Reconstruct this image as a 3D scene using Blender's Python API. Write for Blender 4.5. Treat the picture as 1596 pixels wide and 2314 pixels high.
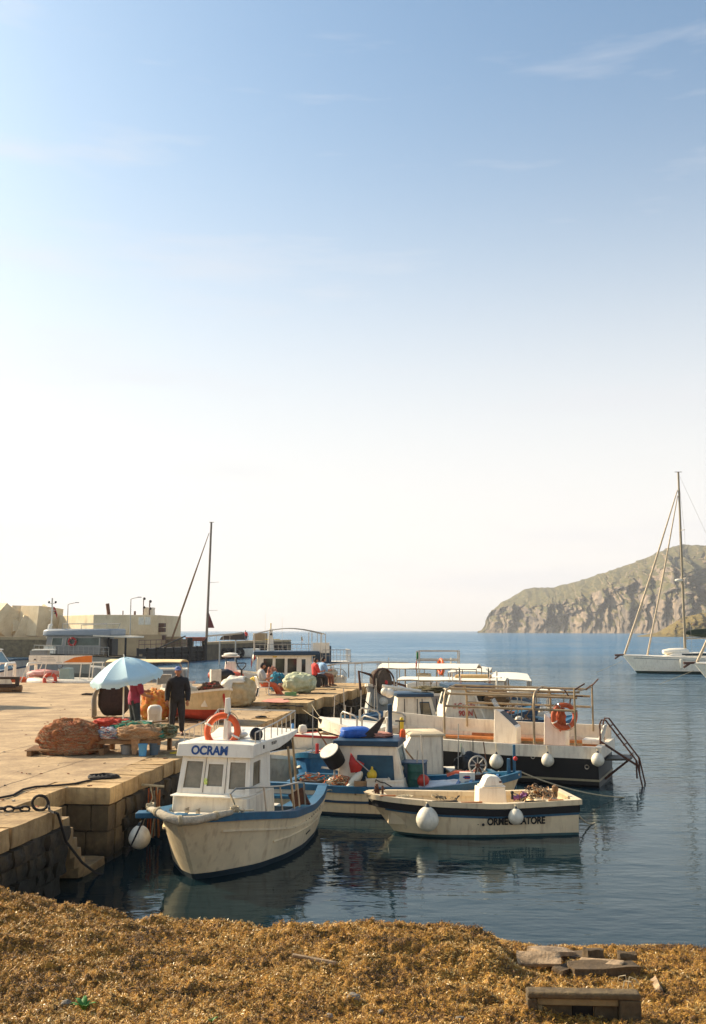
import bpy, bmesh, math, random
import numpy as np
from mathutils import Vector, Matrix, noise
rad = math.radians
random.seed(7); np.random.seed(7)
scene = bpy.context.scene
for o in list(bpy.data.objects): bpy.data.objects.remove(o)
COL = scene.collection

# ------------------------------------------------------------------ camera, sky, sun, exposure
CAM_H = 4.0
PITCH = math.atan(268 / 2250)
cam = bpy.data.cameras.new('camera'); cam_o = bpy.data.objects.new('camera', cam); COL.objects.link(cam_o)
cam_o.location = (0, 0, CAM_H); cam_o.rotation_euler = (math.pi / 2 + PITCH, 0, 0)
cam.sensor_fit = 'VERTICAL'; cam.sensor_height = 36.0; cam.lens = 36.0 * 2250 / 2314
cam.clip_start = 0.1; cam.clip_end = 60000
scene.camera = cam_o

SUN_EL = rad(31); SUN_AZ = rad(-62)          # azimuth measured from +Y towards +X
sun_dir = Vector((math.sin(SUN_AZ) * math.cos(SUN_EL), math.cos(SUN_AZ) * math.cos(SUN_EL), math.sin(SUN_EL)))
world = bpy.data.worlds.new('World'); scene.world = world; world.use_nodes = True
wn = world.node_tree; wn.nodes.clear()
sky = wn.nodes.new('ShaderNodeTexSky'); sky.sky_type = 'NISHITA'; sky.sun_disc = False
sky.sun_elevation = SUN_EL; sky.sun_rotation = SUN_AZ
sky.altitude = 0; sky.air_density = 1.3; sky.dust_density = 2.7; sky.ozone_density = 5.0
bg = wn.nodes.new('ShaderNodeBackground'); bg.inputs['Strength'].default_value = 0.086
wo = wn.nodes.new('ShaderNodeOutputWorld')
# sea haze: the sky whitens evenly all round towards the horizon
wtc = wn.nodes.new('ShaderNodeTexCoord'); wsp = wn.nodes.new('ShaderNodeSeparateXYZ'); wn.links.new(wtc.outputs['Generated'], wsp.inputs[0])
wmx = wn.nodes.new('ShaderNodeMath'); wmx.operation = 'MAXIMUM'; wmx.inputs[1].default_value = 0; wn.links.new(wsp.outputs['Z'], wmx.inputs[0])
wsq = wn.nodes.new('ShaderNodeMath'); wsq.operation = 'POWER'; wn.links.new(wmx.outputs[0], wsq.inputs[0]); wsq.inputs[1].default_value = 2.7
wpw = wn.nodes.new('ShaderNodeMath'); wpw.operation = 'POWER'; wpw.inputs[0].default_value = 1e-8; wn.links.new(wsq.outputs[0], wpw.inputs[1])
wmu = wn.nodes.new('ShaderNodeMath'); wmu.operation = 'MULTIPLY'; wmu.inputs[1].default_value = 0.92; wn.links.new(wpw.outputs[0], wmu.inputs[0])
whz = wn.nodes.new('ShaderNodeMixRGB'); whz.inputs[2].default_value = (5.85, 5.60, 5.42, 1); wn.links.new(wmu.outputs[0], whz.inputs[0]); wti = wn.nodes.new('ShaderNodeMixRGB'); wti.blend_type = 'MULTIPLY'; wti.inputs[0].default_value = 1; wti.inputs[2].default_value = (.94, 1.0, .92, 1); wn.links.new(sky.outputs['Color'], wti.inputs[1]); wn.links.new(wti.outputs[0], whz.inputs[1])
# a few thin high streaks of cirrus
wmp = wn.nodes.new('ShaderNodeMapping'); wmp.inputs['Rotation'].default_value = (0, rad(38), rad(10)); wmp.inputs['Scale'].default_value = (1.2, 3.0, 9.0); wn.links.new(wtc.outputs['Generated'], wmp.inputs['Vector'])
wnz = wn.nodes.new('ShaderNodeTexNoise'); wnz.inputs['Scale'].default_value = 1.7; wnz.inputs['Detail'].default_value = 5; wnz.inputs['Roughness'].default_value = .6; wn.links.new(wmp.outputs[0], wnz.inputs['Vector'])
wrg = wn.nodes.new('ShaderNodeMapRange'); wrg.inputs['From Min'].default_value = .52; wrg.inputs['From Max'].default_value = .78; wrg.inputs['To Max'].default_value = .7; wn.links.new(wnz.outputs['Fac'], wrg.inputs['Value'])
wci = wn.nodes.new('ShaderNodeMixRGB'); wci.inputs[2].default_value = (4.6, 4.6, 4.8, 1); wn.links.new(wrg.outputs[0], wci.inputs[0]); wn.links.new(whz.outputs[0], wci.inputs[1])
wn.links.new(wci.outputs[0], bg.inputs['Color']); wn.links.new(bg.outputs[0], wo.inputs['Surface'])
sun = bpy.data.lights.new('sun', 'SUN'); sun.energy = 3.8; sun.angle = rad(0.6); sun.color = (1.0, 0.83, 0.60)
sun_o = bpy.data.objects.new('sun', sun); COL.objects.link(sun_o)
sun_o.rotation_euler = sun_dir.to_track_quat('Z', 'Y').to_euler(); sun_o.location = (-30, 10, 30)
scene.view_settings.view_transform = 'Standard'; scene.view_settings.look = 'None'
scene.view_settings.exposure = 1.13; scene.view_settings.gamma = 1.0; scene.view_settings.use_curve_mapping = False
scene.render.engine = 'CYCLES'; scene.cycles.max_bounces = 6; scene.cycles.use_denoising = True

# ------------------------------------------------------------------ helpers
_c, _s = math.cos(PITCH), math.sin(PITCH)
def ray(px, py):                              # direction through a point of the photograph (1596 x 2314 grid)
    x = (px - 798) / 2250; y = (1157 - py) / 2250
    return Vector((x, _c - y * _s, _s + y * _c))
def G(px, py, z=0.0):                         # where that direction meets the level z
    d = ray(px, py); t = (z - CAM_H) / d.z
    return Vector((d.x * t, d.y * t, z))
def W(px, py, Y):                             # where it meets the distance Y
    d = ray(px, py); t = Y / d.y
    return Vector((d.x * t, Y, CAM_H + d.z * t))

def lin(c):
    f = lambda v: v / 12.92 if v <= 0.04045 else ((v + 0.055) / 1.055) ** 2.4
    return tuple(f(v / 255.0) for v in c)

MATS = {}
def mat(name, rgb, rough=0.6, var=0.12, scale=6.0, bump=0.0, bscale=None, metal=0.0, rgb2=None, streak=0.0, alpha=1.0, trans=0.0, stain=None, stain_amt=0.3, rnd=0.0, tide=0.0):
    """procedural paint / cloth / stone: base colour broken up by noise, optional streaks, stains and relief"""
    if name in MATS: return MATS[name]
    m = bpy.data.materials.new(name); m.use_nodes = True; MATS[name] = m
    nt = m.node_tree; N = nt.nodes; L = nt.links; b = N['Principled BSDF']
    b.inputs['Roughness'].default_value = rough; b.inputs['Metallic'].default_value = metal
    c = lin(rgb); c2 = lin(rgb2) if rgb2 else tuple(v * (1 - var) for v in c)
    c1 = c if rgb2 else tuple(min(1, v * (1 + var * 0.6)) for v in c)
    tc = N.new('ShaderNodeTexCoord'); mp = N.new('ShaderNodeMapping'); L.new(tc.outputs['Object'], mp.inputs['Vector'])
    nz = N.new('ShaderNodeTexNoise'); nz.inputs['Scale'].default_value = scale; nz.inputs['Detail'].default_value = 6; nz.inputs['Roughness'].default_value = 0.65
    L.new(mp.outputs[0], nz.inputs['Vector'])
    rp = N.new('ShaderNodeValToRGB'); rp.color_ramp.elements[0].position = 0.35; rp.color_ramp.elements[1].position = 0.65
    rp.color_ramp.elements[0].color = (*c2, 1); rp.color_ramp.elements[1].color = (*c1, 1)
    L.new(nz.outputs['Fac'], rp.inputs['Fac'])
    out = rp.outputs['Color']
    if streak > 0 or stain:
        mp2 = N.new('ShaderNodeMapping'); mp2.inputs['Scale'].default_value = (7, 7, 0.9); L.new(tc.outputs['Object'], mp2.inputs['Vector'])
        n2 = N.new('ShaderNodeTexNoise'); n2.inputs['Scale'].default_value = 1.6; n2.inputs['Detail'].default_value = 5; L.new(mp2.outputs[0], n2.inputs['Vector'])
        r2 = N.new('ShaderNodeValToRGB'); r2.color_ramp.elements[0].position = 0.52; r2.color_ramp.elements[1].position = 0.75
        r2.color_ramp.elements[0].color = (0, 0, 0, 1); a = streak if streak > 0 else stain_amt; r2.color_ramp.elements[1].color = (a, a, a, 1)
        L.new(n2.outputs['Fac'], r2.inputs['Fac'])
        mx = N.new('ShaderNodeMixRGB'); mx.inputs[2].default_value = (*lin(stain or (110, 85, 55)), 1)
        L.new(r2.outputs['Color'], mx.inputs[0]); L.new(out, mx.inputs[1]); out = mx.outputs[0]
    if rnd > 0:                                  # every piece its own shade
        oi = N.new('ShaderNodeObjectInfo'); mr = N.new('ShaderNodeMapRange'); mr.inputs['To Min'].default_value = 1 - rnd; mr.inputs['To Max'].default_value = 1 + rnd * .6; L.new(oi.outputs['Random'], mr.inputs['Value'])
        hs = N.new('ShaderNodeHueSaturation'); L.new(mr.outputs[0], hs.inputs['Value']); L.new(out, hs.inputs['Color']); out = hs.outputs[0]
    if tide > 0:                                 # weed and wet below the tide mark, darkened to deepen the wall's shade
        ge = N.new('ShaderNodeNewGeometry'); sx = N.new('ShaderNodeSeparateXYZ'); L.new(ge.outputs['Position'], sx.inputs[0]); ad = N.new('ShaderNodeMath'); ad.operation = 'MULTIPLY_ADD'; L.new(nz.outputs['Fac'], ad.inputs[0]); ad.inputs[1].default_value = .6; L.new(sx.outputs['Z'], ad.inputs[2])
        tr = N.new('ShaderNodeMapRange'); tr.inputs['From Min'].default_value = tide; tr.inputs['From Max'].default_value = tide + .35; L.new(ad.outputs[0], tr.inputs['Value']); tm = N.new('ShaderNodeMixRGB'); tm.inputs[1].default_value = (*lin((30, 28, 16)), 1); L.new(tr.outputs[0], tm.inputs[0]); L.new(out, tm.inputs[2]); out = tm.outputs[0]
    L.new(out, b.inputs['Base Color'])
    if bump > 0:
        n3 = N.new('ShaderNodeTexNoise'); n3.inputs['Scale'].default_value = bscale or scale * 4; n3.inputs['Detail'].default_value = 5
        L.new(mp.outputs[0], n3.inputs['Vector'])
        bp = N.new('ShaderNodeBump'); bp.inputs['Strength'].default_value = bump; bp.inputs['Distance'].default_value = 0.03
        L.new(n3.outputs['Fac'], bp.inputs['Height']); L.new(bp.outputs[0], b.inputs['Normal'])
    if trans > 0: b.inputs['Transmission Weight'].default_value = trans
    if alpha < 1: b.inputs['Alpha'].default_value = alpha
    return m

def V(*a): return Vector(a[0]) if len(a) == 1 else Vector(a)

class MB:
    """collects shapes and links them as ONE mesh object"""
    def __init__(s): s.v = []; s.f = []; s.m = []
    def add(s, vs, fs, m=0):
        k = len(s.v); s.v += [tuple(p) for p in vs]; s.f += [tuple(i + k for i in f) for f in fs]; s.m += [m] * len(fs); return s
    def box(s, c, size, rz=0.0, m=0, top=(1, 1), sh=(0, 0), rot=None):
        x, y, z = size[0] / 2, size[1] / 2, size[2] / 2
        p = [(-x, -y, -z), (x, -y, -z), (x, y, -z), (-x, y, -z)] + [(a * top[0] + sh[0], b * top[1] + sh[1], z) for a, b in ((-x, -y), (x, -y), (x, y), (-x, y))]
        R = rot if rot is not None else Matrix.Rotation(rz, 3, 'Z')
        return s.add([R @ Vector(q) + Vector(c) for q in p], [(3, 2, 1, 0), (4, 5, 6, 7), (0, 1, 5, 4), (1, 2, 6, 5), (2, 3, 7, 6), (3, 0, 4, 7)], m)
    def tube(s, path, r=0.02, n=6, closed=False, m=0, cap=True):
        P = [Vector(p) for p in path]; k = len(P)
        rr = list(r) if isinstance(r, (list, tuple)) else [r] * k
        T = []
        for i in range(k):
            a = P[(i - 1) % k] if (closed or i > 0) else P[i]; b = P[(i + 1) % k] if (closed or i < k - 1) else P[i]
            t = (b - a); T.append(t.normalized() if t.length > 1e-9 else Vector((0, 0, 1)))
        u = T[0].orthogonal().normalized(); vs = []
        for i in range(k):
            u = (u - T[i] * u.dot(T[i]))
            u = u.normalized() if u.length > 1e-6 else T[i].orthogonal().normalized()
            w = T[i].cross(u)
            for j in range(n):
                a = 2 * math.pi * j / n; vs.append(P[i] + (u * math.cos(a) + w * math.sin(a)) * rr[i])
        fs = []
        for i in range(k if closed else k - 1):
            i2 = (i + 1) % k
            for j in range(n): fs.append((i * n + j, i * n + (j + 1) % n, i2 * n + (j + 1) % n, i2 * n + j))
        if cap and not closed: fs += [tuple(range(n - 1, -1, -1)), tuple((k - 1) * n + j for j in range(n))]
        return s.add(vs, fs, m)
    def rod(s, a, b, r=0.02, n=6, m=0, r2=None): return s.tube([a, b], [r, r if r2 is None else r2], n, m=m)
    def lathe(s, prof, c=(0, 0, 0), n=14, m=0, axis=None, sx=1, sy=1):
        R = Vector((0, 0, 1)).rotation_difference(Vector(axis)).to_matrix() if axis is not None else Matrix.Identity(3)
        vs = []; k = len(prof)
        for r, z in prof:
            for j in range(n):
                a = 2 * math.pi * j / n; vs.append(R @ Vector((r * sx * math.cos(a), r * sy * math.sin(a), z)) + Vector(c))
        fs = [(i * n + j, i * n + (j + 1) % n, (i + 1) * n + (j + 1) % n, (i + 1) * n + j) for i in range(k - 1) for j in range(n)]
        if prof[0][0] > 1e-4: fs.append(tuple(range(n - 1, -1, -1)))
        if prof[-1][0] > 1e-4: fs.append(tuple((k - 1) * n + j for j in range(n)))
        return s.add(vs, fs, m)
    def ball(s, c, r, n=14, k=9, m=0, axis=None):
        if not isinstance(r, (tuple, list)): r = (r, r, r)
        pr = [(math.sin(math.pi * i / k), -math.cos(math.pi * i / k)) for i in range(k + 1)]
        vs = []
        for a, z in pr:
            for j in range(n):
                t = 2 * math.pi * j / n; vs.append(Vector((a * math.cos(t) * r[0], a * math.sin(t) * r[1], z * r[2])) + Vector(c))
        return s.add(vs, [(i * n + j, i * n + (j + 1) % n, (i + 1) * n + (j + 1) % n, (i + 1) * n + j) for i in range(k) for j in range(n)], m)
    def loft(s, rings, closed=True, cap=True, m=0):
        n = len(rings[0]); k = len(rings); vs = [p for r in rings for p in r]; fs = []
        for i in range(k - 1):
            for j in range(n if closed else n - 1):
                fs.append((i * n + j, i * n + (j + 1) % n, (i + 1) * n + (j + 1) % n, (i + 1) * n + j))
        if cap and closed: fs += [tuple(range(n - 1, -1, -1)), tuple((k - 1) * n + j for j in range(n))]
        return s.add(vs, fs, m)
    def prism(s, poly, z0, z1, m=0):          # poly: list of (x, y)
        n = len(poly); return s.add([(x, y, z0) for x, y in poly] + [(x, y, z1) for x, y in poly],
            [tuple(range(n - 1, -1, -1)), tuple(range(n, 2 * n))] + [(j, (j + 1) % n, n + (j + 1) % n, n + j) for j in range(n)], m)
    def slab(s, quad, t, m=0):                # a plate: polygon in space given thickness t along its normal
        q = [Vector(p) for p in quad]; nr = (q[1] - q[0]).cross(q[-1] - q[0]).normalized() * t; n = len(q)
        return s.add(q + [p - nr for p in q], [tuple(range(n)), tuple(range(2 * n - 1, n - 1, -1))] + [(j, n + j, n + (j + 1) % n, (j + 1) % n) for j in range(n)], m)
    def obj(s, name, mats, parent=None, loc=None, rz=0.0, smooth=True, bevel=0.0, ang=38, label=None, kind=None):
        me = bpy.data.meshes.new(name); me.from_pydata(s.v, [], s.f); me.update()
        if not isinstance(mats, (list, tuple)): mats = [mats]
        for q in mats: me.materials.append(q)
        if len(mats) > 1: me.polygons.foreach_set('material_index', s.m)
        if smooth:
            me.polygons.foreach_set('use_smooth', [True] * len(me.polygons)); me.set_sharp_from_angle(angle=rad(ang))
        o = bpy.data.objects.new(name, me); COL.objects.link(o)
        if loc is not None: o.location = loc
        o.rotation_euler.z = rz
        if parent is not None: o.parent = parent
        if bevel > 0:
            b = o.modifiers.new('bevel', 'BEVEL'); b.width = bevel; b.segments = 2; b.limit_method = 'ANGLE'; b.angle_limit = rad(35)
        if label: o['label'] = label
        if kind: o['kind'] = kind
        return o

def thing(name, label, cat, loc=(0, 0, 0), rz=0.0, group=None):
    o = bpy.data.objects.new(name, None); o.empty_display_size = 0.3; COL.objects.link(o)
    o.location = loc; o.rotation_euler.z = rz; o['label'] = label; o['category'] = cat
    if group: o['group'] = group
    return o
def tag(o, label, cat, group=None):
    o['label'] = label; o['category'] = cat
    if group: o['group'] = group
    return o
def dup(o, loc=None, rz=None, label=None, parent=None):
    c = o.copy(); COL.objects.link(c)
    if parent is not None: c.parent = parent
    if loc is not None: c.location = loc
    if rz is not None: c.rotation_euler.z = rz
    if label: c['label'] = label
    for ch in list(o.children): dup(ch, parent=c)
    return c
def to_local(t, p):                           # world point -> the thing's own frame (things only turn about Z)
    return Matrix.Rotation(-t.rotation_euler.z, 3, 'Z') @ (Vector(p) - Vector(t.location))
def arc(a, b, sag, n=10):                     # hanging line
    a, b = Vector(a), Vector(b); return [a.lerp(b, i / n) - Vector((0, 0, sag * 4 * (i / n) * (1 - i / n))) for i in range(n + 1)]
def text_mesh(txt, size, depth=0.004, bold=0.0, shear=0.0, sx=1.0):
    cu = bpy.data.curves.new('t', 'FONT'); cu.body = txt; cu.size = size; cu.extrude = depth; cu.offset = bold; cu.shear = shear; cu.align_x = 'CENTER'; cu.align_y = 'CENTER'
    o = bpy.data.objects.new('t', cu); COL.objects.link(o); bpy.context.view_layer.update()
    me = bpy.data.meshes.new_from_object(o.evaluated_get(bpy.context.evaluated_depsgraph_get()))
    bpy.data.objects.remove(o); bpy.data.curves.remove(cu)
    if sx != 1.0: me.transform(Matrix.Diagonal((sx, 1, 1, 1)))
    return me
def text_obj(name, txt, size, m, parent, origin, right, up, **k):
    """flat lettering laid on a face: right and up are its axes in the parent's frame"""
    me = text_mesh(txt, size, **k); r = Vector(right).normalized(); u = Vector(up); u = (u - r * u.dot(r)).normalized(); n = r.cross(u)
    M = Matrix((r, u, n)).transposed().to_4x4(); M.translation = Vector(origin)
    me.transform(M); me.materials.append(m)
    o = bpy.data.objects.new(name, me); COL.objects.link(o); o.parent = parent; return o
def blob(c, r, seed=0, amp=0.18, freq=2.0, n=28, k=18, fold=0.0, flat=None, squash=1.0):
    """lumpy closed mass (bale, heap): returns verts, faces"""
    vs = []; c = Vector(c)
    for i in range(k + 1):
        a = math.pi * i / k
        for j in range(n):
            t = 2 * math.pi * j / n
            sgn = lambda q: math.copysign(abs(q) ** squash, q)
            d = Vector((sgn(math.sin(a)) * sgn(math.cos(t)), sgn(math.sin(a)) * sgn(math.sin(t)), -sgn(math.cos(a))))
            q = d * freq + Vector((seed * 7.3, seed * 3.1, seed))
            h = 1 + amp * noise.noise(q) + amp * 0.5 * noise.noise(q * 2.3)
            if fold: h += fold * abs(noise.noise(Vector((math.cos(t) * 5 + seed, math.sin(t) * 5, a * 1.2)))) - fold * .3
            p = Vector((d.x * r[0], d.y * r[1], d.z * r[2])) * h
            if flat is not None and p.z < flat: p.z = flat
            vs.append(c + p)
    return vs, [(i * n + j, i * n + (j + 1) % n, (i + 1) * n + (j + 1) % n, (i + 1) * n + j) for i in range(k) for j in range(n)]

# ------------------------------------------------------------------ materials
M_white = mat('white_gelcoat', (241, 231, 210), .38, .08, 2.5, streak=.35, stain=(170, 146, 110), bump=.03, bscale=6)
M_wht2 = mat('white_paint', (232, 219, 194), .52, .12, 3, streak=.4, stain=(140, 108, 74), bump=.06)
M_cream = mat('cream_hull', (230, 208, 168), .42, .12, 2.2, streak=.45, stain=(150, 112, 72), bump=.04, bscale=5)
M_blue = mat('blue_paint', (20, 86, 116), .4, .25, 5, streak=.2, stain=(84, 110, 120))
M_dblue = mat('dark_blue_paint', (22, 58, 82), .45, .2, 5)
M_navy = mat('navy_antifoul', (28, 48, 56), .6, .2, 6)
M_black = mat('black_paint', (13, 11, 11), .5, .2, 4)
M_rub = mat('black_rubber', (17, 16, 16), .8, .25, 9)
M_steel = mat('stainless_steel', (178, 168, 152), .28, .1, 8, metal=.9)
M_galv = mat('galvanised_pipe', (176, 168, 154), .5, .15, 8, metal=.3)
M_pipe = mat('weathered_pipe', (158, 136, 102), .5, .25, 6, metal=.2)
M_rust = mat('rusty_steel', (92, 58, 40), .8, .4, 12, bump=.2)
M_orange = mat('orange_plastic', (226, 92, 30), .45, .15, 5)
M_red = mat('red_cloth', (190, 50, 42), .7, .2, 6)
M_glass = mat('dark_window_glass', (44, 50, 48), .08, .2, 2)
M_dusty = mat('dusty_window_glass', (150, 138, 112), .05, .16, 2, rgb2=(106, 98, 80))
M_fend = mat('white_fender_vinyl', (228, 218, 194), .45, .12, 9, streak=.45, stain=(150, 132, 96), bump=.08, bscale=30)
M_wood = mat('worn_wood', (140, 104, 66), .75, .35, 9, bump=.2)
M_teak = mat('teak_trim', (176, 108, 54), .6, .25, 9)
M_rope = mat('pale_rope', (190, 174, 140), .85, .25, 30, bump=.4)
M_drope = mat('black_rope', (34, 30, 28), .85, .3, 30, bump=.4)
M_canvas = mat('white_canvas', (236, 226, 204), .75, .06, 4)
M_tarp = mat('pale_tarpaulin', (222, 214, 194), .7, .12, 4, bump=.3, bscale=9)
M_text_blue = mat('blue_lettering', (20, 70, 130), .5, .15, 8)
M_text_blk = mat('black_lettering', (26, 24, 24), .5, .1, 8)
M_text_red = mat('red_lettering', (190, 60, 45), .5, .1, 8)
M_grn = mat('flag_green', (30, 120, 60), .7, .1, 5)
M_skin = mat('skin', (176, 118, 84), .55, .1, 9)
M_hair = mat('dark_hair', (38, 28, 22), .7, .3, 20)
# ------------------------------------------------------------------ the setting: beach, water, quay, headland
def node_mat(name):
    m = bpy.data.materials.new(name); m.use_nodes = True; MATS[name] = m
    return m, m.node_tree.nodes, m.node_tree.links, m.node_tree.nodes['Principled BSDF']

# --- water
def make_water():
    m, N, L, b = node_mat('sea_water')
    tc = N.new('ShaderNodeTexCoord'); sp = N.new('ShaderNodeSeparateXYZ'); L.new(tc.outputs['Object'], sp.inputs[0])
    def layer(scale, sx, sy, dist):
        mp = N.new('ShaderNodeMapping'); mp.inputs['Scale'].default_value = (sx, sy, 1); L.new(tc.outputs['Object'], mp.inputs['Vector'])
        n = N.new('ShaderNodeTexNoise'); n.inputs['Scale'].default_value = scale; n.inputs['Detail'].default_value = 3; n.inputs['Roughness'].default_value = .5
        L.new(mp.outputs[0], n.inputs['Vector']); return n.outputs['Fac']
    def math_(op, a, bb):
        n = N.new('ShaderNodeMath'); n.operation = op
        for i, q in enumerate((a, bb)):
            if isinstance(q, (int, float)): n.inputs[i].default_value = q
            else: L.new(q, n.inputs[i])
        return n.outputs[0]
    # open water beyond the moorings is rougher than the sheltered basin; large slow patches of breeze
    mr = N.new('ShaderNodeMapRange'); mr.inputs['From Min'].default_value = 40; mr.inputs['From Max'].default_value = 240; mr.inputs['To Min'].default_value = 0.0; mr.inputs['To Max'].default_value = 1.0
    L.new(sp.outputs['Y'], mr.inputs['Value'])
    patch = layer(.05, .5, 1.0, 1)
    near0 = math_('ADD', math_('MULTIPLY', layer(3.0, .6, 1.3, 1), .010), math_('MULTIPLY', layer(.9, .7, 1.2, 1), .022))
    m1 = N.new('ShaderNodeMapRange'); m1.inputs['From Min'].default_value = 19; m1.inputs['From Max'].default_value = 62; m1.inputs['To Min'].default_value = 1.0; m1.inputs['To Max'].default_value = 5.0; L.new(sp.outputs['Y'], m1.inputs['Value'])
    near = math_('MULTIPLY', near0, m1.outputs[0])
    far = math_('ADD', math_('MULTIPLY', layer(1.3, .7, 1.2, 1), .45), math_('MULTIPLY', layer(.3, .7, 1.2, 1), 1.3))
    pr = N.new('ShaderNodeMapRange'); pr.inputs['From Min'].default_value = .38; pr.inputs['From Max'].default_value = .62; pr.inputs['To Min'].default_value = .45; pr.inputs['To Max'].default_value = 1.25
    L.new(patch, pr.inputs['Value'])
    h = math_('MULTIPLY', math_('ADD', near, math_('MULTIPLY', far, mr.outputs[0])), pr.outputs[0])
    bp = N.new('ShaderNodeBump'); bp.inputs['Strength'].default_value = 1.0; bp.inputs['Distance'].default_value = 1.0
    L.new(h, bp.inputs['Height'])
    # surface reflection over the light coming back up out of the water: dark over the weed of the basin, blue over the open bay
    fr = N.new('ShaderNodeFresnel'); fr.inputs['IOR'].default_value = 1.33; L.new(bp.outputs[0], fr.inputs['Normal'])
    f2 = math_('DIVIDE', fr.outputs[0], math_('ADD', math_('MULTIPLY', fr.outputs[0], .5), 1.0))
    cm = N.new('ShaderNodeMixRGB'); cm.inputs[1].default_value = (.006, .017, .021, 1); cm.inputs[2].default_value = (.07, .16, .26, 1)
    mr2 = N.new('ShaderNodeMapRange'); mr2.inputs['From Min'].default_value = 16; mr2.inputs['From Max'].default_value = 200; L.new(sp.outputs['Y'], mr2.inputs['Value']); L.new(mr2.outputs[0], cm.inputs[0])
    df = N.new('ShaderNodeBsdfDiffuse'); L.new(cm.outputs[0], df.inputs['Color'])
    gl = N.new('ShaderNodeBsdfGlossy'); gl.inputs['Roughness'].default_value = .05; gl.inputs['Color'].default_value = (.80, .91, .96, 1); L.new(bp.outputs[0], gl.inputs['Normal'])
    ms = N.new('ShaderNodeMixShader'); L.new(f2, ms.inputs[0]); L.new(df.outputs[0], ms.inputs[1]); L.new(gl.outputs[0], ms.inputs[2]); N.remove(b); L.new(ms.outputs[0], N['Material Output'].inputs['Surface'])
    me = MB()
    # fan of rings out to the horizon
    R = [0, 20, 60, 200, 800, 3000, 12000, 30000]; n = 48; rings = []
    for r in R[1:]: rings.append([(r * math.cos(2 * math.pi * j / n), r * math.sin(2 * math.pi * j / n), 0) for j in range(n)])
    me.add([p for q in rings for p in q], [(i * n + j, (i + 1) * n + j, (i + 1) * n + (j + 1) % n, i * n + (j + 1) % n) for i in range(len(rings) - 1) for j in range(n)])
    me.add(rings[0], [tuple(range(n))])
    o = me.obj('water', m, kind='structure', smooth=False)
make_water()

# --- beach of dry seagrass
BX = [-9, -4.4, -2.5, 0, 1.0, 1.42, 1.9, 2.4, 9]
def crest(x): return np.interp(x, BX, [.90, .82, .53, .46, .44, .40, .15, .02, .01]), np.interp(x, BX, [12.8, 12.75, 12.5, 12.4, 12.35, 12.35, 12.6, 13.05, 13.15])
def beach_h(x, y):
    H, yc = crest(x); hn = np.interp(x, [-9, -4, 0, 1.5, 2.5, 9], [.62, .52, .44, .40, .33, .30])
    t = np.clip((y - 9.6) / (yc - 9.6), 0, 1); t = np.where(H > .2, t * t * (3 - 2 * t), t)
    front = hn + (H - hn) * t
    over = np.maximum(y - yc, 0); slope = np.where(H > .2, 1.1, .16)
    back = np.where(y < 9.6, (9.6 - y) * .10, 0)
    st = lambda a: np.clip(a, 0, 1) ** 2 * (3 - 2 * np.clip(a, 0, 1))
    mound = .13 * st((1.84 - x) / .27) * st((x + 1.2) / 1.6) * st((y - 10.7) / .8) * (y < yc)
    return front - over * slope + back + mound * st((yc + .15 - y) / .5)
def make_beach():
    xs = np.concatenate([np.linspace(-60, -6, 30)[:-1], np.arange(-6, 5.6, .026), np.linspace(5.6, 60, 30)])
    ys = np.concatenate([np.linspace(-40, 8.4, 30)[:-1], np.arange(8.4, 13.6, .024), np.linspace(13.6, 17, 12)])
    X, Y = np.meshgrid(xs, ys); Z = beach_h(X, Y)
    NZ = np.zeros_like(Z)
    for i in range(len(ys)):
        if ys[i] < 8 or ys[i] > 14.2: continue
        for j in range(len(xs)):
            x, y = xs[j], ys[i]
            if abs(x) > 6.5: continue
            p = Vector((x * 3.2, y * 4.4, 0)); q = Vector((x * 11, y * 15, 3.0)); w = Vector((x * 34, y * 40, 7.0))
            n1 = noise.noise(p); n2 = abs(noise.noise(q)); n3 = noise.noise(w)
            NZ[i, j] = (.070 * n1 + .095 * n2 + .026 * n3) - .07 * max(0, noise.noise(Vector((x * 1.3, y * 2.6, 11))))
    fade = np.clip((13.4 - Y) / .5, .15, 1)
    Z = Z + NZ * fade
    n, k = len(xs), len(ys)
    vs = np.stack([X, Y, Z], -1).reshape(-1, 3)
    a = (np.arange(k - 1)[:, None] * n + np.arange(n - 1)[None]).reshape(-1); F = np.stack([a, a + 1, a + n + 1, a + n], -1)
    me = bpy.data.meshes.new('beach'); me.vertices.add(len(vs)); me.vertices.foreach_set('co', vs.astype('f').ravel())
    me.loops.add(F.size); me.loops.foreach_set('vertex_index', F.astype('i').ravel()); me.polygons.add(len(F)); me.polygons.foreach_set('loop_start', np.arange(0, F.size, 4).astype('i')); me.update(calc_edges=True); me.validate()
    m = mat('dry_seagrass_bed', (178, 130, 50), .9, .5, 11, rgb2=(70, 50, 20), bump=.9, bscale=60)
    me.materials.append(m); o = bpy.data.objects.new('beach', me); COL.objects.link(o); o['kind'] = 'structure'
    return xs, ys, Z
bxs, bys, BZ = make_beach()
def ground_z(x, y):
    i = int(np.clip(np.searchsorted(bys, y) - 1, 0, len(bys) - 2)); j = int(np.clip(np.searchsorted(bxs, x) - 1, 0, len(bxs) - 2))
    return float(BZ[i, j])
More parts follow.
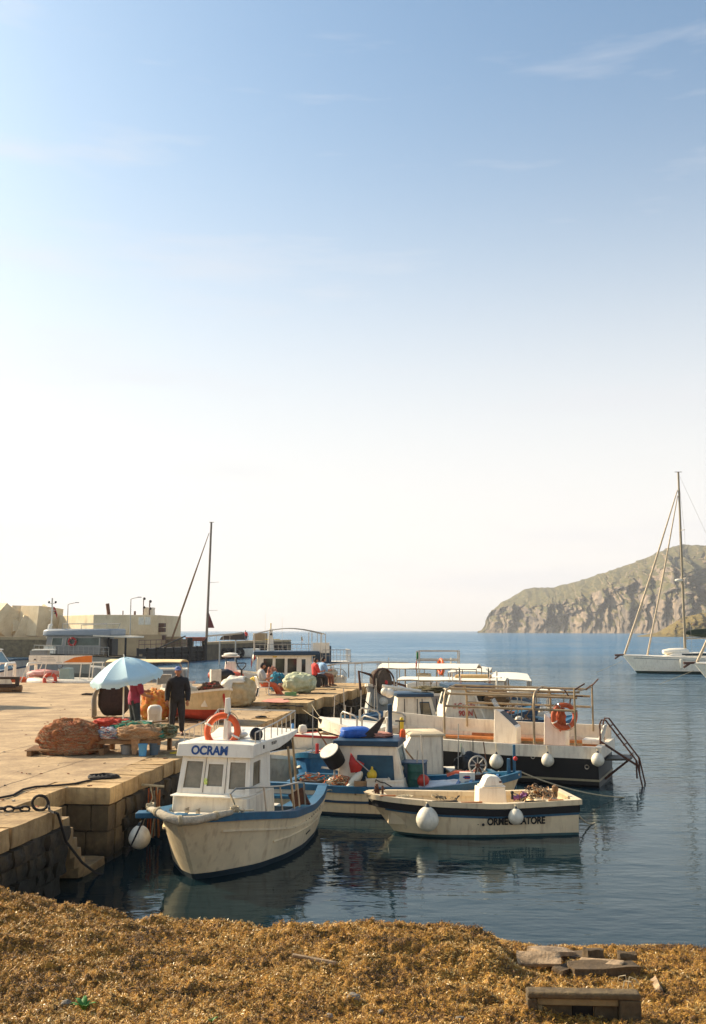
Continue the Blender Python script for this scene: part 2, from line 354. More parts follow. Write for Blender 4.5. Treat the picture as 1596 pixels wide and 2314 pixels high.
def make_ribbons(count=420000):
    r = np.random.RandomState(3)
    y = 8.6 + 4.9 * r.rand(count) ** .9; x = (r.rand(count) * 2 - 1) * (y * .40 + .3)
    i = np.clip(np.searchsorted(bys, y) - 1, 0, len(bys) - 2); j = np.clip(np.searchsorted(bxs, x) - 1, 0, len(bxs) - 2)
    z = BZ[i, j]; ok = z > -.03; x, y, z = x[ok], y[ok], z[ok]; n = len(x)
    ln = r.uniform(.012, .046, n) ** 1.0; wd = r.uniform(.0011, .0032, n); az = r.rand(n) * 2 * np.pi; tilt = np.abs(r.normal(0, .5, n)); roll = r.normal(0, .7, n)
    d = np.stack([np.cos(az) * np.cos(tilt), np.sin(az) * np.cos(tilt), np.sin(tilt)], -1)
    sd = np.stack([-np.sin(az) * np.cos(roll), np.cos(az) * np.cos(roll), np.sin(roll)], -1)
    c = np.stack([x, y, z + .004 + ln * np.sin(tilt) * .3], -1)
    bend = np.stack([np.zeros(n), np.zeros(n), ln * r.uniform(.02, .25, n)], -1)
    a = c - d * ln[:, None] / 2; e = c + d * ln[:, None] / 2; w = sd * wd[:, None]
    P = np.stack([a - w, a + w, c + bend + w, c + bend - w, e + w, e - w], 1).reshape(-1, 3)
    k = np.arange(n)[:, None] * 6; F = np.concatenate([k + np.array([[0, 3, 2, 1]]), k + np.array([[3, 5, 4, 2]])], 1).reshape(-1, 4)
    me = bpy.data.meshes.new('dry_seagrass'); me.vertices.add(len(P)); me.vertices.foreach_set('co', P.astype('f').ravel())
    me.loops.add(F.size); me.loops.foreach_set('vertex_index', F.astype('i').ravel()); me.polygons.add(len(F)); me.polygons.foreach_set('loop_start', np.arange(0, F.size, 4).astype('i')); me.update(calc_edges=True)
    for nm, c1, ro in (('seagrass_gold', (212, 160, 58), .5), ('seagrass_brown', (150, 104, 38), .6), ('seagrass_straw', (218, 186, 116), .35), ('seagrass_dark', (62, 44, 24), .7)):
        me.materials.append(mat(nm, c1, ro, .3, 3))
    wet = np.array([noise.noise(Vector((a * 1.1, b_ * 2.2, 21))) + .6 * noise.noise(Vector((a * 4, b_ * 6, 5))) for a, b_ in zip(x[::1], y[::1])]); u = r.rand(n) - np.clip(wet, -.3, .6) * .8
    mi = np.where(u > .86, 2, np.where(u > .44, 0, np.where(u > .10, 1, 3))); me.polygons.foreach_set('material_index', np.repeat(mi, 2).astype('i'))
    o = bpy.data.objects.new('dry_seagrass', me); COL.objects.link(o); o['kind'] = 'stuff'
    tag(o, 'golden brown drifts of dry seagrass leaves covering the beach', 'seagrass')
make_ribbons()

# --- quay
QA = rad(7.4); QO = Vector((-4.26, 17.85, 0)); QZ = 1.27
def Q(u, v, z=QZ): return Vector((QO.x + u * math.sin(QA) + v * math.cos(QA), QO.y + u * math.cos(QA) - v * math.sin(QA), z))
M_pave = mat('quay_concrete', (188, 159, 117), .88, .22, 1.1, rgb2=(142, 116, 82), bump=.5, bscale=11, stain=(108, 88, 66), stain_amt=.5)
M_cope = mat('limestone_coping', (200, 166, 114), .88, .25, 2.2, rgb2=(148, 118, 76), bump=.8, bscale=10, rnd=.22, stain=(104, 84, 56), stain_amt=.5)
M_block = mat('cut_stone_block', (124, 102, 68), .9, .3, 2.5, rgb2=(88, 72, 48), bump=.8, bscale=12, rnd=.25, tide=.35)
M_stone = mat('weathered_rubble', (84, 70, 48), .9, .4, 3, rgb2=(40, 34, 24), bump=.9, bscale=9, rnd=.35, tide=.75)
M_core = mat('quay_core', (52, 44, 34), .95, .3, 3, bump=.6)
def stone_mesh(sx, sy, sz, seed, amt=.06, sub=2):
    """a rough block: subdivided box with its faces knocked about"""
    bm = bmesh.new(); bmesh.ops.create_cube(bm, size=1.0)
    bmesh.ops.subdivide_edges(bm, edges=bm.edges[:], cuts=sub - 1, use_grid_fill=True)
    for v in bm.verts:
        p = v.co * 2; k = max(abs(p.x), abs(p.y), abs(p.z)); ln = p.length
        q = v.co * (1 - .07 * max(0, ln - 1.15)) 
        q = Vector((q.x * sx, q.y * sy, q.z * sz)); n = noise.noise_vector(Vector((v.co.x * 1.7 + seed * 5.1, v.co.y * 1.7, v.co.z * 1.7 + seed)))
        v.co = q + n * amt * min(sx, sy, sz)
    me = bpy.data.meshes.new('stone'); bm.to_mesh(me); bm.free()
    me.polygons.foreach_set('use_smooth', [True] * len(me.polygons)); me.set_sharp_from_angle(angle=rad(50)); return me
def put(name, me, parent, loc, m=None, rot=(0, 0, 0)):
    o = bpy.data.objects.new(name, me); COL.objects.link(o); o.parent = parent; o.location = loc; o.rotation_euler = rot
    if m is not None and not me.materials: me.materials.append(m)
    return o
quay = None
def make_quay():
    global quay
    # local frame: x = outward over the water, y = along the edge
    b = MB()
    NW, NU0 = .77, -1.95
    CW = .72                                            # width of the coping strip
    outline = [(-60, -30), (-.10 - CW + .6, -30), (-.12, -30), (-.12, NU0 - .12), (-NW - .1, NU0 - .12), (-NW - .1, .12), (-.12, .12), (-.12, 17.1), (-.8, 17.1), (-.8, 33.6), (-60, 33.6)]
    b.prism(outline, -1.6, QZ - .30)
    quay = b.obj('quay', M_core, loc=QO, rz=-QA, smooth=False); quay['kind'] = 'structure'
    # pavement sheet (behind the coping)
    p = MB(); pv = [(-60, -30), (-CW, -30), (-CW, NU0), (-NW - .02 - .45, NU0), (-NW - .02 - .45, .55), (-CW, .55), (-CW, 17.25), (-1.3, 17.25), (-1.3, 33.6), (-60, 33.6)]
    p.prism(pv, QZ - .30, QZ - .004)
    p.obj('pavement', M_pave, quay, smooth=False)
    # coping stones, each its own block
    r = random.Random(5); meshes = [[stone_mesh(CW - .012, l, .29, 3 + i * 7 + int(l * 10), .07, 6) for i in range(2)] for l in (.55, .7, .85, 1.0)]
    def run(u0, u1, v, w=CW, z=QZ):
        u = u0
        while u < u1 - .3:
            i = r.randrange(4); l = (.55, .7, .85, 1.0)[i]
            if u + l > u1: l2 = u1 - u
            else: l2 = l
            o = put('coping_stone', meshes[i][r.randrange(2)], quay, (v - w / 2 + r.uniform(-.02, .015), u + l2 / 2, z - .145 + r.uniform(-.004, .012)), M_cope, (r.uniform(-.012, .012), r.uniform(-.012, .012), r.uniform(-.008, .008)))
            o.scale = (w / CW, l2 / l * .985, 1); u += l2
    run(.62, 17.25, .02); run(-7.6, NU0, .0)
    # stones round the stair notch
    put('coping_stone', stone_mesh(NW + .45, .62, .29, 21, .03, 5), quay, (-(NW + .45) / 2 + .03, .31, QZ - .145), M_cope)
    for k in range(3): put('coping_stone', stone_mesh(.44, .64, .29, 31 + k, .03, 4), quay, (-NW - .24, NU0 + .33 + k * .65, QZ - .148), M_cope)
    # cut blocks under the corner (end face of the notch) and along the notch's inner side
    z = QZ - .30
    for k, (hh, cuts) in enumerate(((.45, (.45, .32)), (.43, (.36, .41)), (.45, (.5, .27)))):
        x = -NW + .0
        for c in cuts:
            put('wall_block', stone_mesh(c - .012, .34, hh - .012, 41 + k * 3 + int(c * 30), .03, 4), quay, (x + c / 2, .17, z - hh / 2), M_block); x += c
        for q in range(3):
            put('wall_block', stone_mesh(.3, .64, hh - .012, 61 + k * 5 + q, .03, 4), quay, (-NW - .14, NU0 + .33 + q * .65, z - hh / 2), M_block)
        put('wall_block', stone_mesh(.3, .5, hh - .015, 77 + k, .05, 4), quay, (-.14, .60, z - hh / 2), M_block)
        z -= hh
    # steps going down along the edge
    n = 6
    for k in range(n):
        top = QZ - .19 * (k + 1); y0 = NU0 + .10 + .17 * k
        put('step', stone_mesh(NW - .02, .26 if k < n - 1 else .95, .3 if k < n - 1 else .5, 91 + k, .05, 4), quay, (-NW / 2, y0 + (.09 if k < n - 1 else .47), top - (.15 if k < n - 1 else .25)), mat('step_stone', (164, 138, 96), .9, .3, 2.5, rgb2=(122, 100, 68), bump=.8, bscale=12, rnd=.2, tide=.1))
    # rubble wall under the coping
    def rubble(u0, u1, v, ztop, zbot):
        z = ztop; row = 0
        while z > zbot:
            h = r.uniform(.22, .34); u = u0 + r.uniform(-.2, 0)
            while u < u1:
                l = r.uniform(.24, .52)
                if u + l > u0 + .05:
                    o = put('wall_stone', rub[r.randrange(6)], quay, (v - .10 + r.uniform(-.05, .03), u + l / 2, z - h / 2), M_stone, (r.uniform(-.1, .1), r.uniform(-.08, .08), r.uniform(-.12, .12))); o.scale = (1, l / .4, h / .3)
                u += l
            z -= h; row += 1
    rub = [stone_mesh(.3, .4, .3, 120 + i, .16, 4) for i in range(6)]
    rubble(.85, 17.1, 0, QZ - .30, -.1); rubble(-5.9, NU0 - .1, -.02, QZ - .30, -.25); rubble(17.2, 18.9, -.5, QZ - .1, .1); rubble(19.0, 22.4, .08, QZ - .27, .1); rubble(22.4, 26.4, .5, QZ - .27, .1); rubble(26.4, 33, .78, QZ - .27, .1)
    put('wall_stone', stone_mesh(.6, .3, .3, 150, .16, 4), quay, (-.45, NU0 + .1, QZ - .55), M_stone)
    put('wall_stone', stone_mesh(.5, .3, .3, 151, .16, 4), quay, (-.45, NU0 + .25, QZ - .85), M_stone)
    # raised slabs at the far end
    s = MB(); s.prism([(-2.4, 19.0), (-1.0, 19.0), (-1.0, 33.0), (-2.4, 33.0)], QZ - .10, QZ + .13); s.obj('raised_slab', M_pave, quay, smooth=False, bevel=.02)
    for k, (u0, u1, v) in enumerate(((19.0, 20.6, .18), (20.6, 22.4, .24), (22.4, 24.4, .58), (24.4, 26.4, .66), (26.4, 28.2, .84), (28.2, 30.4, .9), (30.4, 33, .95))):
        put('coping_stone', stone_mesh(v + 1.0, u1 - u0 - .02, .40, 170 + k, .03, 5), quay, ((v - 1.0) / 2, (u0 + u1) / 2, QZ + .13 - .2 + .005 * (k % 2)), M_cope)
    c = MB(); c.prism([(-.8, 17.15), (-.5, 17.15), (-.5, 33.2), (-.8, 33.2)], -1.5, QZ - .27); c.prism([(-.5, 19.1), (-.05, 19.1), (-.05, 22.5), (.38, 22.5), (.38, 26.5), (.66, 26.5), (.66, 33.1), (-.5, 33.1)], -1.5, QZ - .29); c.obj('footing', M_core, quay, smooth=False)
    # open joints and cracks of the pavement
    j = MB()
    for (u0, v0, u1, v1) in ((-7, -1.9, 17, -2.0), (-7, -4.2, 33, -4.4), (-7, -8.2, 33, -8.0), (-7, -13.2, 33, -13.0), (4.5, -60, 4.6, -.75), (11.5, -60, 11.6, -.8), (20.5, -60, 20.3, -2.5), (27.5, -60, 27.5, -2.5), (1.5, -4.2, 3.9, -1.1), (7, -2, 9.5, -5.8), (13, -9, 15.4, -4.1)):
        a = Vector((v0, u0, QZ)); bb = Vector((v1, u1, QZ)); k = 40; pts = [a.lerp(bb, i / k) + Vector((noise.noise(Vector((i * .7, u0, 1))) * .09, noise.noise(Vector((i * .7, u0, 5))) * .09, 0)) for i in range(k + 1)]
        for i in range(k):
            d = (pts[i + 1] - pts[i]).normalized(); w = Vector((-d.y, d.x, 0)) * (.006 + .006 * abs(noise.noise(Vector((i * 1.3, v0, 2)))))
            j.add([pts[i] - w, pts[i] + w, pts[i + 1] + w, pts[i + 1] - w], [(0, 3, 2, 1)])
    j.obj('joint_line', mat('pavement_joint', (92, 74, 54), .95, .3, 8), quay, smooth=False)
make_quay()

# --- headland across the bay
def ground_mat(name, rock, scrub, steep0, steep1, sc):
    m, N, L, b = node_mat(name); b.inputs['Roughness'].default_value = .95
    tc = N.new('ShaderNodeTexCoord'); ge = N.new('ShaderNodeNewGeometry'); sp = N.new('ShaderNodeSeparateXYZ'); L.new(ge.outputs['Normal'], sp.inputs[0])
    def nz(s, d=8, st=(1, 1, 1)):
        mp = N.new('ShaderNodeMapping'); mp.inputs['Scale'].default_value = st; L.new(tc.outputs['Object'], mp.inputs['Vector'])
        n = N.new('ShaderNodeTexNoise'); n.inputs['Scale'].default_value = s; n.inputs['Detail'].default_value = d; n.inputs['Roughness'].default_value = .65; L.new(mp.outputs[0], n.inputs['Vector']); return n.outputs['Fac']
    def ramp(fac, a, bb, p0=.35, p1=.65):
        r = N.new('ShaderNodeValToRGB'); r.color_ramp.elements[0].position = p0; r.color_ramp.elements[1].position = p1
        r.color_ramp.elements[0].color = (*a, 1); r.color_ramp.elements[1].color = (*bb, 1); L.new(fac, r.inputs['Fac']); return r.outputs['Color']
    ro = ramp(nz(.06 * sc, 9, (1, 1, .35)), lin(rock[0]), lin(rock[1])); gr = ramp(nz(.09 * sc, 10), lin(scrub[0]), lin(scrub[1]), .42, .58)
    ad = N.new('ShaderNodeMath'); ad.operation = 'ADD'; L.new(sp.outputs['Z'], ad.inputs[0])
    mu = N.new('ShaderNodeMath'); mu.operation = 'MULTIPLY_ADD'; L.new(nz(.03 * sc, 7), mu.inputs[0]); mu.inputs[1].default_value = .9; mu.inputs[2].default_value = -.45; L.new(mu.outputs[0], ad.inputs[1])
    mr = N.new('ShaderNodeMapRange'); mr.inputs['From Min'].default_value = steep0; mr.inputs['From Max'].default_value = steep1; L.new(ad.outputs[0], mr.inputs['Value'])
    mx = N.new('ShaderNodeMixRGB'); L.new(mr.outputs[0], mx.inputs[0]); L.new(ro, mx.inputs[1]); L.new(gr, mx.inputs[2]); L.new(mx.outputs[0], b.inputs['Base Color'])
    bp = N.new('ShaderNodeBump'); bp.inputs['Strength'].default_value = .9; bp.inputs['Distance'].default_value = 6 / sc; L.new(nz(.12 * sc, 10), bp.inputs['Height']); L.new(bp.outputs[0], b.inputs['Normal'])
    return m
def make_headland():
    S = [(1080, 1426), (1088, 1423), (1096, 1412), (1106, 1394), (1116, 1378), (1130, 1364), (1150, 1352), (1170, 1342), (1184, 1332), (1196, 1329), (1250, 1327), (1290, 1318), (1330, 1306), (1400, 1283), (1450, 1266), (1490, 1248), (1520, 1236), (1545, 1231), (1570, 1233), (1596, 1232), (1680, 1212), (1800, 1205), (2000, 1225), (2300, 1260)]
    px = np.concatenate([np.linspace(1080, 1620, 300), np.linspace(1625, 2300, 90)]); sy = np.interp(px, [a for a, _ in S], [b for _, b in S])
    vs = []; nj = 90
    for i, (x, y) in enumerate(zip(px, sy)):
        D = np.interp(x, [1080, 1200, 1400, 1600, 2300], [1750, 1650, 1450, 1250, 900]); set_ = np.interp(x, [1080, 1110, 1200, 1400, 1600, 2300], [40, 120, 300, 420, 480, 520])
        y2 = y + 2.2 * noise.fractal(Vector((x * .05, 3, 0)), 1.0, 2.0, 5)
        top = W(x, y2, D + set_); foot = W(x, 1430, D); foot.z = -3
        cl = np.interp(x, [1080, 1120, 1200, 1350, 1500, 1600, 2300], [.92, .85, .55, .62, .62, .45, .4])   # how much of the height is cliff
        for j in range(nj):
            t = j / (nj - 1)
            if t < .55: q = t / .55; f = q * .09 + .04 * q * q; h = cl * (q ** .85)
            else: q = (t - .55) / .45; f = .13 + .87 * q; h = cl + (1 - cl) * (1 - (1 - q) ** 1.35)
            p = foot.lerp(top, f); p.z = -3 + (top.z + 3) * h
            w = math.sin(math.pi * min(1, t * 1.02)) ** .7
            big = noise.fractal(Vector((x * .016, t * .7 + 4, 1)), 1.0, 2.0, 3); gul = 1.3 * abs(noise.fractal(Vector((x * .020 + .9 * t, t * 1.1 + .2 * noise.noise(Vector((x * .01, t, 3))), 6)), .9, 2.2, 4)) ; fine = noise.fractal(Vector((x * .11, t * 6, 2)), .8, 2.1, 5)
            k = (top.z + 3) / 125
            p += Vector((noise.noise(Vector((x * .04, t * 3, 9))) * 14, (big * 70 - gul * 36 + fine * 40), fine * 7 * (0 if t > .97 else 1))) * w * k
            if j == nj - 1: p = Vector(top)
            vs.append(p)
        vs.append(Vector((top.x + 60, top.y + 500, -3)))
    n = nj + 1; k = len(px); mb = MB(); mb.add(vs, [(i * n + j, (i + 1) * n + j, (i + 1) * n + j + 1, i * n + j + 1) for i in range(k - 1) for j in range(n - 1)])
    m = ground_mat('headland_rock', ((88, 80, 72), (158, 136, 110)), ((76, 76, 38), (108, 96, 54)), .34, .52, 1.0)
    o = mb.obj('headland', m, kind='structure', ang=180)
    # low brown point nearer the camera
    vs = []; S2 = [(1440, 1438), (1470, 1432), (1495, 1428), (1515, 1412), (1540, 1397), (1570, 1389), (1600, 1386), (1700, 1370), (1900, 1350)]
    px = np.linspace(1440, 1900, 120); sy = np.interp(px, [a for a, _ in S2], [b for _, b in S2]); nj = 26
    for x, y in zip(px, sy):
        D = 640; top = W(x, y + 1.5 * noise.fractal(Vector((x * .12, 1, 0)), 1, 2, 4), D + 60); foot = W(x, 1437, D); foot.z = -1.0
        if top.z < -.5: top.z = -.5
        for j in range(nj):
            t = j / (nj - 1); p = foot.lerp(top, t); p.z = -1 + (top.z + 1) * min(1, t * 1.25) ** .7 if t < 1 else top.z
            k = (top.z + 1) / 14; f = noise.fractal(Vector((x * .12, t * 4, 3)), .9, 2, 5); p += Vector((0, f * 14 - abs(noise.noise(Vector((x * .1, t, 8)))) * 18, f * 1.4)) * k * math.sin(math.pi * t)
            vs.append(p)
        vs.append(Vector((top.x + 20, top.y + 120, -2)))
    n = nj + 1; mb = MB(); mb.add(vs, [(i * n + j, (i + 1) * n + j, (i + 1) * n + j + 1, i * n + j + 1) for i in range(len(px) - 1) for j in range(n - 1)])
    m2 = ground_mat('brown_point_rock', ((84, 62, 44), (130, 100, 72)), ((92, 80, 36), (128, 108, 52)), .4, .6, 6.0)
    mb.obj('rocky_point', m2, kind='structure', ang=180)
    for k, (x, y, w) in enumerate(((1452, 1431, 3.2), (1488, 1433, 5), (1515, 1434, 6))):
        me = stone_mesh(w, w * .7, 2.4, 300 + k, .2, 5); o = put('sea_rock', me, None, G(x, y + 1, -.1), mat('sea_rock', (62, 48, 38), .9, .3, .5)); tag(o, ('small dark rock standing alone in the sea before the headland', 'low dark rock in the sea between the lone rock and the mast', 'wide dark rock in the sea at the foot of the brown point')[k], 'rock', 'rocks off the headland')
make_headland()

def make_litter():
    rr = random.Random(12); k = MB()
    for i in range(600):
        u = rr.uniform(-5, 31); v = -abs(rr.gauss(0, 5)) - .2; s = rr.uniform(.008, .03); p = Q(u, v, QZ + s * .25 + .002)
        k.box(p, (s * rr.uniform(1, 3), s, s * .5), rz=rr.uniform(0, 3), m=rr.randrange(3))
    o = k.obj('litter', [mat('litter_dark', (70, 56, 42), .9, .3, 9), mat('litter_pale', (200, 186, 160), .8, .2, 9), mat('litter_rust', (140, 84, 52), .9, .3, 9)], kind='stuff'); tag(o, 'scattered chips, cord ends and grit lying on the quay', 'litter')
make_litter()
# ------------------------------------------------------------------ boats
def interp(tab, s):
    xs = [a for a, _ in tab]; ys = [b for _, b in tab]
    return float(np.interp(s, xs, ys))
def smooth_tab(tab, n=60):
    xs = np.linspace(tab[0][0], tab[-1][0], n); y = np.interp(xs, [a for a, _ in tab], [b for _, b in tab])
    for _ in range(3): y[1:-1] = .25 * y[:-2] + .5 * y[1:-1] + .25 * y[2:]
    return list(zip(xs, y))
class Hull:
    """shell lofted through stations; local +x forward, bow at x = 0, z = 0 the waterline"""
    def __init__(s, L, plan, sheer, rake=.5, full=((0, .05), (.2, .35), (.5, .72), (1, .8)), p=.55, draft=.35, ns=30):
        s.L = L; s.plan = smooth_tab(plan); s.sheer = smooth_tab(sheer); s.rake = rake; s.full = full; s.p = p; s.draft = draft; s.ns = ns
    def hw(s, t): return interp(s.plan, t * s.L)
    def zs(s, t): return interp(s.sheer, t * s.L)
    def pt(s, t, z, side):
        zsh = s.zs(t); k = max(0, (z + s.draft) / (zsh + s.draft)); f = interp(s.full, t)
        h = s.hw(t) * (f + (1 - f) * k ** s.p) if k > 0 else 0
        if k < .3: h *= (k / .3) ** .5
        return Vector((-t * s.L - s.rake * (1 - min(1, max(0, z / zsh))) * max(0, 1 - t / .3) ** 1.2, side * h, z))
    def ts(s): return [(i / s.ns) ** 1.25 for i in range(s.ns + 1)]
    def build(s, parent, mats, boot=.08, sole=.15, th=.05, inside=True, t_in=.08, name='hull', waist=None):
        mb = MB(); rows = [-s.draft, -s.draft * .6, -.1, 0, boot, boot + .001]
        T = s.ts(); rings = []; fr = [.2, .4, .6, .8, 1.0]
        if waist: fr = sorted(set(fr + [waist, waist + .002]))
        for t in T:
            zz = rows + [boot + .001 + (s.zs(t) - boot - .001) * q for q in fr]
            rings.append([s.pt(t, z, 1) for z in reversed(zz)] + [s.pt(t, z, -1) for z in zz[1:]])
        n = len(rings[0]); k0 = len(mb.v)
        nz = len(rows) + len(fr)
        for i in range(len(rings) - 1):
            for j in range(n - 1):
                row = (nz - 2 - j) if j < nz - 1 else (j - nz + 1)       # index of the band from the keel
                m = 1 if row < 4 else 0
                if waist:
                    wi = len(rows) + fr.index(waist)
                    if row >= wi: m = 3
                mb.add([rings[i][j], rings[i + 1][j], rings[i + 1][j + 1], rings[i][j + 1]], [(3, 2, 1, 0)], m)
        r0 = rings[0]
        for j in range(nz - 1): mb.add([r0[j], r0[j + 1], r0[n - 2 - j], r0[n - 1 - j]], [(0, 1, 2, 3)], 1 if nz - 2 - j < 4 else 0)
        last = rings[-1]
        for j in range(nz - 1):
            a, b, c, d = last[j], last[j + 1], last[n - 2 - j], last[n - 1 - j]
            row = nz - 2 - j; mb.add([a, b, c, d], [(0, 3, 2, 1)], 1 if row < 4 else (3 if waist and row >= len(rows) + fr.index(waist) else 0))
        if inside:
            ri = []
            for t in T:
                if t < t_in: continue
                z = s.zs(t); h = max(.03, s.hw(t) - th); hb = max(.02, abs(s.pt(t, max(sole, .05), 1).y) - th); x = s.pt(t, z, 1).x - (0 if t < .97 else -th)
                if t > .97: x = -s.L + th
                ri.append([Vector((x, h, z)), Vector((x, (h + hb) / 2, (z + sole) / 2)), Vector((x, hb, sole)), Vector((x, -hb, sole)), Vector((x, -(h + hb) / 2, (z + sole) / 2)), Vector((x, -h, z))])
            for i in range(len(ri) - 1):
                for j in range(5): mb.add([ri[i][j], ri[i + 1][j], ri[i + 1][j + 1], ri[i][j + 1]], [(0, 1, 2, 3)], 2)
            mb.add(ri[0], [tuple(range(6))], 2); mb.add(ri[-1], [tuple(range(5, -1, -1))], 2)
        return mb.obj(name, mats, parent, ang=50)
    def rail(s, parent, m, w=.07, h=.09, out=.02, dz=0.0, name='gunwale', t0=0.0, t1=1.0, transom=True, z=None, t=None):
        mb = MB(); path = []
        for q in reversed(s.ts()):
            if t0 <= q <= t1: path.append((q, 1))
        for q in s.ts():
            if t0 <= q <= t1 and not (q == 0): path.append((q, -1))
        rings = []
        for q, sd in path:
            zz = s.zs(q) + dz if z is None else z; P = s.pt(q, zz, sd); o = Vector((out * max(0, 1 - q * 4), sd * out, 0)); i = Vector((0, -sd * w, 0)) if q > .02 else Vector((-w, 0, 0))
            if q <= .02: P.y *= .6
            rings.append([P + o + Vector((0, 0, h * .35)), P + o - Vector((0, 0, h * .65)), P + i - Vector((0, 0, h * .65)), P + i + Vector((0, 0, h * .35))])
        mb.loft(rings, True, True)
        if transom and t1 >= 1:
            z1 = s.zs(1) + dz if z is None else z; hb = s.pt(1, z1, 1).y; mb.box((-s.L + .0, 0, z1 - h * .15), (w + .02, 2 * hb, h * 1.02))
        return mb.obj(name, m, parent, ang=40)
    def deck(s, parent, m, t0, t1, dz=-.03, camber=.05, name='foredeck', th=.04, inset=.04):
        mb = MB(); T = [q for q in s.ts() if t0 <= q <= t1]; top = []
        for q in T:
            z = s.zs(q) + dz; h = max(.015, s.hw(q) - inset); x = s.pt(q, s.zs(q), 1).x - (.03 if q == 0 else 0)
            top.append([Vector((x, h * k, z + camber * (1 - k * k))) for k in (1, .6, 0, -.6, -1)])
        for i in range(len(top) - 1):
            for j in range(4): mb.add([top[i][j], top[i + 1][j], top[i + 1][j + 1], top[i][j + 1]], [(0, 1, 2, 3)])
        e = top[-1]; mb.add(e + [p - Vector((0, 0, th + .05)) for p in e], [(j, 5 + j, 6 + j, j + 1) for j in range(4)])
        return mb.obj(name, m, parent, ang=60)

def wall(mb, q, t, wins=(), m=0):
    """a wall plate on the quad q (bottom-left, bottom-right, top-right, top-left seen from outside) with openings cut through"""
    q = [Vector(p) for p in q]; n = (q[1] - q[0]).cross(q[3] - q[0]).normalized()
    P = lambda u, v: q[0] * (1 - u) * (1 - v) + q[1] * u * (1 - v) + q[2] * u * v + q[3] * (1 - u) * v
    us = sorted({0., 1.} | {w[0] for w in wins} | {w[2] for w in wins}); vs = sorted({0., 1.} | {w[1] for w in wins} | {w[3] for w in wins})
    for i in range(len(us) - 1):
        for j in range(len(vs) - 1):
            cu, cv = (us[i] + us[i + 1]) / 2, (vs[j] + vs[j + 1]) / 2
            if any(w[0] < cu < w[2] and w[1] < cv < w[3] for w in wins): continue
            c = [P(us[i], vs[j]), P(us[i + 1], vs[j]), P(us[i + 1], vs[j + 1]), P(us[i], vs[j + 1])]
            mb.add(c, [(0, 1, 2, 3)], m); mb.add([p - n * t for p in c], [(3, 2, 1, 0)], m)
    edge = [P(0, 0), P(1, 0), P(1, 1), P(0, 1)]
    for a in range(4): b = (a + 1) % 4; mb.add([edge[a], edge[b], edge[b] - n * t, edge[a] - n * t], [(3, 2, 1, 0)], m)
    out = []
    for w in wins:
        c = [P(w[0], w[1]), P(w[2], w[1]), P(w[2], w[3]), P(w[0], w[3])]
        for a in range(4): b = (a + 1) % 4; mb.add([c[a], c[b], c[b] - n * t, c[a] - n * t], [(0, 1, 2, 3)], m)
        out.append((c, n))
    return out
def windows(parent, wins, glass, frame=None, t=.04, fw=.025, pane='window'):
    for c, n in wins:
        mb = MB(); mb.slab([p - n * (t * .55) for p in c], .006); g = mb.obj(pane, glass, parent, smooth=False)
        if frame is not None:
            f = MB(); ctr = sum(c, Vector()) / 4
            for a in range(4):
                b = (a + 1) % 4; pa, pb = c[a] + n * .006, c[b] + n * .006; ia = pa + (ctr - pa).normalized() * fw * 1.4; ib = pb + (ctr - pb).normalized() * fw * 1.4
                f.slab([pa, pb, ib, ia], .018)
            f.obj('window_frame', frame, g, smooth=False)
def fender_ball(parent_pt, r, label, top=None, cone=M_navy, scale=1.12):
    t = thing('fender', label, 'fender', parent_pt, 0, 'round fenders hanging on the boats')
    mb = MB(); pr = [(0, -r)]
    for i in range(1, 14): a = math.pi * i / 14; pr.append((r * math.sin(a) * (1 - .12 * max(0, math.cos(math.pi - a)) ), -r * math.cos(a) * (scale if a > math.pi / 2 else 1)))
    pr.append((r * .12, r * scale + .005)); mb.lathe(pr, n=20); mb.obj('ball', M_fend, t)
    c = MB(); c.lathe([(r * .34, r * .95), (r * .26, r * 1.05), (r * .12, r * 1.32), (r * .08, r * 1.36)], n=14); c.obj('cap', cone, t)
    if top is not None:
        l = MB(); l.rod((0, 0, r * 1.34), Vector(top) - Vector(parent_pt), .012); l.obj('lanyard', M_rope, t)
    return t
def lifering(label, loc, axis, R=.31, r=.062, m=M_orange, group=None, name='life_ring'):
    t = thing(name, label, 'life ring', loc, 0, group); ax = Vector(axis).normalized(); u = ax.orthogonal().normalized(); w = ax.cross(u)
    mb = MB(); mb.tube([(u * math.cos(a) + w * math.sin(a)) * R for a in [2 * math.pi * i / 36 for i in range(36)]], r, 12, closed=True); mb.obj('ring', m, t)
    g = MB(); rr = R + r + .012
    pts = []
    for i in range(48): a = 2 * math.pi * i / 48; k = 1 + .05 * math.sin(4 * a + .5); pts.append((u * math.cos(a) + w * math.sin(a)) * rr * k)
    g.tube(pts, .008, 5, closed=True); g.obj('grab_line', M_rope, t)
    for k in range(4):
        a = k * math.pi / 2 + .4; c = (u * math.cos(a) + w * math.sin(a)) * R; ta = (w * math.cos(a) - u * math.sin(a)); b = MB()
        b.tube([c + (ax * math.cos(q) + (u * math.cos(a) + w * math.sin(a)) * math.sin(q)) * (r + .004) for q in [2 * math.pi * i / 10 for i in range(10)]], .02, 5, closed=True); b.obj('reflective_band', M_white if k % 2 else M_steel, t)
    return t
def coil(c, R=.25, n=5, r=.012, seed=1, jit=.25, z=.0, turns=26):
    rr = random.Random(seed); pts = []
    for i in range(n * turns):
        a = 2 * math.pi * i / turns; q = R * (.55 + .45 * noise.cell(Vector((i // turns + .5, seed + .5, .5)))) * (1 + jit * noise.noise(Vector((i * .11, seed, 0)))); pts.append(Vector(c) + Vector((q * math.cos(a) * (1 + .15 * math.sin(seed)), q * math.sin(a) * .8, z + r + .035 * abs(noise.noise(Vector((i * .17, seed, 4)))) + .004 * i / turns)))
    return pts
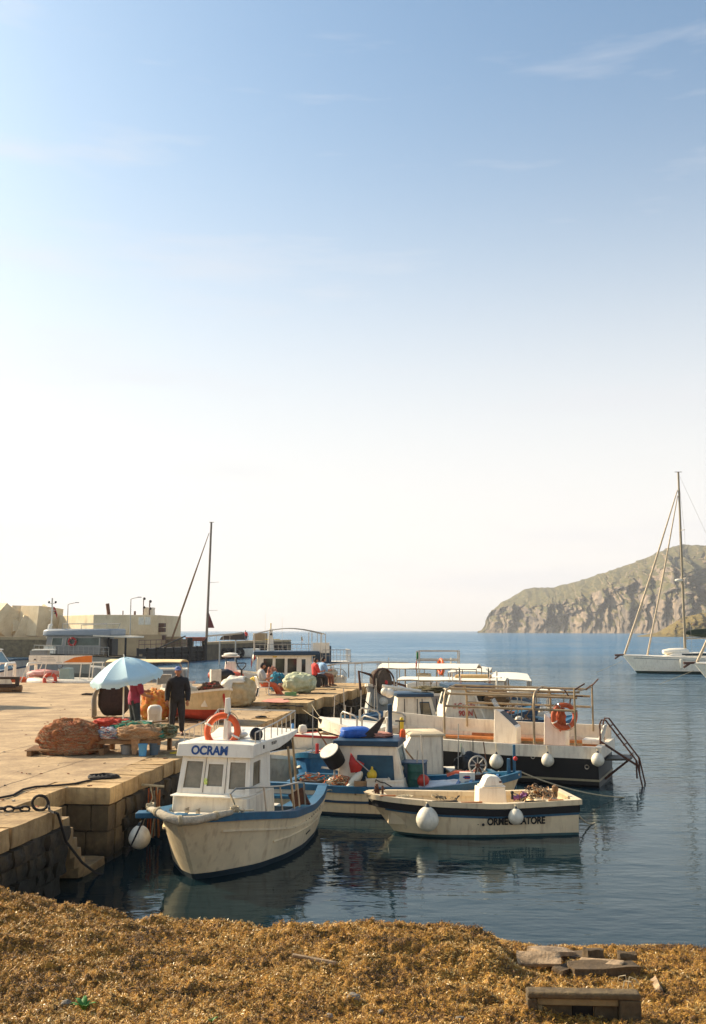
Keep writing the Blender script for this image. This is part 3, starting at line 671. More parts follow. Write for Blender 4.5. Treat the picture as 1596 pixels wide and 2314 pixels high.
def clutter(parent, name, pts, mats, r=.006, seed=0, loops=14, R=.2, squash=.6):
    """tangle of line and netting: many loose loops round the given points (local frame)"""
    rr = random.Random(seed)
    for q, m in enumerate(mats):
        mb = MB()
        for k in range(loops):
            c = Vector(pts[rr.randrange(len(pts))]) + Vector((rr.gauss(0, R * .4), rr.gauss(0, R * .4), rr.gauss(0, R * .15))); ax = Vector((rr.gauss(0, .6), rr.gauss(0, .6), 1)).normalized(); u = ax.orthogonal().normalized(); w = ax.cross(u); rad_ = R * rr.uniform(.3, 1)
            path = []
            for i in range(14):
                a = 2 * math.pi * i / 14; g = 1 + .5 * noise.noise(Vector((i * .5, k, q + seed))); path.append(c + (u * math.cos(a) + w * math.sin(a) * squash) * rad_ * g + Vector((0, 0, .04 * noise.noise(Vector((i * .8, k * 2, 3))))))
            mb.tube(path, r * rr.uniform(.7, 1.5), 4, closed=True)
        o = mb.obj(name, m, parent, kind='stuff')
    return o
M_net_o = mat('orange_net', (196, 96, 48), .9, .35, 20); M_net_b = mat('brown_net', (126, 84, 58), .9, .35, 20); M_net_g = mat('green_net', (36, 112, 84), .85, .3, 20); M_net_t = mat('turquoise_net', (40, 128, 150), .8, .3, 20)
M_net_tan = mat('tan_net', (176, 136, 96), .9, .3, 20); M_net_dk = mat('dark_net', (66, 56, 50), .9, .3, 20); M_net_red = mat('red_net', (186, 58, 36), .85, .3, 20)

# ---- white and blue gozzo in front
def make_ocram():
    phi = rad(14); P = Vector((-2.75, 16.02, 0)); b = thing('fishing_boat', 'white hulled boat with blue gunwale and wheelhouse lettered OCRAM, bow on at the quay', 'boat', P, -(math.pi / 2 + phi))
    H = Hull(5.25, [(0, .05), (.3, .40), (.7, .62), (1.1, .78), (1.7, 1.02), (2.4, 1.18), (3.4, 1.2), (4.4, 1.12), (5.25, .95)], [(0, 1.10), (.6, 1.04), (1.2, .97), (2.4, .80), (3.6, .74), (5.25, .84)], rake=.72, full=((0, .02), (.12, .2), (.3, .5), (.6, .72), (1, .62)), p=.62, draft=.45)
    H.build(b, [M_cream, M_navy, M_wht2], boot=.10, sole=.22, t_in=.32)
    H.rail(b, M_blue, w=.16, h=.12, out=.035)
    H.rail(b, M_cream, w=.02, h=.035, out=.03, dz=-.24, name='rubbing_strake', transom=False, t0=.1)
    st = MB(); st.tube([H.pt(q, .42 - .03 * q, 1) + Vector((0, .012, 0)) for q in [.36 + .02 * i for i in range(30)]], .018, 6); st.obj('spray_rail', M_cream, b)
    H.deck(b, M_wht2, 0, .34, camber=.03)
    # blue bow chock that stands out to starboard
    c = MB(); c.box((-.30, -.58, 1.07), (.26, .46, .09), rz=.25); c.obj('bow_chock', M_blue, b, bevel=.015)
    # small mooring cleats / fittings
    for x, y in ((-.55, .12), (-.62, -.1), (-.9, .62), (-.98, .72)):
        k = MB(); k.box((x, y, H.zs(-x / 5.25) + .05), (.09, .04, .06)); k.rod((x - .07, y, H.zs(-x / 5.25) + .09), (x + .07, y, H.zs(-x / 5.25) + .09), .014); k.obj('cleat', M_steel, b)
    # wheelhouse: lower trunk, ledge, raked front with three windows
    x0, w = -1.30, .70                    # trunk front
    z0, z1, z2 = .86, 1.20, 1.855
    tr = MB(); tr.box((-2.02, 0, (z0 - .3 + z1) / 2), (1.44, 2 * w, z1 - z0 + .3), top=(.97, .97), sh=(-.02, 0)); tr.obj('trunk', M_wht2, b, bevel=.02)
    led = MB(); led.prism([(x0 + .06, -w * .98), (x0 + .06, w * .7), (x0 - .2, w * .96), (x0 - .5, w * .96), (x0 - .5, -w * .98)], z1 + .003, z1 + .028); led.obj('ledge', M_white, b, bevel=.012)
    hw0, hw1 = .66, .62; xf0, xf1 = x0 - .16, x0 - .32; xb = -2.55
    f = MB(); t = .045
    wf = wall(f, [(xf0, -hw0, z1 + .028), (xf0, hw0, z1 + .028), (xf1, hw1, z2), (xf1, -hw1, z2)], t, [(.06, .10, .335, .88), (.385, .16, .635, .82), (.70, .10, .955, .88)])
    ws = wall(f, [(xf0 - .002, hw0, z1 + .028), (xb - .02, hw0, z1 + .028), (xb - .10, hw1, z2), (xf1 - .002, hw1, z2)], t, [(.12, .16, .52, .86)])
    wp = wall(f, [(xb - .02, -hw0, z1 + .028), (xf0 - .002, -hw0, z1 + .028), (xf1 - .002, -hw1, z2), (xb - .10, -hw1, z2)], t, [(.48, .16, .88, .86)])
    f.obj('wheelhouse', M_white, b, ang=20)
    windows(b, wf[:1] + wf[1:] + ws + wp, M_dusty, M_white, t)
    # door-like frame lines between the panes
    for u in (.36, .665):
        d = MB(); p0 = Vector((xf0, -hw0 + 2 * hw0 * u, z1 + .05)); p1 = Vector((xf1, -hw1 + 2 * hw1 * u, z2 - .02)); d.rod(p0 + Vector((.004, 0, 0)), p1 + Vector((.004, 0, 0)), .006)
        d.obj('panel_joint', mat('grey_seal', (130, 120, 104), .7, .1, 5), b)
    # fish sticker on the middle pane
    s = MB(); s.lathe([(0, -.075), (.03, -.045), (.036, 0), (.024, .045), (0, .06)], n=10, sx=.12, sy=1); s.box((0, 0, -.09), (.006, .05, .03), top=(1, .4))
    so = s.obj('fish_sticker', mat('sticker_green', (150, 190, 60), .4, .5, 30, rgb2=(230, 226, 150)), b); so.location = (xf0 - .035, -.145, z1 + .235)
    # roof with visor, swept up towards the stern
    rf = MB(); prof = [(xf1 + .05, z2 - .02, z2 + .19), (xf1 + .0, z2, z2 + .205), (-2.2, z2 + .0, z2 + .21), (-2.9, z2 + .0, z2 + .20), (-3.35, z2 + .09, z2 + .215), (-3.75, z2 + .22, z2 + .27)]
    rings = []
    for i, (x, za, zb) in enumerate(prof):
        h = .71 if i < 4 else .72 + .05 * (i - 3)
        rings.append([(x + (.05 if i == 0 else 0), -h, za), (x + (.05 if i == 0 else 0), h, za), (x, h * .985, zb), (x, h * .5, zb + .02), (x, -h * .5, zb + .02), (x, -h * .985, zb)])
    rf.loft(rings); rf.obj('roof', M_white, b, bevel=.012)
    fr = Vector((xf1 + .105, 0, 0)); 
    text_obj('lettering', 'OCRAM', .205, M_text_blue, b, (xf1 + .0795, -.10, z2 + .085), (0, 1, 0), (-.24, 0, 1), bold=.008, sx=.92, depth=.003)
    text_obj('port_number', 'PS 16 TP', .075, mat('faded_lettering', (96, 88, 74), .6, .1, 5), b, (-2.62, .712, z2 + .13), (-1, 0, 0), (0, 0, 1), bold=.002, depth=.0015)
    vb = MB(); vb.box((-2.05, .71, z2 + .12), (.04, .02, .06)); vb.obj('vent', M_black, b)
    # awning posts, roof rail, mast stub, handrail
    for x, y, zt in ((-3.05, .86, z2 + .02), (-3.62, .76, z2 + .18), (-3.62, -.76, z2 + .18)):
        p = MB(); p.rod((x, y + .1 if y > 0 else y - .1, H.zs(-x / 5.25)), (x, y * .97, zt), .022, 8); p.obj('awning_post', M_pipe, b)
    rr = MB(); zt = z2 + .22
    pr = [(-1.75, .66), (-2.2, .67), (-2.9, .68), (-3.3, .72), (-3.66, .78)]
    hz = [.17, .18, .20, .24, .28]
    line = [Vector((x, y, zt + h + .03 * i)) for i, ((x, y), h) in enumerate(zip(pr, hz))]
    rr.tube(line, .014); rr.tube([Vector((p.x, -p.y, p.z)) for p in line], .014); rr.tube([line[-1], Vector((line[-1].x, -line[-1].y, line[-1].z))], .014)
    for sg in (1, -1):
        for i, ((x, y), h) in enumerate(zip(pr, hz)):
            rr.rod((x, sg * y, zt - .03 + .02 * i), (x, sg * y, zt + h + .03 * i), .009)
            if i < 4: xm = (x + pr[i + 1][0]) / 2; ym = (y + pr[i + 1][1]) / 2; rr.rod((xm, sg * ym, zt - .02 + .02 * i), (xm, sg * ym, zt + (h + hz[i + 1]) / 2 + .03 * i + .012), .009)
    rr.obj('roof_rail', M_galv, b)
    ms = MB(); ms.loft([[(-2.12 + a * k, c * k, z) for a, c in ((.10, .05), (-.10, .05), (-.10, -.05), (.10, -.05))] for z, k in ((z2 + .2, 1), (z2 + .75, .72), (z2 + .95, .6))]); ms.obj('mast', M_white, b, bevel=.01)
    ho = MB(); ho.lathe([(0, 0), (.06, .02), (.11, .09), (.12, .16), (.05, .2), (0, .2)], (-2.3, .42, zt + .05), n=14, axis=(.6, .6, .3)); ho.obj('horn', M_black, b)
    fl = MB(); fl.ball((-2.35, .08, zt + .07), (.2, .22, .07)); fl.obj('float', M_white, b)
    hr = MB(); g = lambda x, k=1: Vector((x, H.hw(-x / 5.25) - .09, H.zs(-x / 5.25) + .04))
    top = [g(-.98) + Vector((0, 0, 0)), g(-.84) + Vector((.02, -.02, .30)), g(-.95) + Vector((0, -.02, .38)), g(-1.5) + Vector((0, -.05, .40)), g(-2.2) + Vector((0, -.06, .42)), g(-3.0) + Vector((0, -.05, .43)), g(-3.25) + Vector((0, -.02, .40)), g(-3.28)]
    hr.tube(top, .017, 8)
    for x in (-1.65, -2.15, -2.65, -2.95): hr.rod(g(x), g(x) + Vector((0, -.05, .405 + .012 * (-x - 1.65))), .013)
    hr.obj('handrail', M_steel, b)
    # padded roll along the bow and its lashings
    fd = MB(); path = [Vector((-.28, -.62, 1.17)), Vector((-.12, -.40, 1.15)), Vector((.03, -.16, 1.10)), Vector((.06, .06, 1.06)), Vector((-.05, .30, 1.06)), Vector((-.32, .50, 1.09)), Vector((-.62, .66, 1.10)), Vector((-.72, .70, 1.12))]
    fd.tube(path, [.04, .06, .07, .074, .07, .058, .042, .022], 12); fd.obj('bow_pad', mat('canvas_roll', (190, 176, 150), .9, .25, 18, bump=.6, bscale=40), b)
    ls = MB()
    for c, nx, r_ in ((path[1], path[2], .068), (path[3], path[4], .079), (path[5], path[6], .064)):
        ax = (nx - c).normalized(); u = ax.orthogonal().normalized(); w_ = ax.cross(u)
        for o_ in (0, .02, .04): ls.tube([c + ax * o_ + (u * math.cos(q) + w_ * math.sin(q)) * r_ for q in [2 * math.pi * i / 12 for i in range(12)]], .009, 5, closed=True)
    for q in range(7): ls.tube([Vector((-.70 + .07 * math.cos(i * .9 + q), .69 + .07 * math.sin(i * .9 + q), 1.12 + .02 * math.sin(i * 2 + q) + .008 * q)) for i in range(7)], .013, 5)
    ls.tube([(-.70, .70, 1.13), (-.82, .82, 1.10), (-.9, .95, 1.10)], .012, 5)
    for q in range(6): ls.tube([Vector((-.30 + .07 * math.cos(i * .9 + q), -.60 + .06 * math.sin(i * .9 + q), 1.19 + .02 * math.sin(i * 2 + q) + .008 * q)) for i in range(7)], .013, 5)
    ls.obj('lashing', M_rope, b, kind='stuff')
    # cockpit: thwart, blue side lockers, engine box
    k = MB(); k.box((-3.0, 0, .50), (.05, 1.9, .62)); k.obj('bulkhead', M_dblue, b)
    k = MB(); k.box((-4.2, .62, .46), (1.5, .36, .40)); k.obj('side_locker', M_blue, b, bevel=.02)
    k = MB(); k.box((-4.2, -.62, .46), (1.5, .36, .40)); k.obj('side_locker', M_blue, b, bevel=.02)
    k = MB(); k.box((-3.9, 0, .42), (.8, .6, .42)); k.obj('engine_box', M_wht2, b, bevel=.02)
    k = MB(); k.box((-5.05, 0, .64), (.3, 1.6, .06)); k.obj('stern_bench', M_blue, b, bevel=.01)
    k = MB(); k.box((-3.35, .97, .88), (.06, .30, .34), rot=Matrix.Rotation(.5, 3, 'X')); k.obj('davit_plate', M_rust, b)
    rv = MB()
    for i in range(11): p = H.pt(.5 + .035 * i, .52 + .006 * i, 1); rv.ball(p, .012, 6, 4)
    rv.obj('rivet', M_rust, b); sc = MB(); p = H.pt(.66, .27, 1); sc.slab([p + Vector((.14, .012, -.01)), p + Vector((-.1, .014, .02)), p + Vector((-.1, .016, .035)), p + Vector((.14, .014, .012))][::-1], .01); sc.obj('scupper', M_black, b)
    lr = lifering('orange life ring leaning on the mast on top of the OCRAM wheelhouse', b.matrix_basis @ Vector((0, 0, 0)), (0, 0, 1), .27, .058)
    M = Matrix.Translation(P) @ Matrix.Rotation(-(math.pi / 2 + phi), 4, 'Z'); pos = M @ Vector((-2.0, -.05, zt + .16)); bpy.data.objects.remove(lr.children[0]) if False else None
    lr.location = pos; lr.rotation_euler = (math.pi / 2 - .25, 0, -.1)
    lr['group'] = 'life rings on the boats'
    fb = fender_ball(W(316, 1893, 17.75), .19, 'off white ball fender in the shade between the OCRAM bow and the quay', M @ Vector((-1.5, -.98, .98)))
    return b, M, H
ocram, OM, OH = make_ocram()

# ---- open dinghy alongside
def make_dinghy():
    P = G(824, 1800, .75) + Vector((0, .28, 0)); P.z = 0; Sx = G(1286, 1806, .68) + Vector((.1, .62, 0)); d = P - Sx; rz = math.atan2(d.y, d.x); L = math.hypot(d.x, d.y)
    b = thing('dinghy', 'cream open dinghy lettered ORMEGGIATORE with black rubbing band, lying side on', 'boat', P, rz)
    H = Hull(L, [(0, .16), (.25, .36), (.7, .56), (1.4, .72), (2.4, .80), (L, .70)], [(0, .78), (.5, .735), (1.4, .67), (2.6, .62), (L, .66)], rake=.62, full=((0, .03), (.15, .25), (.4, .66), (1, .84)), p=.5, draft=.28)
    H.build(b, [M_cream, mat('green_antifoul', (52, 84, 82), .6, .2, 6), M_cream], boot=.05, sole=.22, t_in=.10, th=.07)
    H.rail(b, M_rub, w=.03, h=.13, out=.035, dz=-.13, name='rubbing_band')
    H.rail(b, M_cream, w=.12, h=.10, out=.02, dz=-.01, name='gunwale')
    H.rail(b, M_blue, w=.008, h=.045, out=.010, dz=-.235, name='blue_stripe', transom=False, t0=.05)
    H.deck(b, M_cream, 0, .12, dz=-.02, camber=.03)
    # console with hood, towards the stern on the near side (port is towards us)
    k = MB(); x = -L * .615
    k.box((x, .05, .52), (.62, .44, .70), top=(.86, .9), sh=(.02, 0)); k.obj('console', M_white, b, bevel=.015)
    k = MB(); k.prism([(x + .23, -.16), (x + .23, .26), (x - .26, .26), (x - .26, -.16)], .872, .90)
    k.loft([[(x + .20, -.14, .90), (x + .20, .24, .90), (x - .22, .24, .90), (x - .22, -.14, .90)], [(x + .12, -.12, 1.06), (x + .12, .22, 1.06), (x - .17, .22, 1.02), (x - .17, -.12, 1.02)], [(x + .05, -.1, 1.10), (x + .05, .2, 1.10), (x - .12, .2, 1.08), (x - .12, -.1, 1.08)]]); k.obj('console_hood', M_white, b, bevel=.02)
    k = MB(); k.box((x - .155, .236, .98), (.05, .012, .035)); k.obj('switch_panel', M_rust, b)
    for i, (xx, ln) in enumerate(((-.42, .30), (-1.5, .5), (-2.02, .42), (-3.3, .42), (-3.72, .3))):
        k = MB(); q = -xx / L; k.box((xx, H.hw(q) - .05, H.zs(q) + .032), (ln, .05, .022)); k.obj('deck_strip', M_rub if i % 2 else M_teak, b)
    tw = MB(); tw.box((-1.15, 0, .48), (.3, 1.2, .05)); tw.obj('thwart', M_cream, b); tw = MB(); tw.box((-L + .55, 0, .5), (.5, 1.25, .3)); tw.obj('stern_seat', M_cream, b, bevel=.02)
    sm = MB(); sm.lathe([(.05, 0), (.05, .10), (.065, .12), (.065, .20), (.03, .23)], (-L + .30, .15, .66), 10); sm.obj('samson_post', M_wood, b)
    cl = MB()
    for xx in (-.22, -.36): cl.rod((xx, .06, .76), (xx, .06, .92), .022); cl.rod((-.18, .12, .84), (-.42, -.02, .84), .016)
    cl.rod((-.28, .04, .76), (-.24, .06, .96), .03); cl.obj('bow_cleat', M_rust, b)
    cr = MB(); cr.tube(coil((-.78, .22, .70), .2, 4, .014, 3), .014, 5); cr.obj('rope_coil', M_rope, b)
    clutter(b, 'loose_line', [(-1.45, .45, .72), (-1.75, .42, .70)], [M_rope, M_drope], .008, 4, 5, .13)
    clutter(b, 'tangled_rope', [(-3.25, .1, .68), (-3.5, .0, .70), (-3.72, .15, .72), (-3.6, -.2, .72)], [M_rope, M_net_tan, M_net_dk], .011, 8, 16, .2)
    clutter(b, 'purple_rag', [(-3.08, .2, .66), (-3.2, .12, .68)], [mat('purple_cloth', (150, 96, 140), .8, .2, 9)], .02, 9, 9, .10)
    hb = MB(); hb.rod((-2.86, .62, .70), (-2.86, .62, .80), .022); hb.ball((-2.86, .62, .83), .035, 8, 6); hb.obj('fairlead', M_rub, b)
    # name on the port side, between and behind the fenders
    def side_pt(xx, z): return H.pt(-xx / L, z, 1)
    for txt, xc, sz in (('ORME', -2.52, .195), ('GGI', -2.87, .195), ('ATORE', -3.24, .195)):
        z = .305; p = side_pt(xc, z); a = side_pt(xc + .2, z); c = side_pt(xc - .2, z); up = side_pt(xc, z + .12) - side_pt(xc, z - .12)
        r = (c - a).normalized(); nrm = r.cross((up - r * up.dot(r)).normalized())
        text_obj('lettering', txt, sz, M_text_blk, b, p + nrm * .012, r, up, bold=.006, depth=.006, sx=.78)
    dt = MB(); p = side_pt(-2.24, .25); dt.ball(p + Vector((0, .012, 0)), (.028, .01, .028), 10, 6); p = side_pt(-2.14, .255); dt.ball(p + Vector((0, .012, 0)), (.01, .006, .01), 8, 5); dt.obj('painted_dot', M_text_blk, b)
    M = Matrix.Translation(P) @ Matrix.Rotation(rz, 4, 'Z')
    def fen(px, py, r, label):
        q = M @ H.pt(.3 if px < 1000 else .7, .4, 1); w = W(px, py, q.y - r * .9); l = M.inverted() @ w; t = -l.x / L
        top = M @ (H.pt(t, H.zs(t), 1) + Vector((0, .04, 0))); fender_ball(w, r, label, top)
    fen(966, 1852, .222, 'large white ball fender near the bow of the cream dinghy')
    fen(1166, 1846, .148, 'white pear shaped fender covering letters on the cream dinghy side')
    return b, M, H, L
dinghy, DM, DH, DL = make_dinghy()

# ---- black tour boat lying across behind
def make_tour():
    Sx = G(1386, 1684, 1.05); Bw = G(716, 1652, 1.15); Sx = Vector((6.75, 27.2, 0)); Bx = Vector((-1.0, 30.4, 0))
    d = Bx - Sx; L = d.length; rz = math.atan2(d.y, d.x)
    b = thing('tour_boat', 'long black hulled open excursion boat with white rail band and pipe awning frame', 'boat', Bx, rz)
    H = Hull(L, [(0, .15), (.4, .5), (1.2, .95), (2.6, 1.25), (5, 1.32), (L, 1.22)], [(0, 1.42), (1.5, 1.24), (3.5, 1.08), (6, 1.02), (L, 1.02)], rake=.6, full=((0, .05), (.15, .3), (.4, .75), (1, .92)), p=.35, draft=.4)
    H.build(b, [M_black, M_black, M_wht2], boot=.06, sole=.50, t_in=.2, th=.10)
    H.rail(b, M_wht2, w=.14, h=.30, out=.035, dz=-.10, name='rail_band')
    H.rail(b, mat('gold_stripe', (150, 136, 104), .5, .15, 6), w=.01, h=.05, out=.02, z=.19, name='waterline_stripe', t0=.06)
    H.deck(b, M_white, 0, .27, dz=-.02, camber=.05)
    for y in (1.0, -1.0):
        k = MB(); k.box((-L * .62, y, .62), (L * .62, .3, .30)); k.obj('side_bench', M_wht2, b, bevel=.02)
        k = MB(); k.box((-L * .62, y * .98, .79 if y > 0 else .92), (L * .72, .34, .06)); k.obj('bench_top', M_teak, b)
        k = MB(); k.box((-L * .62, y * 1.17, .98), (L * .66, .03, .10)); k.obj('teak_trim', M_teak, b)
    # high far bulwark (stands above the near one)
    k = MB(); k.loft([[H.pt(q, H.zs(q), -1) + Vector((0, a, z)) for a, z in ((.0, .0), (.0, .36), (.09, .36), (.09, .0))] for q in [.2 + .08 * i for i in range(11)]]); k.obj('bulwark', M_wht2, b)
    # consoles and seat
    def console(x, y, hgt, ln, lab, slope=.4):
        c = MB(); z0 = .5; c.add([(x - ln, y - .3, z0), (x + .05, y - .3, z0), (x + .05, y + .3, z0), (x - ln, y + .3, z0), (x - ln, y - .3, hgt - slope), (x + .0, y - .3, hgt), (x + .0, y + .3, hgt), (x - ln, y + .3, hgt - slope)], [(3, 2, 1, 0), (4, 5, 6, 7), (0, 1, 5, 4), (1, 2, 6, 5), (2, 3, 7, 6), (3, 0, 4, 7)]); o = c.obj(lab, M_white, b, bevel=.02)
        p = MB(); n = Vector((-slope, 0, ln)).normalized() * 0; p.slab([(x - ln * .9, y - .25, hgt - slope * .9 + .012), (x - ln * .25, y - .25, hgt - slope * .25 + .012), (x - ln * .25, y + .25, hgt - slope * .25 + .012), (x - ln * .9, y + .25, hgt - slope * .9 + .012)], .01); p.obj('instrument_panel', M_black, o)
        s = MB(); s.slab([(x - .01, y + .26, hgt), (x - .01, y - .26, hgt), (x + .12, y - .24, hgt + .22), (x + .12, y + .24, hgt + .22)], .012); s.obj('spray_screen', mat('clear_perspex', (150, 160, 160), .1, .05, 3, alpha=.45), o)
    lx = lambda px, py, z: to_local(b, G(px, py, z))
    console(-5.3, -.55, 1.85, .62, 'forward_console', .55); console(-6.9, .35, 1.78, .55, 'helm_console', .42)
    s = MB(); s.rod((-8.1, .2, .5), (-8.1, .2, .95), .05, 8); s.obj('seat_post', M_white, b)
    s = MB(); s.box((-8.1, .2, .98), (.5, .5, .05)); s.obj('seat_base', M_teak, b, bevel=.01)
    s = MB(); s.box((-8.1, .2, 1.07), (.5, .5, .13)); s.loft([[(-8.26, -.04, 1.12), (-8.35, -.04, 1.12), (-8.35, .44, 1.12), (-8.26, .44, 1.12)], [(-8.41, -.02, 1.52), (-8.46, -.02, 1.52), (-8.46, .42, 1.52), (-8.41, .42, 1.52)]]); s.obj('helm_seat', M_white, b, bevel=.03)
    # awning frame: hoops and fore-and-aft pipes
    hoops = [-4.1, -6.0, -7.0]; top = 2.42
    for x in (-4.25, -6.72):
        h = MB(); y = 1.12; h.tube([(x, y, 1.0), (x, y, 2.0), (x, y * .96, 2.22), (x, y * .82, 2.36), (x, y * .5, top), (x, 0, top + .04), (x, -y * .5, top), (x, -y * .82, 2.36), (x, -y * .96, 2.22), (x, -y, 2.0), (x, -y, 1.2)], .032, 8); h.obj('awning_hoop', M_pipe, b)
    h = MB(); x = -7.8
    h.rod((x, 1.12, 1.0), (x, 1.12, 2.5), .026, 8); h.rod((x - .1, -1.12, 1.2), (x - .1, -1.12, 2.5), .026, 8); h.rod((x, 1.12, 2.40), (x - .1, -1.12, 2.42), .022, 8); h.obj('awning_post', M_pipe, b)
    for y, z in ((1.1, 1.95), (1.0, 2.28), (.62, 2.40), (0.1, 2.46), (-.6, 2.42), (-1.05, 2.2), (-1.12, 1.9)):
        h = MB(); h.rod((-4.25, y, z), (-7.85, y, z - .03), .031, 8); h.obj('awning_pipe', M_pipe, b)
    h = MB(); 
    for a, c in (((-7.8, 1.12, 2.46), (-8.05, 1.0, 2.62)), ((-7.9, -1.12, 2.46), (-8.1, -1.0, 2.66)), ((-7.8, 1.12, 2.3), (-8.02, 1.1, 2.30)), ((-7.85, -.3, 2.4), (-8.08, -.2, 2.55))): h.rod(a, c, .02)
    h.tube([(-7.5, .9, 2.45), (-7.62, .7, 2.2), (-7.56, .5, 2.05)], .02); h.obj('rail_clamp', M_rust, b)
    # bow rails and fittings
    for x0, sg in ((-1.0, 1), (-1.75, 1), (-1.0, -1), (-1.75, -1)):
        h = MB(); q = lambda x: Vector((x, sg * (H.hw(-x / L) - .12), H.zs(-x / L)))
        h.tube([q(x0), q(x0) + Vector((0, 0, .30)), q(x0 - .08) + Vector((0, -.02 * sg, .38)), q(x0 - .5) + Vector((0, 0, .34)), q(x0 - .58) + Vector((0, 0, .26)), q(x0 - .58)], .026, 8); h.obj('bow_rail', M_galv, b)
    bo = MB(); bo.lathe([(.07, 0), (.06, .08), (.05, .3), (.065, .34), (.065, .4), (0, .42)], (-2.4, .6, 1.14), 10); bo.obj('bollard_post', M_white, b)
    # stern gangway and ladder
    gz = MB(); gz.box((-L - .34, -.2, .62), (.62, .9, .05), rot=Matrix.Rotation(.06, 3, 'Y')); gz.obj('swim_platform', mat('grey_grating', (86, 82, 70), .6, .4, 26), b)
    h = MB()
    h.tube([(-L + .05, .5, 1.0), (-L + .05, .5, 1.55), (-L - .0, .5, 1.66), (-L - .1, .5, 1.66), (-L - .85, .5, .66), (-L - .86, .5, .2)], .022, 8); h.tube([(-L + .05, -.1, 1.0), (-L + .05, -.1, 1.55), (-L, -.1, 1.66), (-L - .1, -.1, 1.66), (-L - .85, -.1, .66), (-L - .86, -.1, .2)], .022, 8)
    h.rod((-L + .05, .5, 1.1), (-L - .84, .5, .55), .03); h.rod((-L, .2, .1), (-L - .6, .2, .60), .03); h.rod((-L, -.5, .1), (-L - .62, -.5, .6), .03); h.rod((-L - .86, .5, .66), (-L - 1.02, .52, -.15), .022); h.rod((-L - .86, -.1, .66), (-L - 1.02, -.1, -.15), .022)
    for i in range(4): x = -L - .2 - .17 * i; h.rod((x, .5, 1.5 - .24 * i), (x, -.1, 1.5 - .24 * i), .016)
    h.obj('boarding_ladder', M_rust, b)
    for px, py in ((1176, 1727), (1384, 1745)):
        pass
    for t, z in ((.80, .72), (.965, .52)): pr = MB(); p = H.pt(t, z, 1) + Vector((0, .02, 0)); pr.tube([p + Vector((.05 * math.cos(a), 0, .05 * math.sin(a))) for a in [2 * math.pi * i / 14 for i in range(14)]], .014, 6, closed=True); pr.obj('outlet_ring', M_steel, b)
    jn = MB()
    for t in (.45, .61): p = H.pt(t, 1.0, 1); jn.box((p.x, p.y + .045, H.zs(t) - .10), (.012, .02, .30))
    jn.obj('band_joint', M_rub, b)
    M = Matrix.Translation(Bx) @ Matrix.Rotation(rz, 4, 'Z')
    for px, py, r, lab in ((1122, 1721, .185, 'white ball fender on the black hull, left of the other two'), (1238, 1718, .165, 'white pear fender with dark cap on the black hull, middle of three'), (1351, 1717, .165, 'white pear fender nearest the stern of the black hull')):
        best = min((t / 200 for t in range(40, 200)), key=lambda t: abs(camx(M @ H.pt(t, .6, 1)) - px)); q = M @ (H.pt(best, .6, 1) + Vector((0, r + .02, 0))); w = W(px, py, q.y); fender_ball(w, r, lab, M @ (H.pt(best, H.zs(best), 1) + Vector((0, .04, 0))))
    lr = lifering('faded orange life ring hanging from the awning frame of the black boat', M @ Vector((-7.45, .75, 1.74)), (0, 0, 1), .30, .065, mat('faded_orange', (196, 92, 48), .6, .2, 5), 'life rings on the boats'); lr.rotation_euler = (math.pi / 2 - .05, .1, rz + .5)
    lv = MB(); vv, ff = blob((0, 0, 0), (.13, .09, .28), 4, .35, 3); lv.add(vv, ff); lvo = lv.obj('life_vest', mat('rust_orange_cloth', (178, 84, 40), .8, .3, 7), loc=M @ Vector((-7.36, .72, 1.68))); tag(lvo, 'rust orange life vest hanging inside the life ring of the black boat', 'life vest')
    return b, M, H, L
def camx(p):
    d = p - Vector((0, 0, CAM_H)); dep = d.y * _c + d.z * _s; return 798 + 2250 * d.x / dep
tour, TM, TH, TL = make_tour()
# ---- moored boats between the dinghy and the far end of the quay
M_lblue = mat('faded_blue', (52, 112, 160), .5, .25, 6, streak=.25, stain=(120, 130, 120))
M_grey = mat('grey_hull_paint', (150, 146, 138), .5, .1, 4, streak=.3)
M_green = mat('green_crate', (40, 92, 80), .6, .25, 5)
M_yellow = mat('yellow_float', (214, 178, 40), .5, .15, 5)
M_oldw = mat('old_white_plastic', (214, 204, 184), .6, .12, 6, streak=.3)
GEAR = []
def boat(label, bow, stern, B, sheer, cols, name='fishing_boat', rake=.4, rail=None, railh=.10, sole=.25, full=None, draft=.3, t_in=.12, stripe=None, blunt=.7, group=None, waist=None, boot=.06):
    bow = Vector(bow); stern = Vector(stern); d = bow - stern; d.z = 0; L = d.length; rz = math.atan2(d.y, d.x); P = Vector((bow.x, bow.y, 0))
    b = thing(name, label, 'boat', P, rz, group)
    H = Hull(L, [(0, .06), (.08 * L, B * .45), (.2 * L, B * .78), (.4 * L, B), (.75 * L, B * .96), (L, B * blunt)], sheer(L) if callable(sheer) else [(q * L, z) for q, z in sheer], rake=rake, full=full or ((0, .03), (.15, .3), (.45, .72), (1, .75)), p=.5, draft=draft, ns=22)
    H.build(b, cols if not waist else cols, boot=boot, sole=sole, t_in=t_in, waist=waist)
    if bow.y < 50 and bow.x > -2.0: GEAR.append((b, H, L))
    if rail: H.rail(b, rail, w=.10, h=railh, out=.03)
    if stripe: H.rail(b, stripe, w=.01, h=.05, out=.02, dz=-.28, name='rubbing_strake', transom=False, t0=.08)
    return b, H, Matrix.Translation(P) @ Matrix.Rotation(rz, 4, 'Z'), L
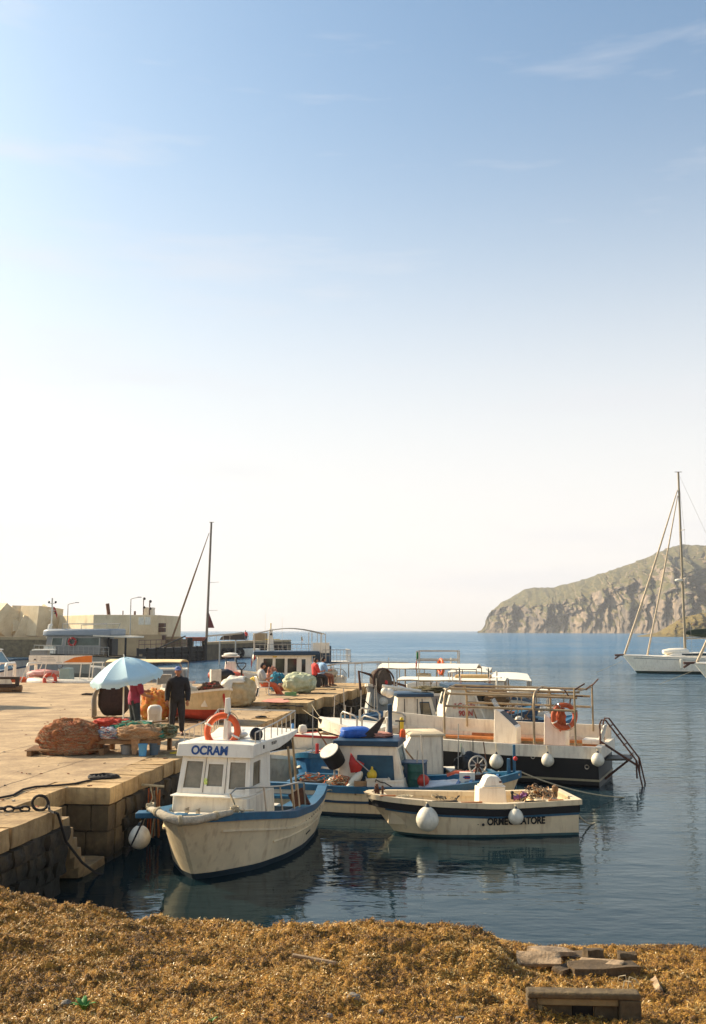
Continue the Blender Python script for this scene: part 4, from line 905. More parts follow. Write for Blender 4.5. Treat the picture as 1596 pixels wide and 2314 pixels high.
def cabin(b, x0, x1, w, z0, z1, rake0=.12, rake1=.0, yc=0, walls=M_wht2, roofm=M_white, front=(), side=(), back=(), glass=M_glass, frame=None, over=.08, rt=.06, tops=.95, name='cabin', crown=.0, roofname='roof'):
    """x0 = front, x1 = back; windows given as fractions of each wall"""
    t = .04; a0, a1 = x0 - rake0, x1 + rake1; w1 = w * tops; m = MB()
    B = [(x0, yc - w, z0), (x0, yc + w, z0), (x1, yc + w, z0), (x1, yc - w, z0)]; T = [(a0, yc - w1, z1), (a0, yc + w1, z1), (a1, yc + w1, z1), (a1, yc - w1, z1)]
    wf = wall(m, [B[0], B[1], T[1], T[0]], t, front); wl = wall(m, [B[1], B[2], T[2], T[1]], t, side); wb = wall(m, [B[2], B[3], T[3], T[2]], t, back)
    mir = [(1 - u1, v0, 1 - u0, v1) for u0, v0, u1, v1 in side]; wr = wall(m, [B[3], B[0], T[0], T[3]], t, mir)
    c = m.obj(name, walls, b, ang=20); windows(b, wf + wl + wr + wb, glass, frame, t)
    r = MB(); r.loft([[(a0 + over, yc - w1 - over, z), (a0 + over, yc + w1 + over, z), (a1 - over, yc + w1 + over, z), (a1 - over, yc - w1 - over, z)] for z in (z1 + .002, z1 + rt)] + [[(a0 + over - .08, yc - w1 - over + .1, z1 + rt + .02 + crown), (a0 + over - .08, yc + w1 + over - .1, z1 + rt + .02 + crown), (a1 - over + .08, yc + w1 + over - .1, z1 + rt + .02 + crown), (a1 - over + .08, yc - w1 - over + .1, z1 + rt + .02 + crown)]])
    r.obj(roofname, roofm, b, bevel=.01); return c
def canopy(b, x0, x1, w, z0, z1, zb, posts=4, m=M_canvas, th=.03, slope=0.0, pr=.022, beams=True, crown=.08, pm=M_pipe):
    """awning on a pipe frame"""
    c = MB(); k = 8; rings = []
    for i in range(k + 1):
        f = i / k; x = x0 + (x1 - x0) * f; z = z1 + slope * f
        rings.append([(x, -w, z - .03 + .02 * math.sin(f * math.pi * posts)), (x, -w * .5, z + crown * .7), (x, 0, z + crown), (x, w * .5, z + crown * .7), (x, w, z - .03 + .02 * math.sin(f * math.pi * posts)), (x, w, z - .03 - th), (x, 0, z + crown - th), (x, -w, z - .03 - th)])
    c.loft(rings); c.obj('canopy', m, b, ang=60)
    for i in range(posts):
        f = i / (posts - 1); x = x0 + (x1 - x0) * f; z = z1 + slope * f - .05
        for sg in (1, -1):
            p = MB(); p.rod((x, sg * w * .98, zb), (x, sg * w * .98, z), pr, 6); p.obj('canopy_post', pm, b)
    if beams:
        for sg in (1, -1): p = MB(); p.rod((x0, sg * w, z1 - .06), (x1, sg * w, z1 + slope - .06), pr, 6); p.obj('canopy_beam', pm, b)
def flag(b, base, h, cols, w=.28, fh=.2, wave=.05, droop=.5, pole=M_galv, ang=0.0):
    base = Vector(base); p = MB(); p.rod(base, base + Vector((0, 0, h)), .012, 5); po = p.obj('flag_pole', pole, b)
    m = MB(); n = 8; d = Vector((math.cos(ang), math.sin(ang), 0))
    for i in range(n):
        for f0 in (0, 1):
            pass
    rings = []
    for i in range(n + 1):
        f = i / n; c = base + Vector((0, 0, h - .02)) + d * w * f * (1 - droop * .5) + Vector((0, 0, -droop * w * f * f)) + Vector((-d.y, d.x, 0)) * wave * math.sin(f * 6)
        rings.append([c, c - Vector((0, 0, fh))])
    for i in range(n):
        k = min(len(cols) - 1, int(len(cols) * i / n)); m.add(rings[i] + rings[i + 1], [(0, 1, 3, 2)], k)
    fo = m.obj('flag', list(cols), po); so = fo.modifiers.new('cloth', 'SOLIDIFY'); so.thickness = .004
def outboard(b, x, y, z, m=M_grey, s=1.0):
    o = MB(); o.loft([[(x - .30 * s, y - .12 * s, z + .10), (x + .10 * s, y - .14 * s, z + .1), (x + .10 * s, y + .14 * s, z + .1), (x - .30 * s, y + .12 * s, z + .1)], [(x - .34 * s, y - .13 * s, z + .3 * s), (x + .12 * s, y - .15 * s, z + .3 * s), (x + .12 * s, y + .15 * s, z + .3 * s), (x - .34 * s, y + .13 * s, z + .3 * s)], [(x - .24 * s, y - .09 * s, z + .42 * s), (x + .06 * s, y - .1 * s, z + .44 * s), (x + .06 * s, y + .1 * s, z + .44 * s), (x - .24 * s, y + .09 * s, z + .42 * s)]]); o.box((x - .08, y, z - .25), (.12, .07, .7)); o.obj('outboard_motor', m, b, bevel=.03)

# A: blue topped wheelhouse boat, bow to the right
def make_blue_boat():
    b, H, M, L = boat('blue and white fishing boat with blue roofed wheelhouse, open hatch and gear on deck', (3.68, 22.45, 0), (-1.3, 23.4, 0), 1.0, [(0, .88), (.15, .74), (.4, .60), (.8, .58), (1, .62)], [M_cream, M_navy, M_blue], rail=M_blue, railh=.14, stripe=M_dblue, rake=.35)
    H.deck(b, M_blue, 0, .28, dz=-.06)
    X = lambda px, py, Y: to_local(b, W(px, py, Y))
    cy = .0; xf = to_local(b, W(893, 1700, 22.4)).x; xb = to_local(b, W(780, 1700, 22.6)).x
    cabin(b, xf + .24, xb - .05, .62, .5, 1.46, .22, -.15, 0, roofm=M_dblue, front=[(.14, .25, .86, .95)], glass=mat('sea_green_glass', (96, 132, 132), .15, .3, 2, rgb2=(50, 84, 92)), frame=M_white, over=.06, rt=.12, name='wheelhouse', back=[(.3, 0, .7, .85)])
    rd = MB(); y = -.635; xm = (xf + xb) / 2 + .08
    rd.slab([(xm - .42, y, .66), (xm + .48, y, .66), (xm + .44, y + .02, 1.27), (xm - .36, y + .02, 1.27)], .03); rd.obj('sliding_hatch', mat('teal_hatch', (26, 72, 92), .5, .3, 4), b, bevel=.02)
    # things kept on the roof
    z = 1.60
    t = MB(); vv, ff = blob((0, 0, 0), (.36, .24, .13), 5, .12, 2, squash=.6, fold=.1); t.add(vv, ff); o = t.obj('tarpaulin_bundle', mat('bright_blue_tarp', (34, 92, 178), .5, .2, 7, bump=.4), loc=M @ Vector((xb + .15, -.1, z + .10)), rz=.2); tag(o, 'bright blue tarpaulin bundle on the wheelhouse roof', 'tarpaulin')
    t = MB(); t.slab([(-.22, 0, 0), (.12, .02, 0), (.36, .03, .44), (.30, .03, .45)], .02); o = t.obj('flag_bundle', M_net_dk, loc=M @ Vector((xf - .62, -.2, z + .0)), rz=.2); tag(o, 'dark pointed furled flag leaning on the blue wheelhouse roof', 'flag')
    p = MB(); p.lathe([(.07, 0), (.05, .25), (.045, .62), (.06, .66), (.06, .78), (.0, .80)], (xf - .2, .05, z - .05), 8); p.obj('mast_stub', M_dblue, b)
    p = MB(); p.rod((xf - .02, .3, z - .05), (xf - .02, .3, z + .34), .012); p.rod((xf - .12, .3, z + .34), (xf + .1, .3, z + .34), .018); p.obj('aerial', M_black, b)
    p = MB(); p.lathe([(.06, 0), (.075, .05), (.06, .16), (0, .2)], (xf + .06, .25, z - .02), 10); p.obj('red_lamp', M_orange, b)
    t = MB(); vv, ff = blob((0, 0, 0), (.40, .16, .08), 8, .3, 3); t.add(vv, ff); t.obj('net_roll', mat('pink_net', (200, 140, 120), .9, .3, 20), b).location = (xf - .55, 0, z + .05)
    # gear on deck
    P = lambda px, py, Y=22.6: to_local(b, W(px, py, Y))
    def crate(px, py, s, m, lab, Y=22.36, nm='fish_box', cat='box', rz=0.1):
        q = W(px, py, Y); c = MB(); w_, d_, h_ = s; tt = .018
        c.box((0, 0, tt / 2), (w_, d_, tt)); c.box((0, d_ / 2 - tt / 2, h_ / 2), (w_, tt, h_)); c.box((0, -d_ / 2 + tt / 2, h_ / 2), (w_, tt, h_)); c.box((w_ / 2 - tt / 2, 0, h_ / 2), (tt, d_ - 2 * tt, h_ - .002)); c.box((-w_ / 2 + tt / 2, 0, h_ / 2), (tt, d_ - 2 * tt, h_ - .002)); c.box((0, -d_ / 2 - .008, h_ * .92), (w_ + .02, .016, .035)); c.box((0, -d_ / 2 - .005, h_ * .45), (.14, .012, .05))
        o = c.obj(nm, m, loc=q, rz=rz); tag(o, lab, cat); return o
    crate(853, 1792, (.50, .4, .34), M_oldw, 'grey white fish box behind the dinghy bow', nm='fish_box')
    crate(813, 1794, (.26, .36, .30), mat('tan_foam', (164, 130, 92), .8, .2, 8), 'tan foam box left of the grey white fish box', nm='fish_box')
    crate(887, 1786, (.44, .36, .24), M_white, 'white fish box with black scrawl beside the green drum', nm='fish_box')
    ft = MB(); 
    q = W(970, 1772, 22.6)
    def canister(px, py, Y, r, h, m, lab, nm='drum', cat='drum'):
        c = MB(); c.lathe([(r * .92, 0), (r, .02), (r, h * .33), (r * 1.03, h * .35), (r, h * .38), (r, h * .66), (r * 1.03, h * .68), (r, h * .71), (r, h - .02), (r * .9, h), (r * .5, h), (r * .5, h + .015), (0, h + .015)], n=16); o = c.obj(nm, m, loc=W(px, py, Y)); tag(o, lab, cat); return o
    canister(940, 1778, 22.75, .20, .52, M_green, 'dark green plastic drum standing before the blue wheelhouse')
    t = MB(); t.box((0, 0, .22), (.75, .55, .44)); t.box((0, 0, .455), (.79, .59, .03)); o = t.obj('engine_hatch', M_dblue, b, bevel=.015); o.location = P(925, 1768, 22.95)
    f = MB(); f.ball((0, 0, 0), (.2, .13, .12)); o = f.obj('float', mat('stained_float', (206, 190, 150), .6, .3, 7, bump=.2), loc=W(894, 1741, 22.7)); o.rotation_euler = (0, -.4, .1); tag(o, 'stained oval white float on the dark blue hatch', 'float')
    f = MB(); f.ball((0, 0, 0), .14); o = f.obj('buoy', mat('red_buoy', (196, 58, 36), .5, .15, 5), loc=W(956, 1764, 22.6)); tag(o, 'red ball buoy right of the green drum', 'buoy')
    f = MB(); f.ball((0, 0, 0), .10); o = f.obj('buoy', M_red, loc=W(866, 1779, 22.4)); tag(o, 'small red buoy between the two white boxes', 'buoy')
    f = MB(); f.ball((0, 0, 0), (.11, .11, .12)); f.lathe([(.03, 0), (.02, .07)], (0, 0, .11)); o = f.obj('buoy', M_yellow, loc=W(841, 1751, 22.34)); tag(o, 'yellow buoy lying on top of the grey fish box', 'buoy')
    # flagged fishing marker
    a, c = W(842, 1750, 22.28), W(803, 1715, 22.36); f = thing('marker_flag', 'red rag on a slanting pole leaning across the open hatch', 'flag', a); p = MB(); p.rod((0, 0, 0), c - a, .014); p.obj('pole', M_galv, f)
    rg = MB(); k = c - a; rg.add([k, k + Vector((-.10, 0, .14)), k + Vector((-.14, .02, -.10)), k + Vector((-.10, .01, -.30)), k + Vector((.10, -.02, -.28)), k + Vector((.20, 0, -.10))], [(0, 1, 2), (0, 2, 5), (2, 3, 4), (2, 4, 5)]); r_ = rg.obj('rag', M_red, f); sm = r_.modifiers.new('cloth', 'SOLIDIFY'); sm.thickness = .008
    # black fish lamp drum on a pole
    q = W(758, 1778, 22.55); dr = thing('lamp_drum', 'tilted black drum with pale lid on a pole over the stern', 'drum', q); p = MB(); p.rod((0, 0, 0), (-.03, 0, .46), .022); p.obj('pole', M_galv, dr)
    ax = Vector((-.42, -.45, .72)).normalized(); c = MB(); c.lathe([(.19, -.22), (.215, -.2), (.225, .12), (.235, .14), (.235, .17)], (-.06, 0, .66), 20, axis=ax); c.obj('drum_body', M_black, dr); c = MB(); c.lathe([(.225, .168), (.22, .185), (0, .19)], (-.06, 0, .66), 20, axis=ax); c.obj('lid', M_oldw, dr)
    clutter(b, 'net_heap', [P(770, 1765), P(785, 1770), P(800, 1775), P(760, 1772)], [M_net_o, M_net_tan, M_rope], .008, 20, 26, .22, .8)
    clutter(b, 'net_heap', [P(690, 1766, 23.2), P(710, 1762, 23.2)], [M_net_tan, M_net_t, M_net_o], .008, 23, 14, .2, .8)
    for i, (px, py, rx) in enumerate(((790, 1781, .9), (803, 1763, .7))):
        f = MB(); f.ball((0, 0, 0), (.10, .10, .24)); o = f.obj('float', M_fend, loc=W(px, py, 22.36)); o.rotation_euler = (0, rx, 0); tag(o, ('long white float leaning beside the tan foam box', 'long white float lying on the net heap by the drum pole')[i], 'float')
    # foredeck: white tarp, washing powder box, line hauler wheel, bow posts
    t = MB(); vv, ff = blob((0, 0, 0), (.75, .42, .13), 11, .3, 2, fold=.25, flat=-.08); t.add(vv, ff); o = t.obj('tarpaulin', mat('white_plastic_sheet', (222, 220, 214), .4, .1, 6, bump=.5), loc=W(1010, 1778, 22.75), rz=.16); tag(o, 'crumpled white plastic sheet on the foredeck of the blue boat', 'tarpaulin')
    t = MB(); t.box((0, 0, .11), (.34, .16, .24)); o = t.obj('carton', M_white, loc=W(1056, 1769, 22.7), rz=-.1); tag(o, 'white carton with blue and red mark on the foredeck', 'box'); t = MB(); t.box((0, -.083, .13), (.12, .004, .07)); t.obj('printed_mark', M_text_red, o); t = MB(); t.box((-.01, -.085, .13), (.16, .003, .03)); t.obj('printed_mark', M_text_blue, o)
    w = thing('line_hauler', 'spoked steel line hauling wheel standing on the bow of the blue boat', 'wheel', W(1080, 1750, 22.75), .2); r_ = MB(); R = .20; r_.tube([(R * math.cos(a), 0, R * math.sin(a) + .2) for a in [2 * math.pi * i / 24 for i in range(24)]], .022, 6, closed=True); r_.obj('rim', M_galv, w)
    for i in range(8): a = i * math.pi / 4; s_ = MB(); s_.rod((0, 0, .2), (R * math.cos(a), 0, R * math.sin(a) + .2), .014, 5); s_.obj('spoke', M_galv, w)
    s_ = MB(); s_.rod((0, -.04, .2), (0, .04, .2), .05, 10); s_.box((0, .0, -.06), (.2, .12, .1)); s_.rod((-.1, 0, -.05), (0, 0, .2), .02); s_.rod((.12, 0, -.05), (.0, 0, .2), .02); s_.tube([(.1, .05, -.1), (.22, .05, .25), (.16, .05, .70)], .014, 5); s_.obj('stand', M_rust, w)
    for px, hh, wd in ((1163, .72, .10), (1150, .42, .12)):
        q = P(px, 1752, 22.62); p = MB(); p.box((q.x, q.y, q.z + hh / 2 - .18), (wd * .7, wd, hh + .25), top=(.9, .9)); p.obj('bow_post', M_blue, b, bevel=.015)
    p = MB(); q = P(1165, 1712, 22.55); p.ball((q.x, q.y, q.z - .02), .05, 8, 6); p.obj('red_pin', M_red, b)
    for i in range(4): q = .10 + .055 * i; p = MB(); x = -q * L; p.box((x, 0, H.zs(q) - .01), (.06, 2 * H.hw(q) - .1, .05)); p.obj('deck_beam', M_lblue, b)
    f = MB(); f.tube([P(1010, 1752, 22.9), P(1030, 1748, 22.9) + Vector((0, 0, .03)), P(1052, 1746, 22.85), P(1075, 1743, 22.8)], .035, 8); f.obj('orange_hose', mat('faded_orange_hose', (206, 96, 64), .7, .2, 12), b)
    return b
make_blue_boat()

# B: white cabin boat squeezed between the blue boat and the black one
b, H, M, L = boat('white fishing boat with slab sided raked cabin behind the blue boat, tricolour flag on deck', (.75, 25.3, 0), (3.55, 25.65, 0), .72, [(0, .70), (.3, .50), (1, .44)], [M_cream, M_navy, M_wht2], rail=M_blue, railh=.10)
x0 = to_local(b, W(903, 1700, 25.0)).x; x1 = to_local(b, W(1002, 1700, 25.0)).x
cabin(b, x0 + .22, x1, .48, .5, 1.42, .50, .0, 0, walls=M_wht2, roofm=mat('tan_roof', (206, 186, 150), .6, .15, 5), name='cabin', over=.05, rt=.05, crown=.03, back=[(.25, .0, .75, .85)])
k = MB(); k.box((x0 - .12, 0, 1.60), (.09, .09, .30)); k.ball((x0 - .12, 0, 1.8), .05, 8, 6); k.obj('mast_stub', M_yellow, b)
flag(b, (x1 - .55, .1, .45), .75, (M_grn, M_white, M_red), .32, .3, droop=1.3, ang=-2.6)
k = MB(); vv, ff = blob((0, 0, 0), (.36, .3, .30), 9, .25, 2); k.add(vv, ff); o = k.obj('outboard_cover', mat('black_plastic_cover', (24, 26, 26), .4, .2, 6, bump=.4), loc=M @ Vector((x1 - .75, 0, .66))); tag(o, 'shiny black cover over an outboard behind the white cabin', 'cover')
k = MB(); k.box((x1 - .45, -.1, .52), (.5, .9, .06)); k.obj('thwart', M_white, b); k = MB(); k.box((-.4, 0, .58), (.5, .7, .05)); k.obj('bow_deck', M_white, b)

# C, D: small boats under the quay wall
b, H, M, L = boat('small blue boat nosed up to the quay wall behind the black drum', (-1.15, 25.0, 0), (-.1, 28.0, 0), .72, [(0, .98), (.25, .82), (1, .72)], [M_lblue, M_navy, M_lblue], rail=M_blue, railh=.12, stripe=M_white)
k = MB(); k.lathe([(.045, 0), (.045, .3), (0, .32)], (-.35, .15, .9), 8); k.obj('red_post', M_red, b); H.deck(b, M_blue, 0, .3, dz=-.05)
k = MB(); k.box((-1.7, 0, .72), (.3, 1.2, .05)); k.obj('thwart', M_blue, b)
b, H, M, L = boat('white decked boat with red edge under the quay, left of the black boat bow', (-1.75, 28.9, 0), (.6, 31.6, 0), .85, [(0, 1.05), (.3, .95), (1, .85)], [M_white, M_red, M_wht2], rail=M_red, railh=.06)
H.deck(b, M_white, 0, .75, dz=.0, camber=.05)
k = MB(); k.lathe([(.0, -.14), (.12, -.1), (.14, 0), (.1, .1), (0, .13)], (-.35, .1, 1.2), 12); k.obj('float', M_fend, b)
k = MB(); k.rod((-.15, -.12, 1.0), (-.5, -.45, 1.28), .05); k.obj('rolled_awning', M_lblue, b)
b, H, M, L = boat('pale rowing boat drawn up close to the quay wall behind the OCRAM stern', (-2.3, 26.3, 0), (-1.35, 28.8, 0), .6, [(0, .8), (.3, .66), (1, .62)], [M_wht2, M_navy, M_wht2], rail=M_wht2, name='rowing_boat')

# F: white cabin with blue top, window raked to the right
b, H, M, L = boat('white cabin boat with blue cap, raked window to the right, just beyond the black boat', (4.6, 32.2, 0), (.3, 31.9, 0), .95, [(0, 1.0), (.4, .8), (1, .8)], [M_white, M_navy, M_wht2], rail=M_white, stripe=M_dblue)
x0 = to_local(b, W(992, 1600, 31.4)).x; x1 = to_local(b, W(890, 1600, 31.2)).x
cabin(b, x0 + .12, x1 - .06, .62, .7, 1.95, .35, .25, 0, roofm=M_dblue, side=[(.10, .25, .38, .88)], front=[(.12, .3, .88, .9)], frame=M_dblue, glass=M_dusty, rt=.10)
for i, dx in enumerate((.35, .75, .9, 1.35)): k = MB(); k.rod((x1 + dx, -.66, .85), (x1 + dx, -.64, 1.9), .012); k.obj('hanging_line', M_drope, b)
vv, ff = blob((0, 0, 0), (.5, .35, .10), 13, .4, 3); k = MB(); k.add(vv, ff); k.obj('roof_clutter', mat('olive_net', (96, 84, 48), .9, .4, 20), b).location = ((x0 + x1) / 2 + .5, 0, 2.14)
k = MB(); k.rod((x0 - .1, -.3, 2.05), (x1 - .3, -.25, 2.28), .05); k.obj('roof_pole', M_white, b); flag(b, (x0 - .55, -.1, 2.1), 1.25, (M_grn, M_white, M_red), .3, .22, droop=1.2, ang=2.4)
for px, py, r_, m_ in ((870, 1563, .13, M_fend), (880, 1566, .15, M_white)): q = to_local(b, W(px, py, 31.6)); k = MB(); k.ball(q, r_); k.obj('float', m_, b)

# E: tall white cabin lettered il Corallo
b, H, M, L = boat('white fishing boat with tall cabin lettered il Corallo in red', (1.9, 34.7, 0), (6.6, 35.3, 0), 1.05, [(0, 1.25), (.3, 1.0), (1, .95)], [M_white, M_navy, M_wht2], rail=M_dblue, stripe=M_dblue)
x0 = to_local(b, W(1016, 1600, 34.0)).x; x1 = to_local(b, W(1118, 1600, 34.3)).x
cabin(b, x0 + .22, x1 - .2, .72, .85, 2.05, .34, .26, 0, roofm=M_dblue, front=[(.1, .5, .46, .92), (.54, .5, .9, .92)], side=[(.60, .62, .86, .9)], frame=M_white, rt=.12, over=.1)
side_n = Vector((0, 1, 0)); cz = 1.35; xc = (x0 + x1) / 2 - .02
text_obj('lettering', 'il Corallo', .25, M_text_red, b, (xc + .28, .728, 1.47), (-1, 0, 0), (0, -.03, 1), shear=.25, sx=.8, bold=.003)
text_obj('lettering', '901N', .24, M_text_red, b, (xc + .22, .735, 1.22), (-1, 0, 0), (0, -.03, 1), bold=.006, sx=.9)
for dx in (-.1, .35): 
    ld = MB(); a, c = Vector((x1 + dx, .95, .95)), Vector((x1 + dx + .42, .8, 2.05)); ld.rod(a, c, .03); ld.obj('ladder_rail', M_white, b)
for x, y, cols in ((x0 - .5, .2, (M_grn, M_white, M_red)), (x0 - 1.5, .3, (M_grn, M_white, M_red))): flag(b, (x, y, 2.15), .6, cols, .25, .3, droop=1.4, ang=2.8)
k = MB(); vv, ff = blob((0, 0, 0), (.42, .42, .34), 17, .2, 3); k.add(vv, ff); o = k.obj('net_drum', mat('olive_brown_net', (120, 92, 60), .9, .4, 20, bump=.5), loc=W(1122, 1578, 34.2)); tag(o, 'olive brown net bundle hanging on the frame right of il Corallo', 'net')
k = MB(); k.rod((x1 - .3, 0, .9), (x1 - .3, 0, 2.6), .035); k.rod((x1 - .3, -.6, 2.4), (x1 - .3, .6, 2.4), .025); k.obj('mast', M_white, b)

# G: grey hull, bow to the quay, net hauler over the bow
b, H, M, L = boat('grey hulled fishing boat moored bow to the quay end with a net hauling frame', (.55, 38.8, 0), (5.0, 43.2, 0), 1.35, [(0, 1.95), (.3, 1.55), (1, 1.3)], [M_grey, M_navy, M_wht2], rail=M_wht2, rake=.5)
k = MB(); k.box((.02, 0, 1.05), (.10, .16, 1.7), rot=Matrix.Rotation(-.25, 3, 'Y')); k.obj('stem_post', M_white, b); H.deck(b, M_wht2, 0, .4)
A = lambda px, py, Y: to_local(b, W(px, py, Y))
k = MB(); k.tube([A(815, 1560, 38.6), A(811, 1517, 38.6), A(835, 1524, 38.9), A(875, 1538, 39.4), A(916, 1550, 39.8), A(920, 1568, 39.9)], .05, 8); k.obj('hauler_frame', M_rust, b)
k = MB(); k.rod(A(826, 1520, 38.8), A(900, 1562, 39.6), .035); k.rod(A(876, 1537, 39.4), A(918, 1566, 39.9), .035); k.obj('frame_brace', M_rust, b)
c = W(861, 1540, 39.1); dr = thing('net_drum', 'round brown net hauling drum slung in the frame over the grey bow', 'net hauler', c, .6)
k = MB(); k.lathe([(.1, -.25), (.46, -.22), (.50, -.1), (.50, .1), (.46, .22), (.1, .25)], n=22, axis=(.3, -.8, .1)); k.obj('drum', mat('brown_drum', (86, 68, 50), .85, .4, 12, bump=.4), dr); k = MB(); k.ball((.06, -.24, -.03), .09, 10, 6); k.obj('red_hub', M_red, dr)
k = MB(); k.tube([Vector((.5 * math.cos(a), .1 * math.sin(a) - .2, .5 * math.sin(a))) for a in [2 * math.pi * i / 24 for i in range(24)]], .035, 6, closed=True); k.obj('drum_rim', M_rust, dr)
k = MB(); k.lathe([(.0, -.2), (.14, -.14), (.17, 0), (.14, .14), (0, .2)], A(868, 1585, 38.9), 12, axis=(1, .3, .2)); k.obj('fender', M_oldw, b)
text_obj('lettering', 'NA 2184', .2, M_text_red, b, H.pt(.16, 1.35, 1) + Vector((0, .02, 0)), H.pt(.22, 1.35, 1) - H.pt(.12, 1.35, 1), (0, .1, 1), bold=.003) if False else None
k = MB(); k.tube(arc(A(822, 1578, 38.6), A(865, 1590, 39.1), .25), .02); k.obj('bow_line', M_drope, b)

# H, I, J: white canopies beyond
b, H, M, L = boat('white day boat with long cambered white canopy on thin posts beyond the grey bow', (1.2, 48.0, 0), (7.0, 46.6, 0), 1.2, [(0, 1.3), (.3, 1.0), (1, .95)], [M_white, M_navy, M_wht2], rail=M_white, group='white canopied day boats')
canopy(b, -.2, -4.8, 1.1, 1, 2.30, .9, 6, crown=.16); k = MB(); k.box((-2.6, 0, 1.2), (2.2, 1.6, .7)); k.obj('deckhouse', M_white, b, bevel=.05); k = MB(); k.lathe([(0, -.35), (.2, -.33), (.22, 0), (.2, .33), (0, .35)], (-2.2, 0, 1.8), 12, axis=(1, 0, 0)); k.obj('raft_canister', M_white, b)
b, H, M, L = boat('white launch with flat awning below the cambered canopy, in front of it', (1.6, 43.6, 0), (7.2, 42.4, 0), 1.1, [(0, 1.2), (.3, .95), (1, .9)], [M_white, M_navy, M_wht2], rail=M_white, group='white canopied day boats')
canopy(b, -.5, -5.0, 1.1, 1, 1.98, .9, 5, crown=.04); k = MB(); k.box((-3.4, .1, 1.25), (2.0, 1.5, .9), top=(.9, .9)); k.obj('deckhouse', M_white, b, bevel=.06)
k = MB(); k.box((-3.6, 0, 2.06), (1.5, .8, .16)); k.obj('rolled_cover', mat('straw_mat', (200, 164, 108), .9, .25, 20), b, bevel=.04)
b, H, M, L = boat('day boat with tall two tier pipe frame, farthest of the canopied boats', (3.2, 52.5, 0), (9.5, 51.6, 0), 1.2, [(0, 1.3), (.3, 1.0), (1, .95)], [M_white, M_navy, M_wht2], rail=M_white, group='white canopied day boats')
for x in (-.2, -1.25, -2.3):
    for y in (1.0, -1.0): k = MB(); k.rod((x, y, 1.0), (x, y, 2.95 if x != -1.25 else 2.5), .03); k.obj('frame_post', M_galv, b)
k = MB()
for y in (1.0, -1.0):
    k.rod((-.2, y, 2.5), (-2.3, y, 2.5), .04); k.rod((-.2, y, 2.95), (-2.3, y, 2.95), .02)
for x in (-.2, -2.3): k.rod((x, 1, 2.5), (x, -1, 2.5), .035); k.rod((x, 1, 2.95), (x, -1, 2.95), .02)
k.obj('frame_rail', M_galv, b); lr = lifering('orange life ring high on the pipe frame of the farthest canopied boat', W(997, 1507, 50.9), (1, .25, 0), .36, .08, group='life rings on the boats'); k = MB(); k.box((-3.6, 0, 1.3), (2.5, 1.6, .7)); k.obj('deckhouse', M_white, b, bevel=.08)
k = MB(); k.rod((-1.9, 0, 1.5), (-1.9, 0, 2.6), .04); k.rod((-2.15, 0, 2.3), (-1.6, 0, 2.3), .02); k.obj('mast', M_white, b)
b, H, M, L = boat('white launch with square awning tilted up to the right, nearer of the pair', (6.5, 42.4, 0), (7.3, 48.2, 0), 1.1, [(0, 1.2), (.3, .95), (1, .9)], [M_white, M_navy, M_wht2], rail=M_dblue, group='white canopied day boats')
canopy(b, -.3, -5.0, 1.0, 1, 1.92, .9, 4, crown=.04, slope=.10)
b, H, M, L = boat('white launch with square awning, farther and higher of the pair', (5.6, 49.0, 0), (6.6, 55, 0), 1.1, [(0, 1.2), (.3, .95), (1, .9)], [M_white, M_navy, M_wht2], rail=M_wht2, group='white canopied day boats')
canopy(b, -.2, -5.2, 1.0, 1, 2.0, .9, 4, crown=.04, slope=.06); k = MB(); k.ball((-3.0, 0, 1.4), (.5, .35, .25)); k.obj('cover', M_white, b)
b, H, M, L = boat('white launch with long low awning above the blue bows, right of il Corallo', (8.0, 39.4, 0), (3.4, 38.6, 0), 1.0, [(0, 1.0), (.3, .85), (1, .85)], [M_white, M_navy, M_wht2], rail=M_wht2, group='white canopied day boats')
canopy(b, -.1, -3.4, .85, 1, 1.72, .8, 4, crown=.03, slope=.0)

# K: blue boats, bows to the right
b, H, M, L = boat('teal blue wooden boat with raised bow pointing right, upper of two', (6.9, 37.2, 0), (3.2, 36.5, 0), .95, [(0, 1.35), (.2, 1.12), (.5, .9), (1, .9)], [mat('teal_hull', (40, 100, 128), .5, .25, 5, streak=.25), M_navy, M_lblue, M_dblue], rail=M_dblue, rake=.5, waist=.6, group='blue wooden boats with bows to the right'); H.deck(b, M_blue, 0, .3)
k = MB(); k.rod((-.3, 0, 1.2), (-.3, 0, 1.75), .05); k.obj('bow_post', M_dblue, b)
b, H, M, L = boat('blue boat with cream waist and bow pointing right, lower of two', (7.45, 34.0, 0), (3.6, 33.3, 0), .95, [(0, 1.15), (.2, .95), (.5, .8), (1, .8)], [M_cream, M_navy, M_lblue, M_blue], rail=M_blue, railh=.16, rake=.45, waist=.6, group='blue wooden boats with bows to the right'); H.deck(b, M_blue, 0, .35)
k = MB(); k.box((-1.2, .62, .98), (.25, .02, .12)); k.obj('name_plate', M_black, b)
for x in (-.8, -1.7): k = MB(); k.rod((x, .5, .9), (x, .5, 1.7), .014); k.obj('stanchion', M_galv, b)
b, H, M, L = boat('dark blue sided boat moored just inside the grey bow with tarpaulins aboard', (-.35, 34.6, 0), (2.0, 36.6, 0), .8, [(0, 1.1), (.3, .95), (1, .9)], [M_lblue, M_navy, M_lblue], rail=M_blue)
k = MB(); vv, ff = blob((0, 0, 0), (.75, .4, .2), 33, .3, 2); k.add(vv, ff); k.obj('tarpaulin', M_dblue, b).location = (-1.6, 0, .95)

